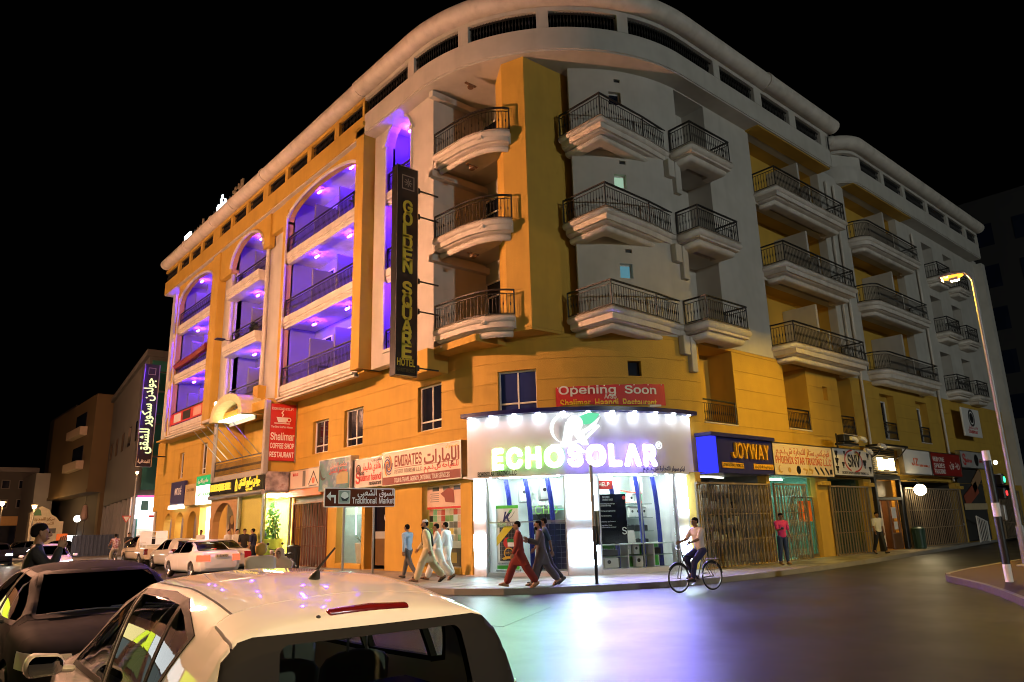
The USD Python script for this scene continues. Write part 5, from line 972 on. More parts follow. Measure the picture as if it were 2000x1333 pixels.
putl(gsg, glyphs('GOLDEN SQUARE HOTEL', .34, .03, 2, width=2.9), 40.8, 3.88, GLOWY, .01, GF); putl(gsg, glyphs('جولدن سكوير للشقق', .38, .03, 2, width=2.6), 36.8, 3.96, GLOWY, .01, GF); putl(gsg, glyphs('الفندقية', .16, .02, 1, width=.8), 35.9, 3.70, GLOWY, .01, GF); putl(gsg, flat(Polygon([(0, 0), (.28, 0), (.28, .4), (.14, .62), (0, .4)]).difference(Polygon([(.08, .06), (.2, .06), (.2, .36), (.14, .48), (.08, .36)])), .02), 37.3, 3.74, GLOWY, .01, GF, 'emblem')
SIDE = Frame((0, 34.0), (1, 0), (0, -1))
sd = thing('picture_sign', 'faded grey picture sign on the side of the entrance block', 'sign'); part(sd, 'panel', SIDE.bbox(14.05, 15.2, 0, .12, 3.58, 4.5), picmat('faded_picture_print', [(.3, (.10, .08, .09)), (.5, (.35, .28, .27)), (.62, (.5, .42, .42)), (.75, (.25, .10, .08))], 2.2))
rsg = thing('coffee_shop_sign', 'upright red coffee shop sign with white cup on the entrance block side', 'sign'); part(rsg, 'panel', SIDE.bbox(14.12, 15.42, 0, .10, 5.0, 7.75), REDP)
part(rsg, 'frame', [SIDE.box(14.06, 14.12, 0, .11, 4.95, 7.8), SIDE.box(15.42, 15.48, 0, .11, 4.95, 7.8)], STEEL)
for tx, z, h, w in (('GOLDEN SQUARE HOTEL APT', 7.45, .12, 1.1), ('The Best Coffee House', 6.58, .10, 1.1), ('Shalimar', 6.0, .34, 1.2), ('COFFEE SHOP', 5.6, .24, 1.2), ('RESTAURANT', 5.18, .24, 1.2)): part(rsg, 'lettering', SIDE.face(glyphs(tx, h, .006, 2 if h > .2 else 0, width=w), 14.17, z, .102), WHT)
part(rsg, 'cup', SIDE.face(flat(union_all([Polygon([(-.3, .25), (.3, .25), (.2, 0), (-.2, 0)]), Point(.34, .14).buffer(.11).difference(Point(.34, .14).buffer(.07)), sbox(-.4, -.07, .4, -.03)])), 14.72, 6.85, .102), WHT); part(rsg, 'steam', SIDE.face(flat(LineString([(0, 0), (.05, .08), (-.04, .16), (.04, .26)]).buffer(.025)), 14.72, 7.15, .102), WHT)
# restaurant inside the block: bright yellow room behind glass at the front and at the side
room(14.25, 17.8, 34.15, 37.0, YELW, z1=3.5, open_='y0'); part(hotel, 'restaurant_ceiling', box(14.02, 17.8, 34.02, 37.0, 3.52, 3.6), WHITEP)
shop_lamp([box(14.6, 17.2, 34.6, 34.9, 3.40, 3.44), box(14.6, 17.2, 35.8, 36.1, 3.40, 3.44)], (1, .98, .80), 120, 'restaurant_lamp')
part(hotel, 'shop_window', box(14.03, 14.05, 34.1, 36.85, .35, 3.45), GLASS); part(hotel, 'shop_window', box(14.1, 15.35, 34.03, 34.05, .35, 3.45), GLASS); part(hotel, 'window_plinth', [box(14.0, 14.12, 34.0, 36.9, .15, .34), box(14.12, 15.4, 34.0, 34.12, .15, .34)], YELW)
part(hotel, 'chrome_column', [cyl((14.05, 34.05, .15), (14.05, 34.05, 3.6), .06, 10), cyl((15.38, 34.0, .15), (15.38, 34.0, 3.6), .07, 10), cyl((14.02, 36.92, .15), (14.02, 36.92, 3.6), .09, 10)], STEEL, smooth=60)
def leafy(name, label, c, r, h, n, m, trunk=None):
    t = thing(name, label, 'plant', c)
    pts_ = RNG.normal(size=(n, 3)); pts_ /= np.linalg.norm(pts_, axis=1)[:, None]; pts_ *= (RNG.random(n)**.4)[:, None]*[r, r, h/2]; V, Fc = [], []
    for p in pts_:
        p = p+[0, 0, h*.62]; a = RNG.normal(size=3); a /= np.linalg.norm(a); b_ = np.cross(a, RNG.normal(size=3)); b_ /= np.linalg.norm(b_); s = .10+.08*RNG.random(); k = len(V); V += [p-a*s, p+b_*s*.4, p+a*s, p-b_*s*.4]; Fc += [[k, k+1, k+2], [k, k+2, k+3]]
    part(t, 'leaves', trimesh.Trimesh(V, Fc, process=False), m, kind='stuff'); part(t, 'stem', [tube([(0, 0, 0), (.04, .02, h*.35), (0, .05, h*.8)], [.05, .04, .02], 6), tube([(.1, 0, 0), (.16, -.06, h*.3), (.1, -.1, h*.7)], [.04, .03, .02], 6)], WOOD); return t
LEAFM = mat('bright_leaf', (.07, .20, .05), .5, .3, 6)
leafy('indoor_tree', 'tall leafy green plant behind the bright restaurant window', (14.95, 34.9, .2), .38, 2.7, 260, LEAFM)
part(hotel, 'green_mat', box(14.4, 15.3, 34.5, 34.52, .36, 1.4), mat('lime_panel', (.55, .62, .10)))
# arched doorway and far shops
room(15.0, 16.5, 37.2, 41.1, mat('doorway_cream', (.55, .42, .28)), z1=3.5, open_='x0'); shop_lamp(box(15.2, 16, 38, 40, 3.42, 3.46), (1, .85, .55), 10)
part(hotel, 'stone_arch', tm(mclean(box(14.05, 14.4, 37.0, 41.0, .15, 3.55))-mclean(yz(arch_poly(37.5, 40.6, .1, 2.0, 3.25), 13, 15))), mat('tan_stone', (.42, .24, .09), .6, .15, 3))
part(hotel, 'entrance_door', [bbox(14.9, 14.96, 37.6, 38.8, .16, 2.4)], WOOD); part(hotel, 'entrance_door', [bbox(14.9, 14.96, 39.2, 40.5, .16, 2.6)], mat('carved_door', (.10, .05, .025), .4, .3, 6)); part(hotel, 'gold_picture', [xf(revolve([(0, 0), (.25, 0), (.25, .02), (0, .02)], 16), (14.86, 40.0, z), ry=PI/2) for z in (1.0, 1.7, 2.4)], mat('gold_relief', (.5, .33, .12), .4))
SL2 = Frame((15.2, 0), (0, 1), (-1, 0))
ls = thing('lit_shop_sign', 'bright white lit sign with green top beside the hotel entrance', 'sign'); part(ls, 'panel', SL2.bbox(44.2, 47.2, -.2, 0, 3.42, 4.55), emit('lit_sign_white', (.95, 1, .82), 2.4)); part(ls, 'green_band', SL2.bbox(44.2, 47.2, -.2, .01, 4.56, 5.12), emit('lit_sign_green', (.06, .55, .16), .9)); part(ls, 'red_corner', SL2.box(44.2, 44.6, .011, .02, 4.56, 5.12), REDP); putl(ls, glyphs('مطعم وكافتيريا', .24, .01, 1, width=1.8), 46.9, 4.72, WHT, .012, SL2); putl(ls, glyphs('RESTAURANT', .2, .01, 1, width=2.2), 46.7, 3.9, GREENP, .004, SL2)
bg_ = thing('beige_sign', 'dull beige shop sign between the navy sign and lit green sign', 'sign'); part(bg_, 'panel', SL2.bbox(47.3, 49.35, -.2, -.02, 3.45, 4.75), mat('dull_beige', (.50, .36, .16))); putl(bg_, glyphs('CAFETERIA', .16, .006, 0, width=1.4), 49.0, 4.3, WOOD, -.015, SL2)
nv = thing('navy_sign', 'navy shop sign with pale lettering at the far end of the left shops', 'sign'); part(nv, 'panel', SL2.bbox(49.5, 52.2, -.2, 0, 3.6, 5.05), NAVY); putl(nv, glyphs('NODÉ', .42, .01, 1, width=1.3), 51.3, 4.2, WHT, .004, SL2); part(nv, 'lit_strip', SL2.bbox(49.5, 52.2, -.15, .1, 3.3, 3.55), emit('warm_strip', (1, .85, .65), 3))
room(15.9, 17.8, 44.2, 47.1, WHITEP, z1=3.4, open_='x0'); shop_lamp(box(16.1, 17.3, 44.5, 46.8, 3.3, 3.34), (1, 1, .92), 40, 'bright_shop_lamp'); room(15.9, 17.5, 47.3, 54.4, mat('brown_room', (.2, .12, .07)), z1=3.3, open_='x0'); shop_lamp(box(16.1, 17, 50, 51.5, 3.2, 3.25), (1, .8, .6), 26); shop_lamp(box(16.1, 17, 53, 53.6, 3.2, 3.25), (.95, .9, 1), 26)
part(hotel, 'shop_shelf', [box(17.2, 17.7, 44.4, 45.6, z, z+.5) for z in (.5, 1.2)], mat('dark_goods', (.12, .07, .12)))
# -- vertical hotel sign standing off the left facade
vs = thing('hotel_vertical_sign', 'tall black vertical GOLDEN SQUARE hotel sign with dull yellow letters', 'sign')
VF = Frame((0, 21.18), (1, 0), (0, -1)); part(vs, 'box', VF.bbox(13.14, 14.06, -.36, 0, 6.85, 14.85, .015), mat('black_sign_panel', (.012, .011, .010), .35))
for b_ in ((13.14, 13.16), (14.04, 14.06)): part(vs, 'edge', VF.box(*b_, 0, .012, 6.87, 14.83), STEEL)
part(vs, 'edge', [VF.box(13.14, 14.06, 0, .012, 14.81, 14.84), VF.box(13.14, 14.06, 0, .012, 6.86, 6.89)], STEEL)
OLIVE = mat('dull_yellow_letter', (.66, .56, .05), .4, .05)
z = 12.98
for ch in 'GOLDEN SQUARE':
    if ch == ' ': z -= .38; continue
    g = glyphs(ch, .47, .03, 4, width=.42); part(vs, 'letter', VF.face(g, 13.39, z, .002), OLIVE); z -= .462
part(vs, 'lettering', VF.face(glyphs('HOTEL', .25, .02, 2, width=.74), 13.22, 7.22, .002), OLIVE); part(vs, 'lettering', VF.face(glyphs('APARTMENTS', .13, .01, 0, width=.74), 13.22, 7.0, .002), mat('faint_letter', (.10, .085, .02)))
part(vs, 'emblem_frame', [VF.face(flat(sbox(-.27, -.29, .27, .29).difference(sbox(-.23, -.25, .23, .25))), 13.62, 14.2, .002)], mat('grey_letter', (.25, .24, .22))); part(vs, 'emblem', [VF.face(flat(union_all([affinity.rotate(sbox(-.015, .03, .015, .17), a, origin=(0, 0)) for a in range(0, 360, 45)])), 13.62, 14.2, .002)], mat('grey_letter', (.25, .24, .22)))
for z in (14.05, 13.0, 10.45, 9.3, 7.2): part(vs, 'bracket', [VF.box(14.06, 15.05, -.12, -.08, z, z+.05), VF.box(14.10, 14.2, -.13, -.07, z-.08, z+.12)], IRON)
# -- rooftop letters
rt = thing('rooftop_sign', 'partly glowing white letters standing on the roof edge far left', 'sign'); RF = Frame((14.5, 0), (0, 1), (-1, 0)); RW = emit('roof_white', (.85, .92, 1), 8)
part(rt, 'lattice', [RF.box(42.0, 51.3, -.06, 0, 20.9, 20.97), RF.box(42.0, 51.3, -.06, 0, 21.5, 21.56)]+[RF.box(42+k*.93, 42.05+k*.93, -.06, 0, 20.4, 22.1) for k in range(11)], STEEL)
part(rt, 'lit_block', RF.bbox(50.0, 51.3, 0, .12, 20.95, 22.1), RW); part(rt, 'lit_bar', RF.bbox(46.9, 49.6, 0, .12, 20.75, 21.08), RW); part(rt, 'lit_bar', RF.bbox(43.0, 44.9, 0, .12, 20.95, 21.3), RW)
part(rt, 'letter', [RF.face(glyphs('سكوير', 1.15, .1, 2, width=1.6), 45.1, 21.5, .0, True)], emit('roof_dim', (.7, .85, 1), 4.0)); part(rt, 'letter', RF.face(glyphs('جولدن', .9, .1, 2, width=2.4), 48.9, 21.3, .0, True), mat('unlit_letter', (.30, .26, .18))); part(rt, 'letter', RF.face(glyphs('للشقق', 1.0, .1, 2, width=2.0), 42.6, 21.4, .0, True), mat('unlit_letter', (.30, .26, .18)))
part(rt, 'warm_bulb', RF.bbox(45.9, 46.15, 0, .1, 20.9, 21.25), emit('warm_bulb', (1, .85, .5), 3))
for lab, loc, r_, h_ in (('dark leafy plant on the top floor of the big purple bay', (14.95, 27.3, F3), .32, 1.0), ('dark plant on the middle floor railing of the narrow bay', (15.0, 38.9, F2), .25, .9)): leafy('balcony_plant', lab, loc, r_, h_, 120, mat('dark_leaf', (.03, .06, .03), .6))

# ------------------------------------------------------------------ people
SKIN = [mat('skin_brown', (.24, .125, .07), .55, .08, 8), mat('skin_light_brown', (.38, .21, .13), .55, .08, 8)]
HAIR = mat('black_hair', (.009, .008, .007), .9, .3, 30, spec=.08); EYE = mat('dark_eye', (.01, .008, .007), .2); SOLE = mat('dark_shoe', (.03, .022, .018), .5); SANDAL = mat('tan_sandal', (.26, .14, .06), .6)
def hull(ps):
    pts = []
    for c, r in ps:
        r = np.broadcast_to(np.asarray(r, float), (3,)); pts.append(_SPH*r+np.asarray(c, float))
    return m3.Manifold.hull_points(np.vstack(pts).astype(np.float64))
_SPH = np.array(trimesh.creation.icosphere(1, 1.0).vertices)
def chain(ps): return m3.Manifold.batch_boolean([hull([a, b]) for a, b in zip(ps[:-1], ps[1:])], m3.OpType.Add)
def U(*ms): return m3.Manifold.batch_boolean([m for m in ms if m is not None], m3.OpType.Add)
def soft(m, L=.035, it=6):
    t = tm(m.refine_to_length(L)); t.merge_vertices(); return trimesh.smoothing.filter_taubin(t, lamb=.5, nu=.53, iterations=it)
def rotm(rx=0, ry=0, rz=0):
    R = trimesh.transformations.euler_matrix(rx, ry, rz, 'sxyz')[:3, :3]; return R
class Body:
    def __init__(s, H=1.72, lean=4, legs=((20, 5), (-22, 18)), arms=((-18, 8, 15), (18, 8, 15)), head_yaw=0, head_pitch=0, hip_z=None, splay=0, twist=(0, 0)):
        k = H/1.72; s.k = k; s.J = {}; J = s.J
        hz = .90*k; L = math.radians(lean); up = np.array([0, math.sin(L), math.cos(L)])
        pel = np.array([0, 0, hz]); J['pel'] = pel; J['waist'] = pel+up*.16*k; J['chest'] = pel+up*.38*k; J['neck'] = pel+up*.545*k; J['head'] = J['neck']+(up+np.array([0, .10*math.cos(math.radians(head_yaw)), 0]))*.155*k
        s.head_R = rotm(math.radians(-head_pitch), 0, math.radians(head_yaw)); low = 9
        for i, sd in enumerate((-1, 1)):
            a, kn = map(math.radians, legs[i]); hip = pel+np.array([sd*.092*k, 0, -.02]); th = np.array([sd*math.sin(math.radians(splay)), math.sin(a), -math.cos(a)]); b = a-kn; sh = np.array([sd*math.sin(math.radians(splay))*.5, math.sin(b), -math.cos(b)])
            J[f'hip{i}'] = hip; J[f'knee{i}'] = hip+th*.425*k; J[f'ank{i}'] = J[f'knee{i}']+sh*.40*k
            fp = min(0, b)*.9 if a < 0 or b < -.25 else max(0, b)*.5; fwd = np.array([0, math.cos(fp), math.sin(fp)]); dn = np.array([0, math.sin(fp), -math.cos(fp)]); s.J[f'heel{i}'] = J[f'ank{i}']+dn*.055*k-fwd*.045*k; s.J[f'toe{i}'] = J[f'ank{i}']+dn*.062*k+fwd*.17*k
            low = min(low, J[f'heel{i}'][2], J[f'toe{i}'][2])
            f, ab, el = arms[i][:3]; f, ab, el = map(math.radians, (f, ab, el)); sho = J['neck']+np.array([sd*.185*k, -.01, -.055*k]); ua = np.array([sd*math.sin(ab), math.sin(f)*math.cos(ab), -math.cos(f)*math.cos(ab)]); fo = f+el; inn = arms[i][3] if len(arms[i]) > 3 else 0; fa = np.array([sd*math.sin(ab)*.6-sd*math.sin(math.radians(inn)), math.sin(fo), -math.cos(fo)]); fa /= np.linalg.norm(fa)
            J[f'sho{i}'] = sho; J[f'elb{i}'] = sho+ua*.285*k; J[f'wri{i}'] = J[f'elb{i}']+fa*.25*k; J[f'fad{i}'] = fa
        dz = (.033*k-low) if hip_z is None else hip_z-hz
        for n in J:
            if not n.startswith('fad'): J[n] = J[n]+np.array([0, 0, dz])
    def skin(s):
        J, k = s.J, s.k; ms = [hull([(J['pel'], (.14*k, .10*k, .09*k)), (J['waist'], (.125*k, .09*k, .09*k))]), hull([(J['waist'], (.125*k, .09*k, .09*k)), (J['chest'], (.15*k, .11*k, .12*k))]), hull([(J['chest'], (.15*k, .10*k, .1*k)), (J['sho0'], .05*k), (J['sho1'], .05*k), (J['neck'], .055*k)]), hull([(J['neck'], .052*k), (J['head']-np.array([0, .01, .06*k]), .05*k)])]
        for i in (0, 1):
            ms += [chain([(J[f'hip{i}'], .085*k), (J[f'knee{i}'], .056*k), (J[f'knee{i}']*.65+J[f'ank{i}']*.35, .052*k), (J[f'ank{i}'], .038*k)]), hull([(J[f'heel{i}'], .034*k), (J[f'toe{i}'], (.042*k, .045*k, .024*k)), (J[f'ank{i}'], .036*k)])]
            ms += [chain([(J[f'sho{i}'], .050*k), (J[f'elb{i}'], .040*k), (J[f'wri{i}'], .028*k)])]; ms += s.hand(i)
        ms += s.headm(); return U(*ms)
    def hand(s, i):
        J, k = s.J, s.k; w, d = J[f'wri{i}'], J[f'fad{i}']; sd = -1 if i == 0 else 1
        side = np.array([0, 1, 0.])-d*d[1]; side /= np.linalg.norm(side)+1e-9; nrm = np.cross(d, side)*sd; out = [hull([(w+d*.02, .022*k), (w+d*.085*k+side*.028*k, .016*k), (w+d*.085*k-side*.028*k, .016*k)])]
        for q, (o, L) in enumerate(((.030, .066), (.010, .075), (-.010, .070), (-.029, .054))):
            b = w+d*.085*k+side*o*k; m_ = b+d*L*.5*k-nrm*.004; e = m_+d*L*.45*k-nrm*.022*k; out.append(chain([(b, .0095*k), (m_, .009*k), (e, .008*k)]))
        b = w+d*.03*k+side*.03*k; out.append(chain([(b, .011*k), (b+d*.03*k+side*.022*k, .010*k), (b+d*.055*k+side*.020*k-nrm*.012*k, .009*k)])); return out
    def hp(s, v): return s.J['head']+s.head_R@(np.array(v)*s.k)
    def headm(s):
        k = s.k; return [hull([(s.hp((0, -.012, .035)), (.074*k, .088*k, .075*k)), (s.hp((0, .012, -.03)), (.062*k, .072*k, .06*k)), (s.hp((0, .035, -.085)), (.036*k, .036*k, .022*k))]), hull([(s.hp((0, .086, .02)), .010*k), (s.hp((0, .106, -.022)), .014*k), (s.hp((0, .086, -.028)), .016*k)]), hull([(s.hp((0, .088, -.062)), (.024*k, .008*k, .008*k)), (s.hp((0, .082, -.066)), (.02*k, .01*k, .01*k))])]+[hull([(s.hp((sd*.076, -.005, .012)), (.010*k, .016*k, .022*k)), (s.hp((sd*.074, .0, -.018)), (.008*k, .012*k, .014*k))]) for sd in (-1, 1)]
def person(label, loc, face, wear, group=None, skin=0, hair=True, detail=True, **pose):
    "face: world direction (dx, dy) the person looks along"
    rz = math.atan2(-face[0], face[1]); t = thing('person', label, 'person', loc, rz, group); b = Body(**pose); J, k = b.J, b.k
    part(t, 'body', soft(b.skin(), .03, 3) if detail else tm(b.skin()), SKIN[skin], smooth=True)
    part(t, 'eyes', [ball(b.hp((sd*.030, .083, .010)), .010*k, 1) for sd in (-1, 1)]+[cyl(b.hp((sd*.018, .090, .032)), b.hp((sd*.044, .084, .032)), .004, 4) for sd in (-1, 1)], EYE)
    fine = (lambda m: soft(m, .04, 5)) if detail else tm
    for w in wear:
        kind, m_ = w[0], w[1]
        if kind == 'shirt':
            g = [hull([(J['pel']+[0, 0, .0], (.165*k, .125*k, .05*k)), (J['waist'], (.155*k, .12*k, .1*k))]), hull([(J['waist'], (.155*k, .12*k, .1*k)), (J['chest'], (.175*k, .125*k, .13*k))]), hull([(J['chest'], (.175*k, .12*k, .12*k)), (J['sho0'], .068*k), (J['sho1'], .068*k), (J['neck']-[0, 0, .012], .062*k)])]
            for i in (0, 1):
                long_ = len(w) > 2 and w[2] == 'long'; mid = J[f'elb{i}']*.85+J[f'sho{i}']*.15
                g.append(chain([(J[f'sho{i}'], .070*k), (J[f'elb{i}'], .058*k), (J[f'wri{i}'], .042*k)]) if long_ else chain([(J[f'sho{i}'], .070*k), (mid, .062*k)]))
            part(t, 'shirt', fine(U(*g)), m_, smooth=True); c0 = J['neck']; part(t, 'collar', [hull([(c0+[sd*.03, .03, -.015], .03*k), (c0+[sd*.045, .065, -.05], .012*k), (c0+[0, -.05, .005], .03*k)]) for sd in (-1, 1)], m_)
        elif kind in ('kameez', 'robe'):
            lowz = .50*k if kind == 'kameez' else .10*k; g = [hull([(J['waist'], (.155*k, .125*k, .1*k)), (J['chest'], (.178*k, .13*k, .13*k))]), hull([(J['chest'], (.178*k, .125*k, .12*k)), (J['sho0'], .070*k), (J['sho1'], .070*k), (J['neck']-[0, 0, .012], .064*k)])]
            ends = []
            for i in (0, 1):
                kn = J[f'knee{i}'] if kind == 'kameez' else J[f'ank{i}']; e = np.array(kn)+[(-1 if i == 0 else 1)*.03, 0, .08 if kind == 'kameez' else .02]; ends.append((e, (.12*k, .085*k, .03)) if kind == 'kameez' else (e, (.11*k, .09*k, .04)))
            g += [hull([(J['waist'], (.155*k, .125*k, .08*k)), (J['pel'], (.175*k, .145*k, .1*k))])]; g += [hull([(J['pel'], (.172*k, .14*k, .1*k)), ends[0], ends[1]])]
            for i in (0, 1): g.append(chain([(J[f'sho{i}'], .074*k), (J[f'elb{i}'], .064*k), (J[f'wri{i}']*.9+J[f'elb{i}']*.1, .056*k)]))
            part(t, 'tunic' if kind == 'kameez' else 'robe', fine(U(*g)), m_, smooth=True); c0 = J['neck']; part(t, 'collar', hull([(c0+[0, .0, -.01], (.062*k, .066*k, .018*k)), (c0+[0, 0, .012], (.056*k, .060*k, .015*k))]), m_)
        elif kind in ('trousers', 'shalwar'):
            e = .022 if kind == 'trousers' else .052; g = [hull([(J['pel'], (.155*k, .118*k, .075*k)), (J['hip0'], .10*k), (J['hip1'], .10*k)])]
            for i in (0, 1): g.append(chain([(J[f'hip{i}'], (.095+e*.6)*k), (J[f'knee{i}'], (.062+e)*k), (J[f'ank{i}']*.8+J[f'knee{i}']*.2, (.052+e*(1 if kind == 'shalwar' else .6))*k), (J[f'ank{i}']+[0, 0, .01], (.048+e*.25)*k)]))
            part(t, 'trousers', fine(U(*g)), m_, smooth=True)
        elif kind == 'shoes':
            for i in (0, 1): part(t, 'shoe', tm(hull([(J[f'heel{i}']-[0, 0, .004], .040*k), (J[f'toe{i}']-[0, 0, .004], (.048*k, .05*k, .028*k)), (J[f'ank{i}']-[0, 0, .03], .042*k)])), m_, smooth=True)
        elif kind == 'sandals':
            for i in (0, 1): part(t, 'sandal', [tm(hull([(J[f'heel{i}']-[0, 0, .030], (.04*k, .04*k, .008)), (J[f'toe{i}']-[0, 0, .018], (.048*k, .055*k, .008))])), tm(hull([(J[f'toe{i}']*.6+J[f'ank{i}']*.4, (.05*k, .03, .012)), (J[f'toe{i}']*.7+J[f'ank{i}']*.3-[0, 0, .03], (.05*k, .02, .012))]))], m_)
        elif kind == 'scarf':
            c0 = J['neck']; d = [(c0+[sd*.09, .085, -.03], .05*k) for sd in (-1, 1)]; part(t, 'scarf', fine(U(hull([(c0+[-.07, -.02, .0], .06*k), (c0+[.07, -.02, .0], .06*k), (c0+[0, .07, -.03], .05*k)]), chain([(c0+[.08, .06, -.02], .055*k), (J['chest']+[.12, .125, .02], .05*k), (J['waist']+[.12, .14, .0], .05*k)]), chain([(c0+[.09, -.05, -.02], .06*k), (J['chest']+[.15, -.11, .0], .055*k), (J['waist']+[.15, -.14, -.05], .04*k)]))), m_, smooth=True)
        elif kind == 'cap': part(t, 'cap', tm(hull([(b.hp((0, -.012, .075)), (.082*k, .095*k, .05*k)), (b.hp((0, -.012, .105)), (.07*k, .08*k, .03*k))])), m_, smooth=True)
        elif kind == 'headscarf':
            hd = U(hull([(b.hp((0, -.03, .04)), (.105*k, .115*k, .10*k)), (b.hp((0, -.035, -.05)), (.10*k, .10*k, .08*k))]), hull([(b.hp((0, -.03, -.06)), (.10*k, .10*k, .06*k)), (J['sho0']+[0, -.02, .0], .10*k), (J['sho1']+[0, -.02, .0], .10*k), (J['chest']+[0, -.06, .0], .16*k)]))
            hd = hd-hull([(b.hp((0, .11, .0)), (.066*k, .10*k, .092*k)), (b.hp((0, .20, -.02)), (.09*k, .10*k, .11*k))]); part(t, 'headscarf', soft(hd, .035, 4), m_, smooth=True)
        elif kind == 'headwrap': part(t, 'headscarf', fine(U(hull([(b.hp((0, -.03, .055)), (.115*k, .125*k, .085*k)), (b.hp((0, -.03, -.02)), (.112*k, .12*k, .085*k))]))-hull([(b.hp((0, .13, .0)), (.06*k, .08*k, .08*k)), (b.hp((0, .18, -.02)), (.07*k, .08*k, .09*k))])), m_, smooth=True)
        elif kind == 'shawl': part(t, 'shawl', fine(U(hull([(J['sho0'], .11*k), (J['sho1'], .11*k), (J['chest'], (.24*k, .17*k, .1)), (J['waist']-[0, 0, .1], (.26*k, .19*k, .1))]))), m_, smooth=True)
        elif kind == 'bag': part(t, 'held_item', bbox(*(J['wri1'][0]+np.array([-.03, .03])), *(J['wri1'][1]+np.array([0.03, .14])), *(J['wri1'][2]+np.array([-.02, .06])), .01), m_)
        elif kind == 'beard': part(t, 'beard', tm(hull([(b.hp((0, .055, -.085)), (.05*k, .045*k, .03*k)), (b.hp((0, .05, -.12)), (.03*k, .03*k, .03*k))])), HAIR, smooth=True)
    if hair:
        cap = hull([(b.hp((0, -.022, .055)), (.082*k, .092*k, .07*k)), (b.hp((0, -.05, .0)), (.072*k, .062*k, .05*k))])-hull([(b.hp((0, .115, -.02)), (.09*k, .06*k, .085*k)), (b.hp((0, .16, -.05)), (.1*k, .06*k, .1*k))]); part(t, 'hair', soft(cap, .03, 2) if detail else tm(cap), HAIR, smooth=True)
    return t
def cloth(n, c, v=.08): return mat('cloth_'+n, c, .8, v, 5, .25, 60)
LFT, RGT = (-.80, .60), (.80, -.60)
walk = dict(legs=((24, 4), (-20, 22)), arms=((-22, 7, 12), (20, 7, 18)))
walk2 = dict(legs=((-22, 20), (26, 5)), arms=((24, 7, 18), (-20, 7, 12)))
BLK = cloth('black', (.015, .015, .017)); GRYT = cloth('grey_trousers', (.10, .10, .105)); DKBL = cloth('dark_blue', (.015, .02, .055)); WHC = cloth('white', (.66, .66, .66), .04)
# the group walking past the travel agency
person('man in pale blue shirt and grey trousers walking away past the ochre pillar', (13.55, 20.9, .15), (-.25, .97), [('shirt', cloth('pale_blue', (.30, .45, .62)), 'long'), ('trousers', GRYT), ('shoes', SOLE)], H=1.70, lean=4, legs=((-24, 14), (22, 6)), arms=((-14, 12, 12), (14, 10, 22)))
person('man in cream tunic with black scarf striding past the leaflet window', (12.85, 18.75, .15), (-.72, .69), [('shalwar', cloth('cream', (.55, .48, .30))), ('kameez', cloth('cream', (.55, .48, .30))), ('scarf', BLK), ('sandals', SOLE), ('cap', WHC), ('beard', HAIR)], H=1.80, lean=6, head_yaw=20, **walk)
person('man in white mostly hidden behind the man in cream tunic', (13.5, 19.15, .15), LFT, [('shalwar', WHC), ('kameez', WHC), ('sandals', SOLE)], H=1.70, **walk2)
person('man in long white clothes walking with his back turned beside the leaflet window', (14.05, 19.45, .15), (-.45, .89), [('shalwar', cloth('offwhite', (.60, .56, .50), .05)), ('kameez', WHC), ('sandals', SANDAL)], H=1.68, lean=3, legs=((-12, 12), (14, 4)), arms=((8, 6, 14), (-10, 7, 12)))
# passing the bright shop
person('man in maroon tunic and trousers striding past the tall green banner', (13.05, 14.85, .15), LFT, [('shalwar', cloth('maroon', (.20, .022, .018))), ('kameez', cloth('maroon', (.20, .022, .018))), ('sandals', SANDAL)], H=1.68, lean=3, legs=((-26, 8), (28, 6)), arms=((10, 6, 16), (-12, 8, 12)), skin=1)
person('bearded man in dark grey tunic with raised hand beside the man in maroon', (13.75, 14.75, .15), LFT, [('shalwar', cloth('dark_grey', (.085, .075, .085))), ('kameez', cloth('dark_grey', (.085, .075, .085))), ('sandals', SOLE), ('beard', HAIR)], H=1.70, lean=5, legs=((22, 8), (-24, 14)), arms=((18, 8, 95, 10), (10, 8, 90, 14)))
person('man in dark blue shirt half hidden behind the man in dark grey', (14.1, 14.95, .15), LFT, [('shirt', cloth('steel_blue', (.03, .07, .12)), 'short'), ('trousers', BLK), ('shoes', SOLE)], H=1.76, lean=3, **walk)
# further right
person('man in bright pink shirt and jeans standing at the folding gate reading his phone', (24.05, 13.62, .15), (-.55, -.83), [('shirt', cloth('hot_pink', (.60, .03, .16)), 'short'), ('trousers', cloth('jeans', (.03, .05, .11))), ('shoes', SANDAL), ('bag', BLACK)], H=1.68, lean=3, legs=((5, 2), (-6, 6)), arms=((12, 6, 8), (22, 6, 80, 12)), head_pitch=18)
person('man in white shirt and black trousers walking out from the lit entrance', (31.95, 13.75, .15), (-.55, -.83), [('shirt', cloth('shirt_white', (.55, .54, .50), .04), 'short'), ('trousers', BLK), ('shoes', SOLE)], H=1.66, lean=3, legs=((18, 4), (-16, 14)), arms=((-14, 14, 12), (14, 14, 18)))
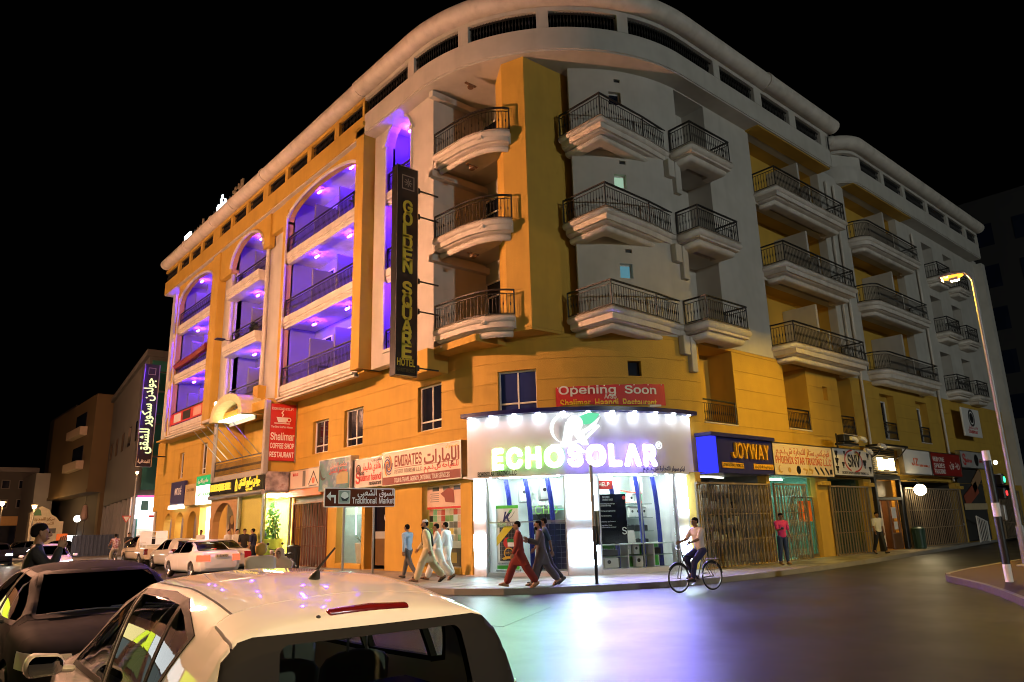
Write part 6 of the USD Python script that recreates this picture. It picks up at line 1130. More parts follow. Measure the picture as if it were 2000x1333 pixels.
# near the parked cars
person('man in black raising a hand to his face beside the dark car', (1.72, 11.35, .0), (.88, -.15), [('shirt', BLK, 'long'), ('trousers', BLK), ('shoes', SOLE)], H=1.88, lean=2, legs=((2, 2), (-3, 3)), arms=((-4, 6, 20), (38, 10, 128, 16)))
person('woman in pale shawl and mustard headscarf seen from behind over the white car roof', (5.15, 12.45, 0), (.30, .95), [('robe', cloth('pale_shawl', (.62, .52, .40), .05)), ('shawl', cloth('pale_shawl', (.62, .52, .40))), ('headwrap', cloth('mustard', (.50, .30, .06)))], H=1.52, legs=((0, 0), (0, 0)), arms=((6, 4, 30), (6, 4, 30)))
person('girl in beige headscarf facing the viewer over the white car roof', (5.62, 12.75, 0), (-.62, -.78), [('robe', cloth('beige_shawl', (.52, .40, .26), .05)), ('headscarf', cloth('beige_shawl', (.52, .40, .26)))], H=1.42, legs=((0, 0), (0, 0)), arms=((6, 4, 30), (6, 4, 30)), skin=1)
gp_ = 'people gathered outside the bright restaurant window'
for lab, loc, fc, c in (('man in white shirt at the left of the group outside the restaurant', (13.75, 37.4, .15), (.3, -.8), WHC), ('man in white shirt second from left outside the restaurant', (13.82, 36.5, .15), (.2, -.8), WHC), ('young man in black shirt facing the street outside the restaurant', (13.75, 35.3, .15), (-.3, -.9), BLK), ('man in dark shirt at the right of the group outside the restaurant', (13.8, 34.3, .15), (-.5, .6), DKBL)):
    person(lab, loc, fc, [('shirt', c, 'short'), ('trousers', BLK), ('shoes', SOLE)], gp_, detail=False, skin=1, H=1.70, legs=((2, 2), (-2, 3)), arms=((4, 8, 15), (-4, 8, 15)))
person('man in bright blue shirt standing inside the bright restaurant window', (14.75, 35.6, .15), (-.6, -.8), [('shirt', cloth('bright_blue', (.06, .08, .50)), 'short'), ('trousers', BLK), ('shoes', SOLE)], detail=False, skin=1, H=1.85, legs=((2, 2), (-2, 3)), arms=((4, 8, 15), (-4, 8, 15)))
person('dark haired person whose head shows over the roof of the white saloon', (14.05, 42.2, .15), (-.6, -.8), [('shirt', WHC, 'short'), ('trousers', BLK), ('shoes', SOLE)], detail=False, H=1.72, legs=((2, 2), (-2, 3)), arms=((4, 8, 15), (-4, 8, 15)))
person('man in black shirt standing with folded arms by the bicycle far left', (13.0, 52.6, .0), (.1, -1), [('shirt', BLK, 'short'), ('trousers', DKBL), ('shoes', SOLE)], detail=False, H=1.86, legs=((3, 2), (-3, 3)), arms=((28, 8, 95, 40), (28, 8, 95, 40)))
person('person leaning behind the cab of the pale pickup truck', (13.75, 47.5, .15), (-.8, -.2), [('shirt', BLK, 'short'), ('trousers', BLK), ('shoes', SOLE)], detail=False, H=1.72, legs=((2, 2), (-2, 3)), arms=((60, 8, 40), (30, 8, 40)))

# ------------------------------------------------------------------ bicycles
RUBBER = mat('tyre_rubber', (.018, .017, .016), .75, .2, 8); CHROME = mat('dull_chrome', (.5, .48, .45), .3, .1, 5, metal=1.0)
def torus(R, r, n=36, k=8): return tube([(0, R*math.cos(a), R*math.sin(a)) for a in np.linspace(0, 2*PI, n+1)], r, k)
def bicycle(label, loc, face, group=None):
    rz = math.atan2(-face[0], face[1]); t = thing('bicycle', label, 'bicycle', loc, rz, group); R = .35; fr = mat('black_bike_frame', (.02, .018, .018), .35)
    for y in (-.56, .56):
        w = part(t, 'wheel', xf(torus(R-.018, .018), (0, y, R)), RUBBER, smooth=60); part(w, 'rim', xf(torus(R-.042, .010), (0, y, R)), CHROME, smooth=60); part(w, 'spokes', [cyl((0, y, R), (0, y+(R-.045)*math.cos(a), R+(R-.045)*math.sin(a)), .0022, 4) for a in np.linspace(0, 2*PI, 17)[:-1]], CHROME, kind='stuff'); part(w, 'hub', cyl((-.05, y, R), (.05, y, R), .022, 8), CHROME)
    hd, bb, st = (0, .40, .92), (0, -.08, .30), (0, -.26, .82)
    part(t, 'frame', [tube([hd, (0, .37, .80), bb], .016, 8), tube([(0, .385, .88), st], .015, 8), tube([bb, st, (0, -.29, .92)], .015, 8)]+[cyl((sx, -.56, R), (sx*.6, *bb[1:]), .009, 6) for sx in (-.05, .05)]+[cyl((sx, -.56, R), (sx*.6, -.255, .80), .008, 6) for sx in (-.05, .05)], fr)
    part(t, 'fork', [tube([(sx, .56, R), (sx, .50, R+.2), (sx*.7, .42, .76)], .010, 6) for sx in (-.05, .05)]+[cyl((0, .36, .74), (0, .41, .98), .017, 8)], fr)
    part(t, 'handlebar', [tube([(-.28, .24, 1.04), (-.27, .36, 1.06), (-.1, .43, 1.02), (.1, .43, 1.02), (.27, .36, 1.06), (.28, .24, 1.04)], .011, 6)], CHROME); part(t, 'saddle', tm(hull([((0, -.38, .95), (.09, .06, .03)), ((0, -.14, .95), (.03, .05, .022))])), BLACK, smooth=True)
    part(t, 'mudguard', [tube([(0, -.56+(R+.015)*math.cos(a), R+(R+.015)*math.sin(a)) for a in np.linspace(.5, 3.0, 12)], .016, 6), tube([(0, .56+(R+.015)*math.cos(a), R+(R+.015)*math.sin(a)) for a in np.linspace(.6, 2.6, 12)], .016, 6)], fr); part(t, 'carrier', [box(-.07, .07, -.80, -.36, .755, .77), cyl((-.06, -.75, .76), (-.05, -.56, R), .006, 4), cyl((.06, -.75, .76), (.05, -.56, R), .006, 4)], CHROME)
    part(t, 'crank', [cyl((.05, *bb[1:]), (.05, .05, .17), .010, 6), cyl((-.05, *bb[1:]), (-.05, -.21, .43), .010, 6), xf(revolve([(0, -.005), (.09, -.005), (.09, .005), (0, .005)], 20), (.04, *bb[1:]), ry=PI/2), box(.05, .13, .0, .09, .155, .175), box(-.13, -.05, -.25, -.17, .42, .44)], CHROME); return t
cyc_f = np.array([15.38-16.62, 11.66-11.42]); cyc_c = np.array([16.02, 11.54])
bicycle('black old fashioned bicycle ridden to the left in front of the bright shop', (*cyc_c, 0), cyc_f)
fx = cyc_f/np.linalg.norm(cyc_f); seat = cyc_c-fx*.22
person('man in white shirt and dark blue trousers riding the black bicycle to the left', (*seat, 0), cyc_f, [('shirt', cloth('cyclist_pink_white', (.62, .55, .56), .05), 'short'), ('trousers', cloth('navy_trousers', (.02, .022, .10))), ('shoes', SOLE)], H=1.70, lean=8, legs=((52, 38), (66, 88)), arms=((38, 6, 38, 4), (38, 6, 38, 4)), hip_z=1.0, splay=3)
bicycle('bicycle ridden away by the man in patterned shirt far left', (11.3, 48.6, 0), (.05, 1))
person('man in red patterned shirt and pale trousers riding a bicycle away far left', (11.3, 48.4, 0), (.05, 1), [('shirt', picmat('patterned_cloth', [(.3, (.30, .06, .05)), (.5, (.16, .05, .04)), (.6, (.5, .38, .30)), (.75, (.10, .05, .05))], 14), 'long'), ('trousers', cloth('pale_khaki', (.42, .37, .28))), ('shoes', SOLE)], detail=False, H=1.74, lean=8, legs=((52, 38), (66, 88)), arms=((34, 10, 40), (34, 10, 40)), hip_z=1.02, splay=5)
bicycle('bicycle parked beside the man in black far left', (13.9, 53.0, .146), (-.9, .2))

# ------------------------------------------------------------------ cars
from scipy.interpolate import PchipInterpolator
def loft(st, inset=0.0, n=64, m=22):
    "closed body from stations (y, half width, sill z, belt z, top z, half width at the top); rings are offset inwards by inset"
    st = np.array(st, float); y0, y1 = st[0, 0], st[-1, 0]; ys = np.unique(np.r_[np.linspace(y0, y1, n), st[:, 0], y0+.02, y1-.02]); cols = [PchipInterpolator(st[:, 0], st[:, k])(ys) for k in range(1, 6)]
    rings = []
    for y, w, zs_, zb, zt, wt in zip(ys, *cols):
        k = np.clip((zt-zb)/.35, .15, 1)
        P = np.array([(0, zs_), (w*.55, zs_), (w*.90, zs_+.01), (w*.975, zs_+.09), (w, zs_+.42*(zb-zs_)), (w*.992, zb-.14*(zb-zs_)), (w*.955, zb), ((w*.955)*.5+wt*.5+.02*k, zb+(zt-zb)*.52), (wt+.035*k, zb+(zt-zb)*(1-.15*k)), (wt-.04, zt-.035*k), (wt*.60, zt-.006), (0, zt+.012)])
        L = np.r_[0, np.cumsum(np.linalg.norm(np.diff(P, axis=0), axis=1))]; u = np.linspace(0, L[-1], m); Q = np.stack([PchipInterpolator(L, P[:, 0])(u), PchipInterpolator(L, P[:, 1])(u)], 1)
        if inset:
            T = np.gradient(Q, axis=0); T /= np.linalg.norm(T, axis=1)[:, None]; N = np.stack([T[:, 1], -T[:, 0]], 1); N[0] = (0, -1); N[-1] = (0, 1); Q = Q-N*inset; Q[:, 0] = np.maximum(Q[:, 0], 0)
        ring = np.vstack([Q, (Q[1:-1]*[-1, 1])[::-1]]); yy = (y-(y0+y1)/2)*(1-2*inset/(y1-y0))+(y0+y1)/2; rings.append(np.column_stack([ring[:, 0], np.full(len(ring), yy), ring[:, 1]]))
    K = len(rings[0]); V = np.vstack(rings+[rings[0].mean(0)[None], rings[-1].mean(0)[None]]); F = []; R = len(rings)
    for i in range(R-1):
        for k in range(K): l = (k+1) % K; F += [[i*K+k, i*K+l, (i+1)*K+k], [i*K+l, (i+1)*K+l, (i+1)*K+k]]
    for k in range(K): l = (k+1) % K; F += [[R*K, k if False else l, k], [R*K+1, (R-1)*K+k, (R-1)*K+l]]
    t_ = trimesh.Trimesh(V, F, process=False)
    if t_.volume < 0: t_.invert()
    return mf(t_)
def side_prism(poly, x0=.30, x1=1.2):
    a = mclean(yz(Polygon(poly).buffer(0), x0, x1)); return a+a.mirror((1, 0, 0))
def end_prism(poly, y0, y1): return mclean(xz(Polygon(poly).buffer(0), y0, y1))
def paint(name, c, rough=.45, coat=1.0, metal=0.0, spec=.15):
    path = '/World/Looks/paint_'+name
    if not stage.GetPrimAtPath(path):
        usdkit.material(stage, path, {'tc': ('texture_coordinate', {}), 'n': ('noise_texture', {'scale': 5, 'detail': 5, 'roughness': .7}), 'r': ('rgb_ramp', {'ramp': [(.3, tuple(np.array(c)*.96)), (.7, c)]}), 'rr': ('map_range', {'from_min': .3, 'from_max': .75, 'to_min': rough, 'to_max': rough+.16}),
            'p': ('principled_bsdf', {'coat_weight': coat, 'coat_roughness': .035, 'metallic': metal, 'specular_ior_level': spec})}, [('tc.object', 'n.vector'), ('n.fac', 'r.fac'), ('r.color', 'p.base_color'), ('n.fac', 'rr.value'), ('rr.result', 'p.roughness')], surface='p.BSDF')
    return path
CARGLASS = pane('car_glass', (.80, .84, .80), 1.5); DARKTINT = pane('dark_tinted_glass', (.05, .05, .055), 1.5)
TRIMB = mat('black_rubber_trim', (.012, .012, .013), .65, spec=.1); SEATM = mat('grey_seat_cloth', (.22, .21, .18), .85, .2, 6); INTER = mat('dark_car_interior', (.025, .025, .024), .85)
TAILR = mat('red_tail_lens', (.12, .006, .006), .12, .1, spec=.6); CLEARL = mat('clear_lamp_lens', (.55, .55, .55), .1, .05)
ALLOY = mat('alloy_wheel', (.42, .42, .42), .3, .08, metal=.8)
def wheel(parent, x, y, R=.31, wd=.20, spokes=7):
    s = 1 if x > 0 else -1
    prof = [(R*.62, -wd/2), (R*.9, -wd/2), (R, -wd*.32), (R, wd*.32), (R*.9, wd/2), (R*.62, wd/2)]; ty = trimesh.creation.revolve(np.array(prof+[prof[0]]), sections=32)
    w = part(parent, 'wheel', xf(ty, (x, y, R), ry=PI/2), RUBBER, smooth=40)
    rim = [xf(revolve([(R*.55, -wd*.4), (R*.66, -wd*.45), (R*.66, wd*.45), (R*.60, wd*.45), (R*.55, -wd*.3)], 28), (x, y, R), ry=PI/2)]+[xf(revolve([(0, wd*.28), (R*.16, wd*.28), (R*.14, wd*.40), (0, wd*.42)], 16), (x, y, R), ry=s*PI/2)]
    for k in range(spokes):
        a = 2*PI*k/spokes; rim.append(cyl((x+s*wd*.33, y+R*.12*math.cos(a), R+R*.12*math.sin(a)), (x+s*wd*.40, y+R*.60*math.cos(a), R+R*.60*math.sin(a)), .024, 5, .030))
    part(w, 'rim', rim, ALLOY); part(w, 'brake_disc', xf(revolve([(0, -.01), (R*.54, -.01), (R*.54, .01), (0, .01)], 20), (x, y, R), ry=PI/2), BLACK)
def car(name, label, cat_, loc, rz, st, pm, axles, sides, front, rear, lights, glass=CARGLASS, R=.31, trim=.035, hi=False, seams=(), extras=None, group=None, halfw=.86, seats=True):
    t = thing(name, label, cat_, loc, rz, group); n, m_ = (110, 34) if hi else (52, 18)
    out, inn, thin = loft(st, 0, n, m_), loft(st, .034, n, m_), loft(st, .007, n, m_); shell = out-inn
    skinl = lambda p, a, b: (a-b)^p
    arches = [m3.Manifold.cylinder(2.4, R+.045, R+.045, 40, True).rotate((0, 90, 0)).translate((0, y, R+.01))-m3.Manifold.cylinder(1.05, 2, 2, 8, True).rotate((0, 90, 0)).translate((0, y, R)) for y in axles]
    body = shell-U(*arches); glassparts = []
    for nm, pr, mt, big in [('side_window', side_prism(p), glass, side_prism(list(Polygon(p).buffer(trim, join_style=2).exterior.coords)) if trim else None) for p in sides]+[(a, end_prism(p, y0, y1), glass, (end_prism(b, y0, y1) if isinstance(b, list) else end_prism(list(Polygon(p).buffer(trim*b, join_style=1).exterior.coords), y0, y1)) if b else None) for a, p, y0, y1, b in (('windscreen', *front), ('rear_window', *rear))]:
        glassparts.append((nm, pr, mt, big))
    allglass = U(*[g[1] for g in glassparts])
    for nm, pr, mt, big in glassparts:
        g = skinl(pr, out, thin)
        if nm == 'side_window':
            for comp in g.decompose():
                if comp.volume() > 1e-5: part(t, nm, tm(comp), mt, smooth=30)
        else: part(t, nm, tm(g), mt, smooth=30)
        if big is not None:
            fr_ = loft(st, -.004, n, m_)-inn; part(t, 'window_trim', tm((fr_^big)-allglass), TRIMB, smooth=30); body = body-big
        else: body = body-pr
    for nm, pr, mt in lights:
        part(t, nm, tm((loft(st, -.006, n, m_)-thin)^pr), mt, smooth=30); body = body-pr
    for s_ in seams: body = body-s_
    if hi:
        for comp in [body]: part(t, 'body', tm(comp), pm, smooth=28)
    else: part(t, 'body', tm(body), pm, smooth=28)
    y0, y1 = st[0][0], st[-1][0]
    part(t, 'cabin_floor', box(-.70, .70, y0+.35, y1-.45, .30, .36), INTER)
    part(t, 'wheel_well', [box(-.62, .62, y-R-.04, y+R+.04, .12, .66) for y in axles], BLACK)
    for y in axles:
        for sx in (-1, 1): wheel(t, sx*(halfw-.10), y, R)
    if extras: extras(t)
    return t
HATCH = [(0, .66, .36, .78, .82, .58), (.05, .78, .29, .90, 1.10, .64), (.11, .825, .25, .95, 1.30, .61), (.17, .84, .24, .97, 1.395, .585), (.28, .845, .24, .97, 1.428, .57), (.48, .85, .24, .975, 1.462, .57), (.72, .85, .24, .975, 1.495, .575), (1.2, .85, .23, .97, 1.53, .585), (1.8, .85, .23, .96, 1.53, .585), (2.3, .85, .23, .95, 1.45, .575), (2.8, .85, .23, .94, 1.20, .61), (3.1, .848, .23, .93, 1.02, .68), (3.6, .83, .24, .87, .92, .68), (4.0, .77, .27, .76, .80, .62), (4.2, .58, .36, .58, .62, .48)]
SEDAN = [(0, .62, .40, .74, .80, .54), (.10, .78, .28, .90, .97, .64), (.34, .85, .24, .98, 1.04, .68), (.85, .865, .22, 1.0, 1.085, .64), (1.30, .87, .22, .975, 1.32, .57), (1.70, .87, .22, .96, 1.44, .55), (2.25, .87, .22, .95, 1.475, .56), (2.8, .87, .22, .94, 1.41, .555), (3.2, .87, .22, .935, 1.17, .61), (3.5, .865, .22, .925, 1.0, .70), (4.0, .84, .23, .86, .91, .69), (4.35, .76, .26, .74, .78, .62), (4.5, .58, .36, .58, .62, .47)]
def seat_set(t, rows, hz=1.22):
    for y, xs in rows:
        for x in xs:
            s = part(t, 'seat', [tm(hull([((x, y, .55), (.24, .06, .08)), ((x, y-.10, 1.0), (.22, .05, .08))])), tm(hull([((x, y+.05, .50), (.24, .05, .07)), ((x, y+.42, .50), (.24, .05, .07))]))], SEATM, smooth=40)
            part(s, 'headrest', [tm(hull([((x-.10, y-.125, hz), (.05, .045, .085)), ((x+.10, y-.125, hz), (.05, .045, .085))]))], SEATM, smooth=40); part(s, 'headrest_post', [cyl((x+sx*.06, y-.11, 1.0), (x+sx*.06, y-.122, hz-.05), .008, 6) for sx in (-1, 1)], STEEL)
def tail(x0, x1, z0, z1, y1): return end_prism([(x0, z0), (x1, z0), (x1, z1), (x0, z1)], -.2, y1)+end_prism([(-x0, z0), (-x1, z0), (-x1, z1), (-x0, z1)][::-1], -.2, y1)
# -- the white hatchback in the foreground
def hatch_extras(t):
    part(t, 'high_brake_light', tm(hull([((-.19, .205, 1.405), (.014, .035, .022)), ((.19, .205, 1.405), (.014, .035, .022)), ((0, .20, 1.417), (.014, .035, .020))])), TAILR, smooth=40)
    part(t, 'aerial_base', tm(hull([((-.0, .84, 1.522), (.030, .050, .012)), ((0, .80, 1.555), (.014, .02, .012))])), BLACK, smooth=40); part(t, 'aerial', cyl((0, .815, 1.56), (.055, .71, 1.675), .0075, 8, .005), BLACK)
    for sx in (-1, 1):
        hs = tm(hull([((sx*.93, 2.62, 1.0), (.05, .06, .065)), ((sx*1.05, 2.66, 1.0), (.05, .075, .075)), ((sx*.98, 2.72, .99), (.06, .06, .07))])); mr = part(t, 'mirror', hs, PWHITE, smooth=50); part(mr, 'mirror_glass', tm(hull([((sx*.93, 2.555, 1.0), (.035, .004, .052)), ((sx*1.045, 2.575, 1.0), (.035, .004, .06))])), mat('mirror_silver', (.75, .77, .78), .03, .02, metal=1.0)); part(mr, 'mirror_stalk', tm(hull([((sx*.84, 2.66, .96), (.03, .04, .025)), ((sx*.93, 2.66, .97), (.03, .04, .025))])), PWHITE)
    part(t, 'washer_nozzle', ball((-.25, .18, 1.397), .012, 1), BLACK)
    seat_set(t, [(1.35, (-.45, .0, .45)), (2.25, (-.36, .36))], 1.24); part(t, 'dashboard', tm(hull([((-.6, 2.95, .85), .10), ((.6, 2.95, .85), .10)])), INTER); part(t, 'steering_wheel', xf(torus(.18, .015), (-.36, 2.72, .95), rz=PI/2+.0, rx=0), BLACK)
    part(t, 'parcel_shelf', box(-.62, .62, .28, .95, .93, .95), INTER)
    for sx in (-1, 1): part(t, 'door_handle', bbox(sx*.845-.02, sx*.845+.025, 1.35, 1.55, .80, .83, .01), PWHITE)
    part(t, 'number_plate', box(-.26, .26, -.012, .004, .55, .67), WHITEP)
PWHITE = paint('white_car', (.72, .71, .69))
hs_side = [(.60, 1.315), (.86, 1.405), (1.25, 1.447), (1.70, 1.44), (2.1, 1.365), (2.5, 1.19), (2.82, 1.02), (2.82, .985), (.95, 1.035), (.78, 1.06)]
def slot_ring(poly, w=.006): P = Polygon(poly); return list(P.buffer(w).exterior.coords), list(P.exterior.coords)
bpill = side_prism([(1.60, .95), (1.66, .95), (1.78, 1.5), (1.72, 1.5)]); 
hs_front = [(1.80, 1.005), (1.90, 1.425), (2.1, 1.355), (2.5, 1.18), (2.80, 1.02), (2.80, .99)]; hs_rear = [(1.68, 1.01), (1.80, 1.438), (1.25, 1.447), (.98, 1.43), (.93, 1.04)]; hs_q = [(.89, 1.04), (.94, 1.42), (.84, 1.395), (.60, 1.315), (.76, 1.065)]
hatch_seam = [mclean(box(-.60, .60, .446, .455, 1.3, 1.6)), mclean(box(.535, .547, .45, 2.25, 1.3, 1.7)), mclean(box(-.547, -.535, .45, 2.25, 1.3, 1.7)), end_prism(list(Polygon([(-.70, .6), (.70, .6), (.69, 1.0), (.615, 1.38), (.57, 1.6), (-.57, 1.6), (-.615, 1.38), (-.69, 1.0)]).exterior.coords), -.2, .44)-end_prism(list(Polygon([(-.70, .6), (.70, .6), (.69, 1.0), (.615, 1.38), (.57, 1.6), (-.57, 1.6), (-.615, 1.38), (-.69, 1.0)]).buffer(-.007).exterior.coords), -.3, .5), side_prism([(1.68, .3), (1.688, .3), (1.72, .98), (1.712, .98)]), side_prism([(2.85, .3), (2.858, .3), (2.858, .98), (2.85, .98)])]
car('white_hatchback', 'white hatchback in the foreground seen from behind with roof aerial and dark rear window', 'car', (1.804, 2.93, -.02), -.061, HATCH, PWHITE, (.74, 3.33), [hs_front, hs_rear, hs_q], ([(-.60, 1.02), (.60, 1.02), (.50, 1.42), (-.50, 1.42)], 2.2, 3.3, 1), (list(Polygon([(-.42, 1.07), (.42, 1.07), (.40, 1.265), (-.40, 1.265)]).buffer(.045).exterior.coords), -.2, .24, [(-.74, 1.0), (.74, 1.0), (.665, 1.27), (.60, 1.335), (.54, 1.350), (-.54, 1.350), (-.60, 1.335), (-.665, 1.27)]), [('tail_light', tail(.56, .95, .78, 1.02, .30), TAILR)], hi=True, seams=hatch_seam, extras=hatch_extras, trim=.03)
# -- the dark car facing the viewer
PDARK = paint('dark_car', (.010, .0098, .011), .7, .0, 0.0, .03)
def sedan_extras(front=True, plate=None, mirrors=True, pm=PDARK, headlit=False, name=''):
    def f(t):
        if mirrors:
            for sx in (-1, 1):
                mr = part(t, 'mirror', tm(hull([((sx*.94, 3.02, 1.0), (.06, .05, .06)), ((sx*1.02, 3.0, 1.0), (.05, .05, .06))])), pm, smooth=50); part(mr, 'mirror_stalk', cyl((sx*.84, 3.05, .96), (sx*.95, 3.02, .98), .02, 6), BLACK)
        part(t, 'wiper', [tube([(-.5, 3.50, 1.015), (.1, 3.44, 1.045), (.55, 3.47, 1.03)], .009, 5), tube([(-.62, 3.46, 1.02), (-.3, 3.41, 1.06), (-.02, 3.43, 1.05)], .009, 5)], BLACK)
        seat_set(t, [(1.75, (-.42, .42)), (2.55, (-.36, .36))], 1.18)
        part(t, 'dashboard', tm(hull([((-.6, 3.25, .85), .10), ((.6, 3.25, .85), .10)])), INTER)
        part(t, 'grille', tm(hull([((-.30, 4.46, .62), (.05, .04, .05)), ((.30, 4.46, .62), (.05, .04, .05))])), BLACK, smooth=50); part(t, 'grille_bar', tube([(-.34, 4.47, .68), (0, 4.515, .67), (.34, 4.47, .68)], .012, 6), CHROME)
        part(t, 'bumper_slot', box(-.45, .45, 4.40, 4.47, .38, .46), BLACK)
        part(t, 'number_plate', box(-.26, .26, -.03, -.008, .80, .91), mat('plate_cream', (.60, .52, .30), .5))
        if plate: part(t, 'plate_number', xf(trimesh.Trimesh(*(lambda g: (np.stack([g.vertices[:, 0], -g.vertices[:, 2], g.vertices[:, 1]], 1), g.faces))(glyphs(plate, .075, .004, 1, width=.42)), process=False), (-.21, -.032, .82)), INK)
    return f
s_f = [(2.45, .99), (2.40, 1.38), (2.75, 1.345), (3.05, 1.20), (3.36, 1.02), (3.36, .985)]; s_r = [(2.36, .995), (2.31, 1.385), (1.85, 1.385), (1.42, 1.24), (1.20, 1.06), (1.30, 1.02)]
s_ws = ([(-.63, 1.03), (.63, 1.03), (.51, 1.375), (-.51, 1.375)], 2.7, 3.7, 1); s_rw = ([(-.60, 1.085), (.60, 1.085), (.50, 1.375), (-.50, 1.375)], .6, 1.75, 1)
s_seam = [side_prism([(2.40, .3), (2.408, .3), (2.408, .97), (2.40, .97)]), side_prism([(3.42, .3), (3.428, .3), (3.428, .97), (3.42, .97)]), mclean(box(-.78, .78, 3.52, 3.53, .9, 1.1)), side_prism([(1.50, .62), (1.508, .62), (1.508, .97), (1.50, .97)])]
def head(pr_z=(.62, .76), x0=.44): return end_prism([(x0, pr_z[0]), (.95, pr_z[0]+.03), (.95, pr_z[1]+.03), (x0+.04, pr_z[1])], 4.0, 4.7)+end_prism([(-x0, pr_z[0]), (-x0-.04, pr_z[1]), (-.95, pr_z[1]+.03), (-.95, pr_z[0]+.03)], 4.0, 4.7)
car('dark_saloon', 'dark saloon car facing the viewer behind the white hatchback, dusty bonnet', 'car', (2.02, 12.1, 0), PI, SEDAN, PDARK, (.95, 3.55), [s_f, s_r], s_ws, s_rw, [('head_light', head(), CLEARL), ('tail_light', tail(.44, .95, .66, .90, .35), TAILR)], glass=DARKTINT, hi=True, seams=s_seam, extras=sedan_extras(pm=PDARK))
# -- cars along the left street
PW2 = paint('white_saloon', (.66, .65, .64)); PPEARL = paint('pearl_saloon', (.58, .57, .56))
TLIT = emit('lit_brake_light', (1, .07, .03), 3.2)
car('white_saloon', 'white saloon with lit tail lights in the left street, rear plate showing', 'car', (11.05, 30.6, 0), .03, SEDAN, PW2, (.95, 3.55), [s_f, s_r], s_ws, s_rw, [('tail_light', tail(.44, .95, .66, .90, .4), TLIT), ('head_light', head(), CLEARL)], glass=DARKTINT, seams=s_seam, extras=sedan_extras(pm=PW2, plate='7  50480'), trim=.03)
solo('third_brake_light', box(10.95, 11.15, 31.54, 31.58, 1.09, 1.13), TLIT, 'small lit red brake lamp inside the rear window of the white saloon', 'brake light')
car('pearl_saloon', 'older white saloon parked beyond the saloon with lit tail lights', 'car', (12.62, 33.4, 0), .0, SEDAN, PPEARL, (.95, 3.55), [s_f, s_r], s_ws, s_rw, [('tail_light', tail(.44, .95, .64, .92, .4), emit('dim_tail', (.6, .02, .02), .5)), ('head_light', head(), CLEARL)], glass=DARKTINT, seams=s_seam, extras=sedan_extras(pm=PPEARL), trim=.03)
PSILV = paint('silver_hatchback', (.55, .52, .46))
car('silver_hatchback', 'pale hatchback parked between the pickup and the white saloons', 'car', (12.6, 39.3, 0), .0, HATCH, PSILV, (.74, 3.33), [hs_front, hs_rear], ([(-.60, 1.02), (.60, 1.02), (.50, 1.42), (-.50, 1.42)], 2.2, 3.3, 1), ([(-.58, 1.0), (.58, 1.0), (.50, 1.38), (-.50, 1.38)], -.2, .6, 1), [('tail_light', tail(.56, .95, .75, 1.02, .3), TAILR)], glass=DARKTINT, trim=.03)
HLIT = emit('lit_head_light', (1, .93, .85), 55)
PW3 = paint('white_front_car', (.70, .68, .70))
car('white_oncoming_saloon', 'white saloon coming towards the viewer with glaring headlights, far left', 'car', (6.55, 40.4, 0), PI-.12, SEDAN, PW3, (.95, 3.55), [s_f, s_r], s_ws, s_rw, [('head_light', head((.64, .78)), HLIT), ('tail_light', tail(.44, .95, .66, .9, .4), TAILR)], glass=DARKTINT, seams=s_seam, extras=sedan_extras(pm=PW3), trim=.03)
PGOLD = paint('pickup_cream', (.60, .52, .40))
PICK = [(0, .80, .45, .92, .97, .78), (.06, .86, .42, .98, 1.02, .80), (1.6, .87, .40, 1.0, 1.04, .80), (1.66, .87, .40, 1.02, 1.20, .70), (1.85, .87, .40, 1.04, 1.66, .62), (2.3, .87, .40, 1.04, 1.74, .62), (3.0, .87, .40, 1.04, 1.70, .61), (3.5, .87, .40, 1.03, 1.30, .66), (3.75, .865, .40, 1.02, 1.10, .74), (4.4, .85, .42, .98, 1.03, .74), (4.75, .78, .45, .86, .90, .66), (4.9, .62, .5, .7, .74, .5)]
def pick_extras(t):
    part(t, 'load_bed', [box(-.70, .70, .08, 1.55, .70, .74), box(-.80, -.72, .08, 1.58, .74, 1.06), box(.72, .80, .08, 1.58, .74, 1.06), box(-.72, .72, .05, .09, .74, 1.04)], PGOLD)
    part(t, 'head_board', [cyl((sx*.72, 1.50, 1.0), (sx*.72, 1.50, 1.92), .025, 6) for sx in (-1, 1)]+[cyl((-.72, 1.50, z), (.72, 1.50, z), .022, 6) for z in (1.2, 1.55, 1.92)]+[box(-.7, -.1, 1.49, 1.51, 1.2, 1.9), box(.1, .7, 1.49, 1.51, 1.2, 1.9)], WHT); part(t, 'bed_rail', [cyl((sx*.78, .1, 1.35), (sx*.78, 1.5, 1.35), .02, 6) for sx in (-1, 1)]+[cyl((sx*.78, y, 1.05), (sx*.78, y, 1.35), .018, 6) for sx in (-1, 1) for y in (.1, .8)], WHT)
    part(t, 'side_stripe', [box(sx*.872-.003, sx*.872+.003, 1.9, 3.6, .82, .86) for sx in (-1, 1)], mat('grey_stripe', (.12, .11, .11)))
bed_cut = mclean(box(-.72, .72, .09, 1.56, .76, 1.5))
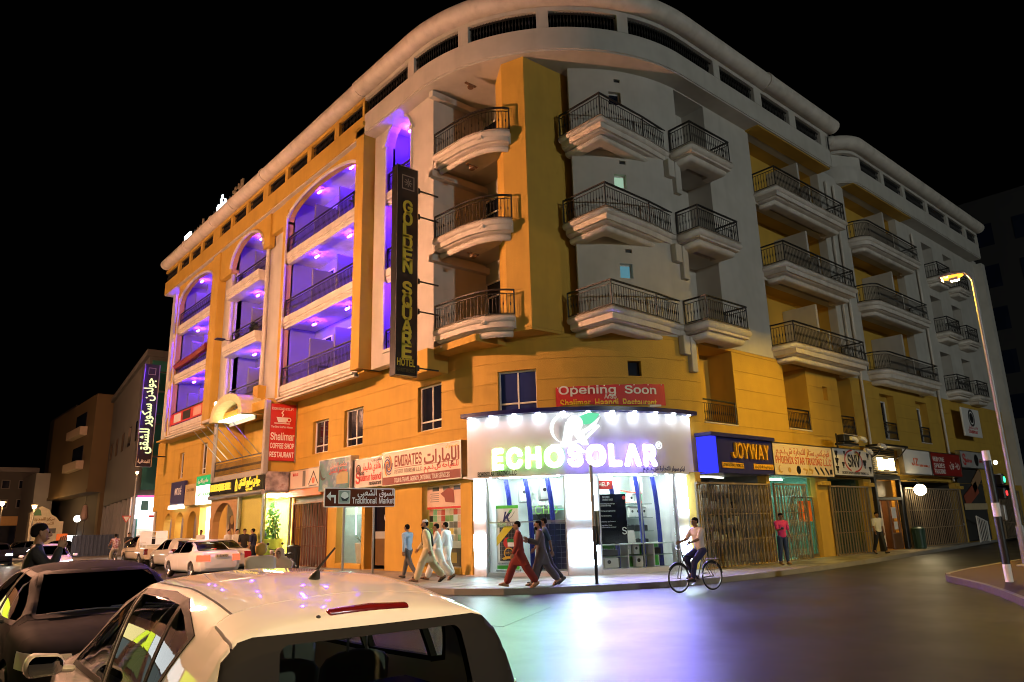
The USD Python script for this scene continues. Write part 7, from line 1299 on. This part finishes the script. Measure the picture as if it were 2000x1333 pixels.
car('pickup_truck', 'pale cream pickup truck with white headboard rack parked along the left kerb', 'pickup', (12.75, 44.6, 0), .02, PICK, PGOLD, (1.0, 3.95), [[(2.75, 1.08), (2.72, 1.62), (3.02, 1.60), (3.42, 1.14), (3.42, 1.08)], [(2.68, 1.08), (2.66, 1.63), (2.0, 1.62), (1.95, 1.1)]], ([(-.66, 1.12), (.66, 1.12), (.56, 1.62), (-.56, 1.62)], 2.9, 3.9, 1), ([(-.55, 1.25), (.55, 1.25), (.52, 1.58), (-.52, 1.58)], 1.4, 2.1, 1), [('tail_light', tail(.70, .95, .68, .98, .2), TAILR), ('head_light', end_prism([(.45, .72), (.95, .74), (.95, .92), (.5, .9)], 4.4, 5)+end_prism([(-.45, .72), (-.5, .9), (-.95, .92), (-.95, .74)], 4.4, 5), CLEARL)], glass=DARKTINT, R=.37, seams=[bed_cut], extras=pick_extras, trim=.03)
# far traffic beyond
far = car('far_saloon', 'distant dark saloon with lit headlamps at the far left edge', 'car', (7.4, 64, 0), PI-.1, SEDAN, PDARK, (.95, 3.55), [s_f, s_r], s_ws, s_rw, [('head_light', head((.64, .78)), HLIT)], glass=DARKTINT, group=None, seats=False, trim=0.0)
clone(far, (13.2, 76, 0), PI/2-.2, 'distant dark saloon parked in front of the pale far building'); clone(far, (15.2, 74, 0), PI/2, 'distant dark saloon at the far corner left of the hoarding'); clone(far, (11.0, 82, 0), PI, 'very distant dark car near the lit arcade')
# motorbike by the bin
mb = thing('motorbike', 'dark motorbike parked beside the bin near the dark red gate', 'motorbike', (13.1, 29.7, .0), .25)
for y in (-.62, .62): w = part(mb, 'wheel', xf(torus(.25, .055, 28, 8), (0, y, .30)), RUBBER, smooth=60); part(w, 'rim', xf(revolve([(0, -.03), (.20, -.03), (.20, .03), (0, .03)], 18), (0, y, .30), ry=PI/2), ALLOY)
part(mb, 'engine', bbox(-.14, .14, -.22, .20, .22, .55, .05), BLACK); part(mb, 'tank', tm(hull([((0, .05, .78), (.13, .12, .09)), ((0, .32, .82), (.12, .1, .1))])), paint('motorbike_black', (.02, .02, .022)), smooth=40); part(mb, 'saddle', tm(hull([((0, -.1, .76), (.12, .1, .05)), ((0, -.62, .84), (.10, .12, .05))])), BLACK, smooth=40)
part(mb, 'fork', [cyl((sx*.09, .62, .30), (sx*.09, .42, .98), .022, 6) for sx in (-1, 1)], CHROME); part(mb, 'handlebar', tube([(-.36, .30, 1.06), (-.15, .42, 1.02), (.15, .42, 1.02), (.36, .30, 1.06)], .014, 6), BLACK); part(mb, 'mirror', [ball((sx*.36, .36, 1.24), .055, 1) for sx in (-1, 1)]+[cyl((sx*.3, .34, 1.05), (sx*.36, .36, 1.22), .007, 4) for sx in (-1, 1)], BLACK); part(mb, 'head_lamp', ball((0, .56, .92), .09, 2), CLEARL, smooth=True); part(mb, 'exhaust', cyl((.16, -.1, .28), (.18, -.8, .36), .045, 8), CHROME); part(mb, 'mudguard', tube([(0, -.62+.32*math.cos(a), .30+.32*math.sin(a)) for a in np.linspace(.6, 2.8, 8)], .05, 6), BLACK)

# ------------------------------------------------------------------ street furniture
tmk = thing('direction_sign', 'brown Traditional Market direction sign with white arrow on two grey posts', 'sign')
TF = Frame((0, 22.0), (1, 0), (0, -1)); rr_ = sbox(11.06, 2.44, 13.70, 3.06).buffer(-.06).buffer(.06)
put(tmk, TF, flat(rr_, .03), 0, 0, WHT, 0, name='border'); part(tmk, 'panel', TF.face(flat(rr_.buffer(-.035), .006), 0, 0, .031), mat('brown_sign_panel', (.11, .026, .010), .7, .05, spec=.1))
part(tmk, 'post', [cyl((11.82, 22.05, .15), (11.82, 22.05, 2.95), .04, 10)], LAMPGREY); part(tmk, 'post', [cyl((12.92, 22.05, .15), (12.92, 22.05, 2.95), .04, 10)], LAMPGREY)
put(tmk, TF, flat(union_all([Polygon([(0, .17), (.15, .32), (.15, .21), (.33, .21), (.33, -.05), (.27, -.05), (.27, .135), (.15, .135), (.15, .03)])])), 11.14, 2.62, WHT, .037, name='arrow')
put(tmk, TF, flat(sbox(0, 0, .42, .42)), 11.56, 2.56, WHT, .037, name='pictogram'); put(tmk, TF, flat(sbox(.02, .02, .40, .40)), 11.56, 2.56, mat('pictogram_grey', (.30, .36, .30)), .043, name='pictogram'); put(tmk, TF, flat(Point(.22, .24).buffer(.13)), 11.56, 2.56, WHT, .049, name='pictogram'); put(tmk, TF, flat(Polygon([(.06, .22), (.22, .14), (.38, .22), (.30, .08), (.14, .08)])), 11.56, 2.56, INK, .055, name='pictogram')
put(tmk, TF, glyphs('Traditional', .19, .005, 1, width=.92), 12.06, 2.56, WHT, .037); put(tmk, TF, glyphs('Market', .19, .005, 1, width=.58), 13.07, 2.56, WHT, .037); put(tmk, TF, glyphs('الشعبي', .21, .005, 1, width=.72), 12.26, 2.82, WHT, .037); put(tmk, TF, glyphs('السوق', .21, .005, 1, width=.58), 13.08, 2.82, WHT, .037)
ps = thing('sign_post', 'slim grey and black post on the pavement before the bright shop', 'post', (15.05, 14.02, .15)); part(ps, 'upper_pole', cyl((0, 0, 1.5), (0, 0, 3.15), .045, 10), LAMPGREY); part(ps, 'lower_pole', cyl((0, 0, 0), (0, 0, 1.5), .045, 10), BLACK); part(ps, 'plate', box(.06, .11, -.12, .12, 1.0, 1.9), STEEL)
zp = thing('signal_post', 'black and white banded signal post with green and red lamps on the island', 'traffic light', (20.4, 5.95, .14))
for z0, z1, m_ in ((0, .40, WHT), (.40, 1.48, BLACK), (1.48, 1.80, WHT), (1.80, 2.80, BLACK), (2.80, 3.04, WHT)): part(zp, 'band', cyl((0, 0, z0), (0, 0, z1), .085, 14), m_, smooth=60)
BXF = lambda z: bbox(.10, .30, -.22, .0, z, z+.28, .03)
part(zp, 'signal_box', BXF(1.88), BLACK); part(zp, 'signal_box', BXF(2.20), BLACK); part(zp, 'green_lamp', cyl((.20, -.225, 2.34), (.20, -.235, 2.34), .07, 14), emit('green_signal', (.05, 1, .35), 3.0)); part(zp, 'red_lamp', cyl((.20, -.225, 2.02), (.20, -.235, 2.02), .06, 14), emit('red_signal', (1, .03, .03), 3.0)); part(zp, 'grey_panel', bbox(.09, .22, -.15, .1, 1.38, 1.75, .02), LAMPGREY); part(zp, 'top_lamp', ball((.16, -.12, 2.75), .05, 1), emit('small_white', (.9, 1, 1), 8))
def bin_(label, loc, m_):
    t = thing('litter_bin', label, 'bin', loc); part(t, 'barrel', revolve([(0, 0), (.24, 0), (.28, .85), (.26, .87), (0, .86)], 18), m_, smooth=40); part(t, 'lid', revolve([(.0, 1.0), (.2, .98), (.3, .90), (.3, .86), (0, .86)], 18), m_, smooth=40)
    for k in range(10): a = k*PI/5; part(t, 'rib', cyl((.25*math.cos(a), .25*math.sin(a), .03), (.285*math.cos(a), .285*math.sin(a), .84), .012, 4), m_)
bin_('dark green litter bin beside the lit wooden entrance', (37.35, 14.25, .15), mat('dark_green_bin', (.012, .045, .03), .4)); bin_('black litter bin by the dark red folding gate', (14.35, 31.2, .15), BLACK)
# ------------------------------------------------------------------ the far side of the left street
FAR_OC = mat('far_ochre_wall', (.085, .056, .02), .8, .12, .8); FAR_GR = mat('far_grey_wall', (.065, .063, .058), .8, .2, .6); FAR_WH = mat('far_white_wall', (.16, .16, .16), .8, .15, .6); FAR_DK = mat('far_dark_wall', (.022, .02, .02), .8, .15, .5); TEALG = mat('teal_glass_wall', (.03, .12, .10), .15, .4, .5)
def grid_windows(t, fr, a0, a1, z0, z1, nx, nz, w, h, m_=DARKGLASS, d=.02):
    for i in range(nx):
        for j in range(nz):
            a, z = a0+(a1-a0)*(i+.5)/nx, z0+(z1-z0)*(j+.5)/nz; p = part(t, 'window', [fr.bbox(a-w/2, a+w/2, 0, d+.03, z-h/2, z-h/2+.12), fr.bbox(a-w/2, a+w/2, 0, d+.03, z+h/2-.12, z+h/2), fr.bbox(a-w/2, a-w/2+.12, 0, d+.03, z-h/2, z+h/2), fr.bbox(a+w/2-.12, a+w/2, 0, d+.03, z-h/2, z+h/2)], FAR_WH); part(p, 'pane', fr.box(a-w/2+.12, a+w/2-.12, 0, d, z-h/2+.12, z+h/2-.12), m_)
# grey and green glass building with the arabic sign (just beyond the hotel)
gb = thing('glass_corner_building', 'grey building with green glass corner and bright white shop below', 'building')
gpoly = Polygon([(15.1, 60), (18.1, 84), (44, 84), (44, 60)])
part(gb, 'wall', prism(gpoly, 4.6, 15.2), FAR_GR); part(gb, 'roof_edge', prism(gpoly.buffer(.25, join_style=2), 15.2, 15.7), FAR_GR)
GBF = Frame((0, 60), (1, 0), (0, -1)); GBL, gll = tangent((18.1, 84), (15.1, 60))
for i in range(4):
    for j in range(4): part(gb, 'glass_panel', GBF.box(15.3+i*1.5, 15.3+i*1.5+1.44, .02, .1, 5.0+j*2.5, 7.4+j*2.5), TEALG)
part(gb, 'band', [GBF.box(15.1, 22, .0, .2, z, z+.12) for z in (7.42, 12.42)], FAR_WH)
for j in range(8): part(gb, 'column', GBL.bbox(.3+j*3.1, .7+j*3.1, -.3, .02, .15, 4.6), FAR_WH)
for j in range(7): part(gb, 'glass_panel', GBL.box(.75+j*3.1, 3.3+j*3.1, -.5, -.4, .3, 4.5), TEALG)
for j in range(5): part(gb, 'window', GBL.box(2+j*4.5, 3.6+j*4.5, 0, .03, 9.0, 10.6), DARKGLASS)
part(gb, 'shop_back', [box(15.5, 30, 63, 63.2, .15, 4.6), box(15.5, 30, 60, 63, 4.45, 4.6)], WHITEP); part(gb, 'shop_light', box(16.0, 29, 60.3, 60.5, 4.25, 4.42), emit('white_shop_strip', (.92, .95, 1), 75)); part(gb, 'shop_fascia', GBF.bbox(15.1, 26, 0, .25, 2.9, 4.45), emit('lit_shop_fascia', (.95, .93, 1), 3.2)); part(gb, 'pink_line', GBF.box(15.1, 26, .26, .3, 4.45, 4.58), emit('pink_line', (1, .12, .4), 1.6)); part(gb, 'red_print', GBF.box(16, 18, .255, .262, 3.0, 3.15), REDP); part(gb, 'screen', GBF.box(15.4, 15.9, .255, .27, 3.5, 4.2), mat('screen_teal', (.1, .3, .35)))
for k in range(4): part(gb, 'shelf_unit', box(15.9+k*1.4, 16.9+k*1.4, 62.4, 62.9, .3, 2.2), cm[k])
av = thing('arabic_vertical_sign', 'tall dark vertical sign with glowing arabic lettering standing off the wall', 'sign'); AF = Frame((0, 55.0), (1, 0), (0, -1)); part(av, 'box', AF.bbox(13.62, 14.55, -.4, 0, 6.3, 13.5), mat('deep_violet_panel', (.018, .012, .035), .35)); part(av, 'edge', [AF.box(13.57, 13.62, -.4, .01, 6.3, 13.5), AF.box(14.55, 14.6, -.4, .01, 6.3, 13.5)], STEEL); part(av, 'emblem', AF.face(flat(sbox(-.25, -.25, .25, .25).difference(sbox(-.21, -.21, .21, .21))), 14.08, 13.0, .003), mat('grey_letter', (.25, .24, .22))); part(av, 'bracket', [box(14.55, 15.7, 55.1, 55.2, z, z+.08) for z in (7, 10, 13)], IRON)
g = glyphs('جولدن سكوير للشقق', .62, .03, 2, width=5.3); V = np.array(g.vertices); part(av, 'lettering', AF.face(trimesh.Trimesh(np.stack([-V[:, 1], V[:, 0], V[:, 2]], 1), g.faces, process=False), 14.25, 7.2, .003), emit('pale_yellow_letters', (.92, 1, .45), 1.3)); part(av, 'lettering', AF.face(glyphs('الفندقية', .26, .02, 1, width=.8), 13.68, 6.55, .003), WHT)
# ochre block with overhang
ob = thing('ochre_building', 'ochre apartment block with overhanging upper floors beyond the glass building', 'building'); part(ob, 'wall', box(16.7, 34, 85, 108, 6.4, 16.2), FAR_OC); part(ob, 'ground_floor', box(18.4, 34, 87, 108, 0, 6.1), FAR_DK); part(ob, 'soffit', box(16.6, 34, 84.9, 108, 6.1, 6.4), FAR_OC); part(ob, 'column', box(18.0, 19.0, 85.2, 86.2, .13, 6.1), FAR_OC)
OBL = Frame((16.7, 0), (0, 1), (-1, 0))
for j in range(2): b = part(ob, 'balcony', OBL.bbox(88, 95, 0, .7, 8.6+j*3.6, 9.5+j*3.6), mat('pale_rail', (.35, .28, .2))); part(b, 'door', OBL.box(89, 94, .0, .05, 9.5+j*3.6, 11.2+j*3.6), DARKGLASS)
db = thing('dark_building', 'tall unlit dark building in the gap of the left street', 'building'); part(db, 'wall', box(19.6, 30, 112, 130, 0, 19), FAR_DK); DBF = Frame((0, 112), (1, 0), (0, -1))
for i in range(2):
    for j in range(4): part(db, 'window', DBF.box(20.2+i*2.4, 21.4+i*2.4, 0, .05, 5+j*3.4, 6.6+j*3.4), DARKGLASS)
part(db, 'shopfront', [DBF.bbox(19.8+k*1.5, 21.0+k*1.5, 0, .1, .3, 3.0) for k in range(3)], mat('dim_tan', (.18, .11, .06)))
rlit = thing('round_lit_sign', 'small round white lit sign on a post before the dark far building', 'sign'); part(rlit, 'globe', ball((15.86, 83.5, 3.45), .34, 2), emit('round_glow', (1, .95, .85), 2.5), smooth=True); part(rlit, 'post', cyl((15.9, 83.6, .1), (15.9, 83.6, 3.3), .05, 6), IRON)
ln = thing('lantern_sign', 'dim lantern shaped street decoration standing before the dark building', 'street decoration'); part(ln, 'lantern', [tm(hull([((15.45, 78.5, 3.5), .35), ((15.45, 78.5, 4.4), .2)]))], mat('dim_lantern', (.22, .15, .12))); part(ln, 'post', cyl((15.5, 78.6, .1), (15.5, 78.6, 3.3), .05, 6), IRON); part(ln, 'finial', cyl((15.45, 78.5, 4.5), (15.45, 78.5, 5.4), .03, 5), IRON)
hd_ = thing('hoarding_fence', 'dark blue corrugated hoarding fence beyond the junction', 'fence')
for k in range(14): part(hd_, 'sheet', [box(13.2+k*.30, 13.5+k*.30, 70.6, 70.64, .13, 1.85), box(13.2+k*.30, 13.27+k*.30, 70.54, 70.6, .13, 1.85)], mat('hoarding_blue', (.05, .075, .13), .5, .2))
# white far building with sign and lit arcade
wb = thing('white_far_building', 'pale building with dark window grid and orange lit arcade at far left', 'building'); part(wb, 'wall', box(-6, 17.0, 119, 140, 4.6, 10.4), FAR_GR); part(wb, 'cornice', [box(-6, 17.3, 118.6, 140, 10.4, 11.0)], FAR_WH); part(wb, 'arcade_beam', box(-6, 17.0, 118.5, 119.4, 3.4, 4.6), mat('lit_arcade_ochre', (.5, .3, .1))); WBF = Frame((0, 119), (1, 0), (0, -1)); part(wb, 'arcade_glass', WBF.box(-6, 17, -.4, -.3, 0, 3.4), DARKGLASS)
for k in range(6): part(wb, 'arcade_column', box(15.6-k*2.8, 16.1-k*2.8, 118.5, 119.2, 0, 3.4), mat('lit_arcade_ochre', (.5, .3, .1)))
grid_windows(wb, WBF, 7.0, 16.6, 5.0, 10.0, 5, 2, 1.0, 1.2)
ws = thing('white_sign_building', 'white stepped building with arabic sign and green emblem at far left', 'building'); CLW = mat('cream_lit_wall', (.55, .50, .42), .7); part(ws, 'tower', box(15.2, 17.2, 106, 116, 0, 9.4), FAR_WH); part(ws, 'lower_wing', box(14.9, 18.8, 104.5, 106, 0, 3.6), CLW); WSF = Frame((0, 104.5), (1, 0), (0, -1))
part(ws, 'curved_gable', xz([(14.9, 3.6), (18.0, 3.6), (17.6, 4.1), (17.1, 4.4), (16.8, 5.0), (16.0, 5.4), (15.3, 5.0), (14.9, 4.6)], 104.6, 105.8), CLW); part(ws, 'emblem', WSF.face(flat(Polygon([(-.4, 0), (.45, 0), (.3, .6), (0, .85), (-.3, .5)])), 15.6, 4.3, .02), mat('dull_green', (.06, .16, .08))); part(ws, 'lettering', [WSF.face(glyphs('مركز المدينة', .36, .05, 2, width=2.4), 15.1, 3.75, .02), WSF.face(glyphs('للتسوق الكبير', .32, .05, 2, width=2.3), 15.1, 3.25, .02)], mat('dark_gold_letters', (.22, .13, .03)))
for k in range(2): part(ws, 'window', WSF.box(15.3+k*1.3, 16.4+k*1.3, .01, .04, 2.2, 2.8), mat('dim_grey_glass', (.09, .09, .085), .3))
solo('orange_kiosk', bbox(16.2, 17.1, 94.0, 95, .13, 2.1, .05), emit('orange_kiosk_glow', (1, .16, .03), .75), 'small glowing orange kiosk below the white sign building', 'kiosk'); solo('lit_far_shop', box(17.4, 19.0, 96, 96.3, .7, 1.9), emit('far_shop_glow', (.95, 1, 1), 4), 'distant bright shop window right of the orange kiosk', 'shop window')
# shops across the left street (outside the picture, mirrored in the car windows)
op = thing('unseen_opposite_shops', 'unseen row of low shops with yellow lit signs, mirrored in the car windows', 'building'); part(op, 'wall', box(-16, -8, 18, 78, 0, 8), FAR_OC); OPF = Frame((-8, 0), (0, 1), (1, 0))
for k, c in enumerate(((.75, .95, .03), (.85, .9, .9), (.8, .95, .05), (.9, .75, .3))): part(op, 'lit_sign', OPF.bbox(20+k*14, 32+k*14, 0, .3, 3.2, 5.4), emit(f'opposite_sign_{k}', c, 3.0)); part(op, 'shop_window', OPF.box(20.5+k*14, 31.5+k*14, 0, .05, .4, 3.0), emit(f'opposite_window_{k}', (.3, .36, .34) if k % 2 else (.28, .3, .1), .8))
def far_lamp(label, x, y, h, p, s=1.0):
    t = thing('far_street_lamp', label, 'street lamp', (x, y, 0)); part(t, 'pole', cyl((0, 0, 0), (0, 0, h), .09, 8, .05), LAMPGREY); part(t, 'lamp_head', bbox(-.35*s, .35*s, -.2*s, .2*s, h, h+.14*s), LAMPGREY); part(t, 'lamp_glass', ball((0, -.05, h-.16*s), .2*s, 2), emit(f'far_lamp_{p}', (1, .55, .2), p), smooth=True)
far_lamp('distant orange street lamp before the pale far building', 14.4, 99, 5.3, 420); far_lamp('distant orange street lamp at the very left edge', 10.9, 95, 5.5, 420)
far_lamp('small far orange lamp near the green glass building', 14.6, 58.5, 6.2, 60, .45)
rs_ = thing('yield_sign', 'red bordered triangular sign on a post near the white shop', 'sign', (13.7, 56.5, .15)); part(rs_, 'post', cyl((0, 0, 0), (0, 0, 2.6), .04, 6), LAMPGREY); part(rs_, 'border', xz([(-.3, 2.9), (.3, 2.9), (0, 2.4)], -.03, 0), REDP); part(rs_, 'face', xz([(-.2, 2.84), (.2, 2.84), (0, 2.5)], -.05, -.03), WHT)
# right background
rb_ = thing('dark_far_block', 'tall dark building at the right edge behind the street lamp', 'building'); part(rb_, 'wall', box(64, 92, 6, 40, 0, 26), FAR_DK); RBF = Frame((64, 0), (0, 1), (-1, 0)); part(rb_, 'lettering', RBF.face(glyphs('AL', 2.6, .1, 0), 15.5, 7.2, .02, True), mat('dim_blue_letters', (.06, .09, .14)))
for i in range(5):
    for j in range(6): part(rb_, 'window', RBF.box(9+i*3.2, 10.8+i*3.2, 0, .05, 5+j*3.4, 6.8+j*3.4), DARKGLASS)
for k in range(7): part(rb_, 'gate_bar', cyl((57.5+k*.3, 13.6, .1), (57.5+k*.3, 13.6, 2.4), .03, 5), mat('dim_steel', (.2, .17, .13)))
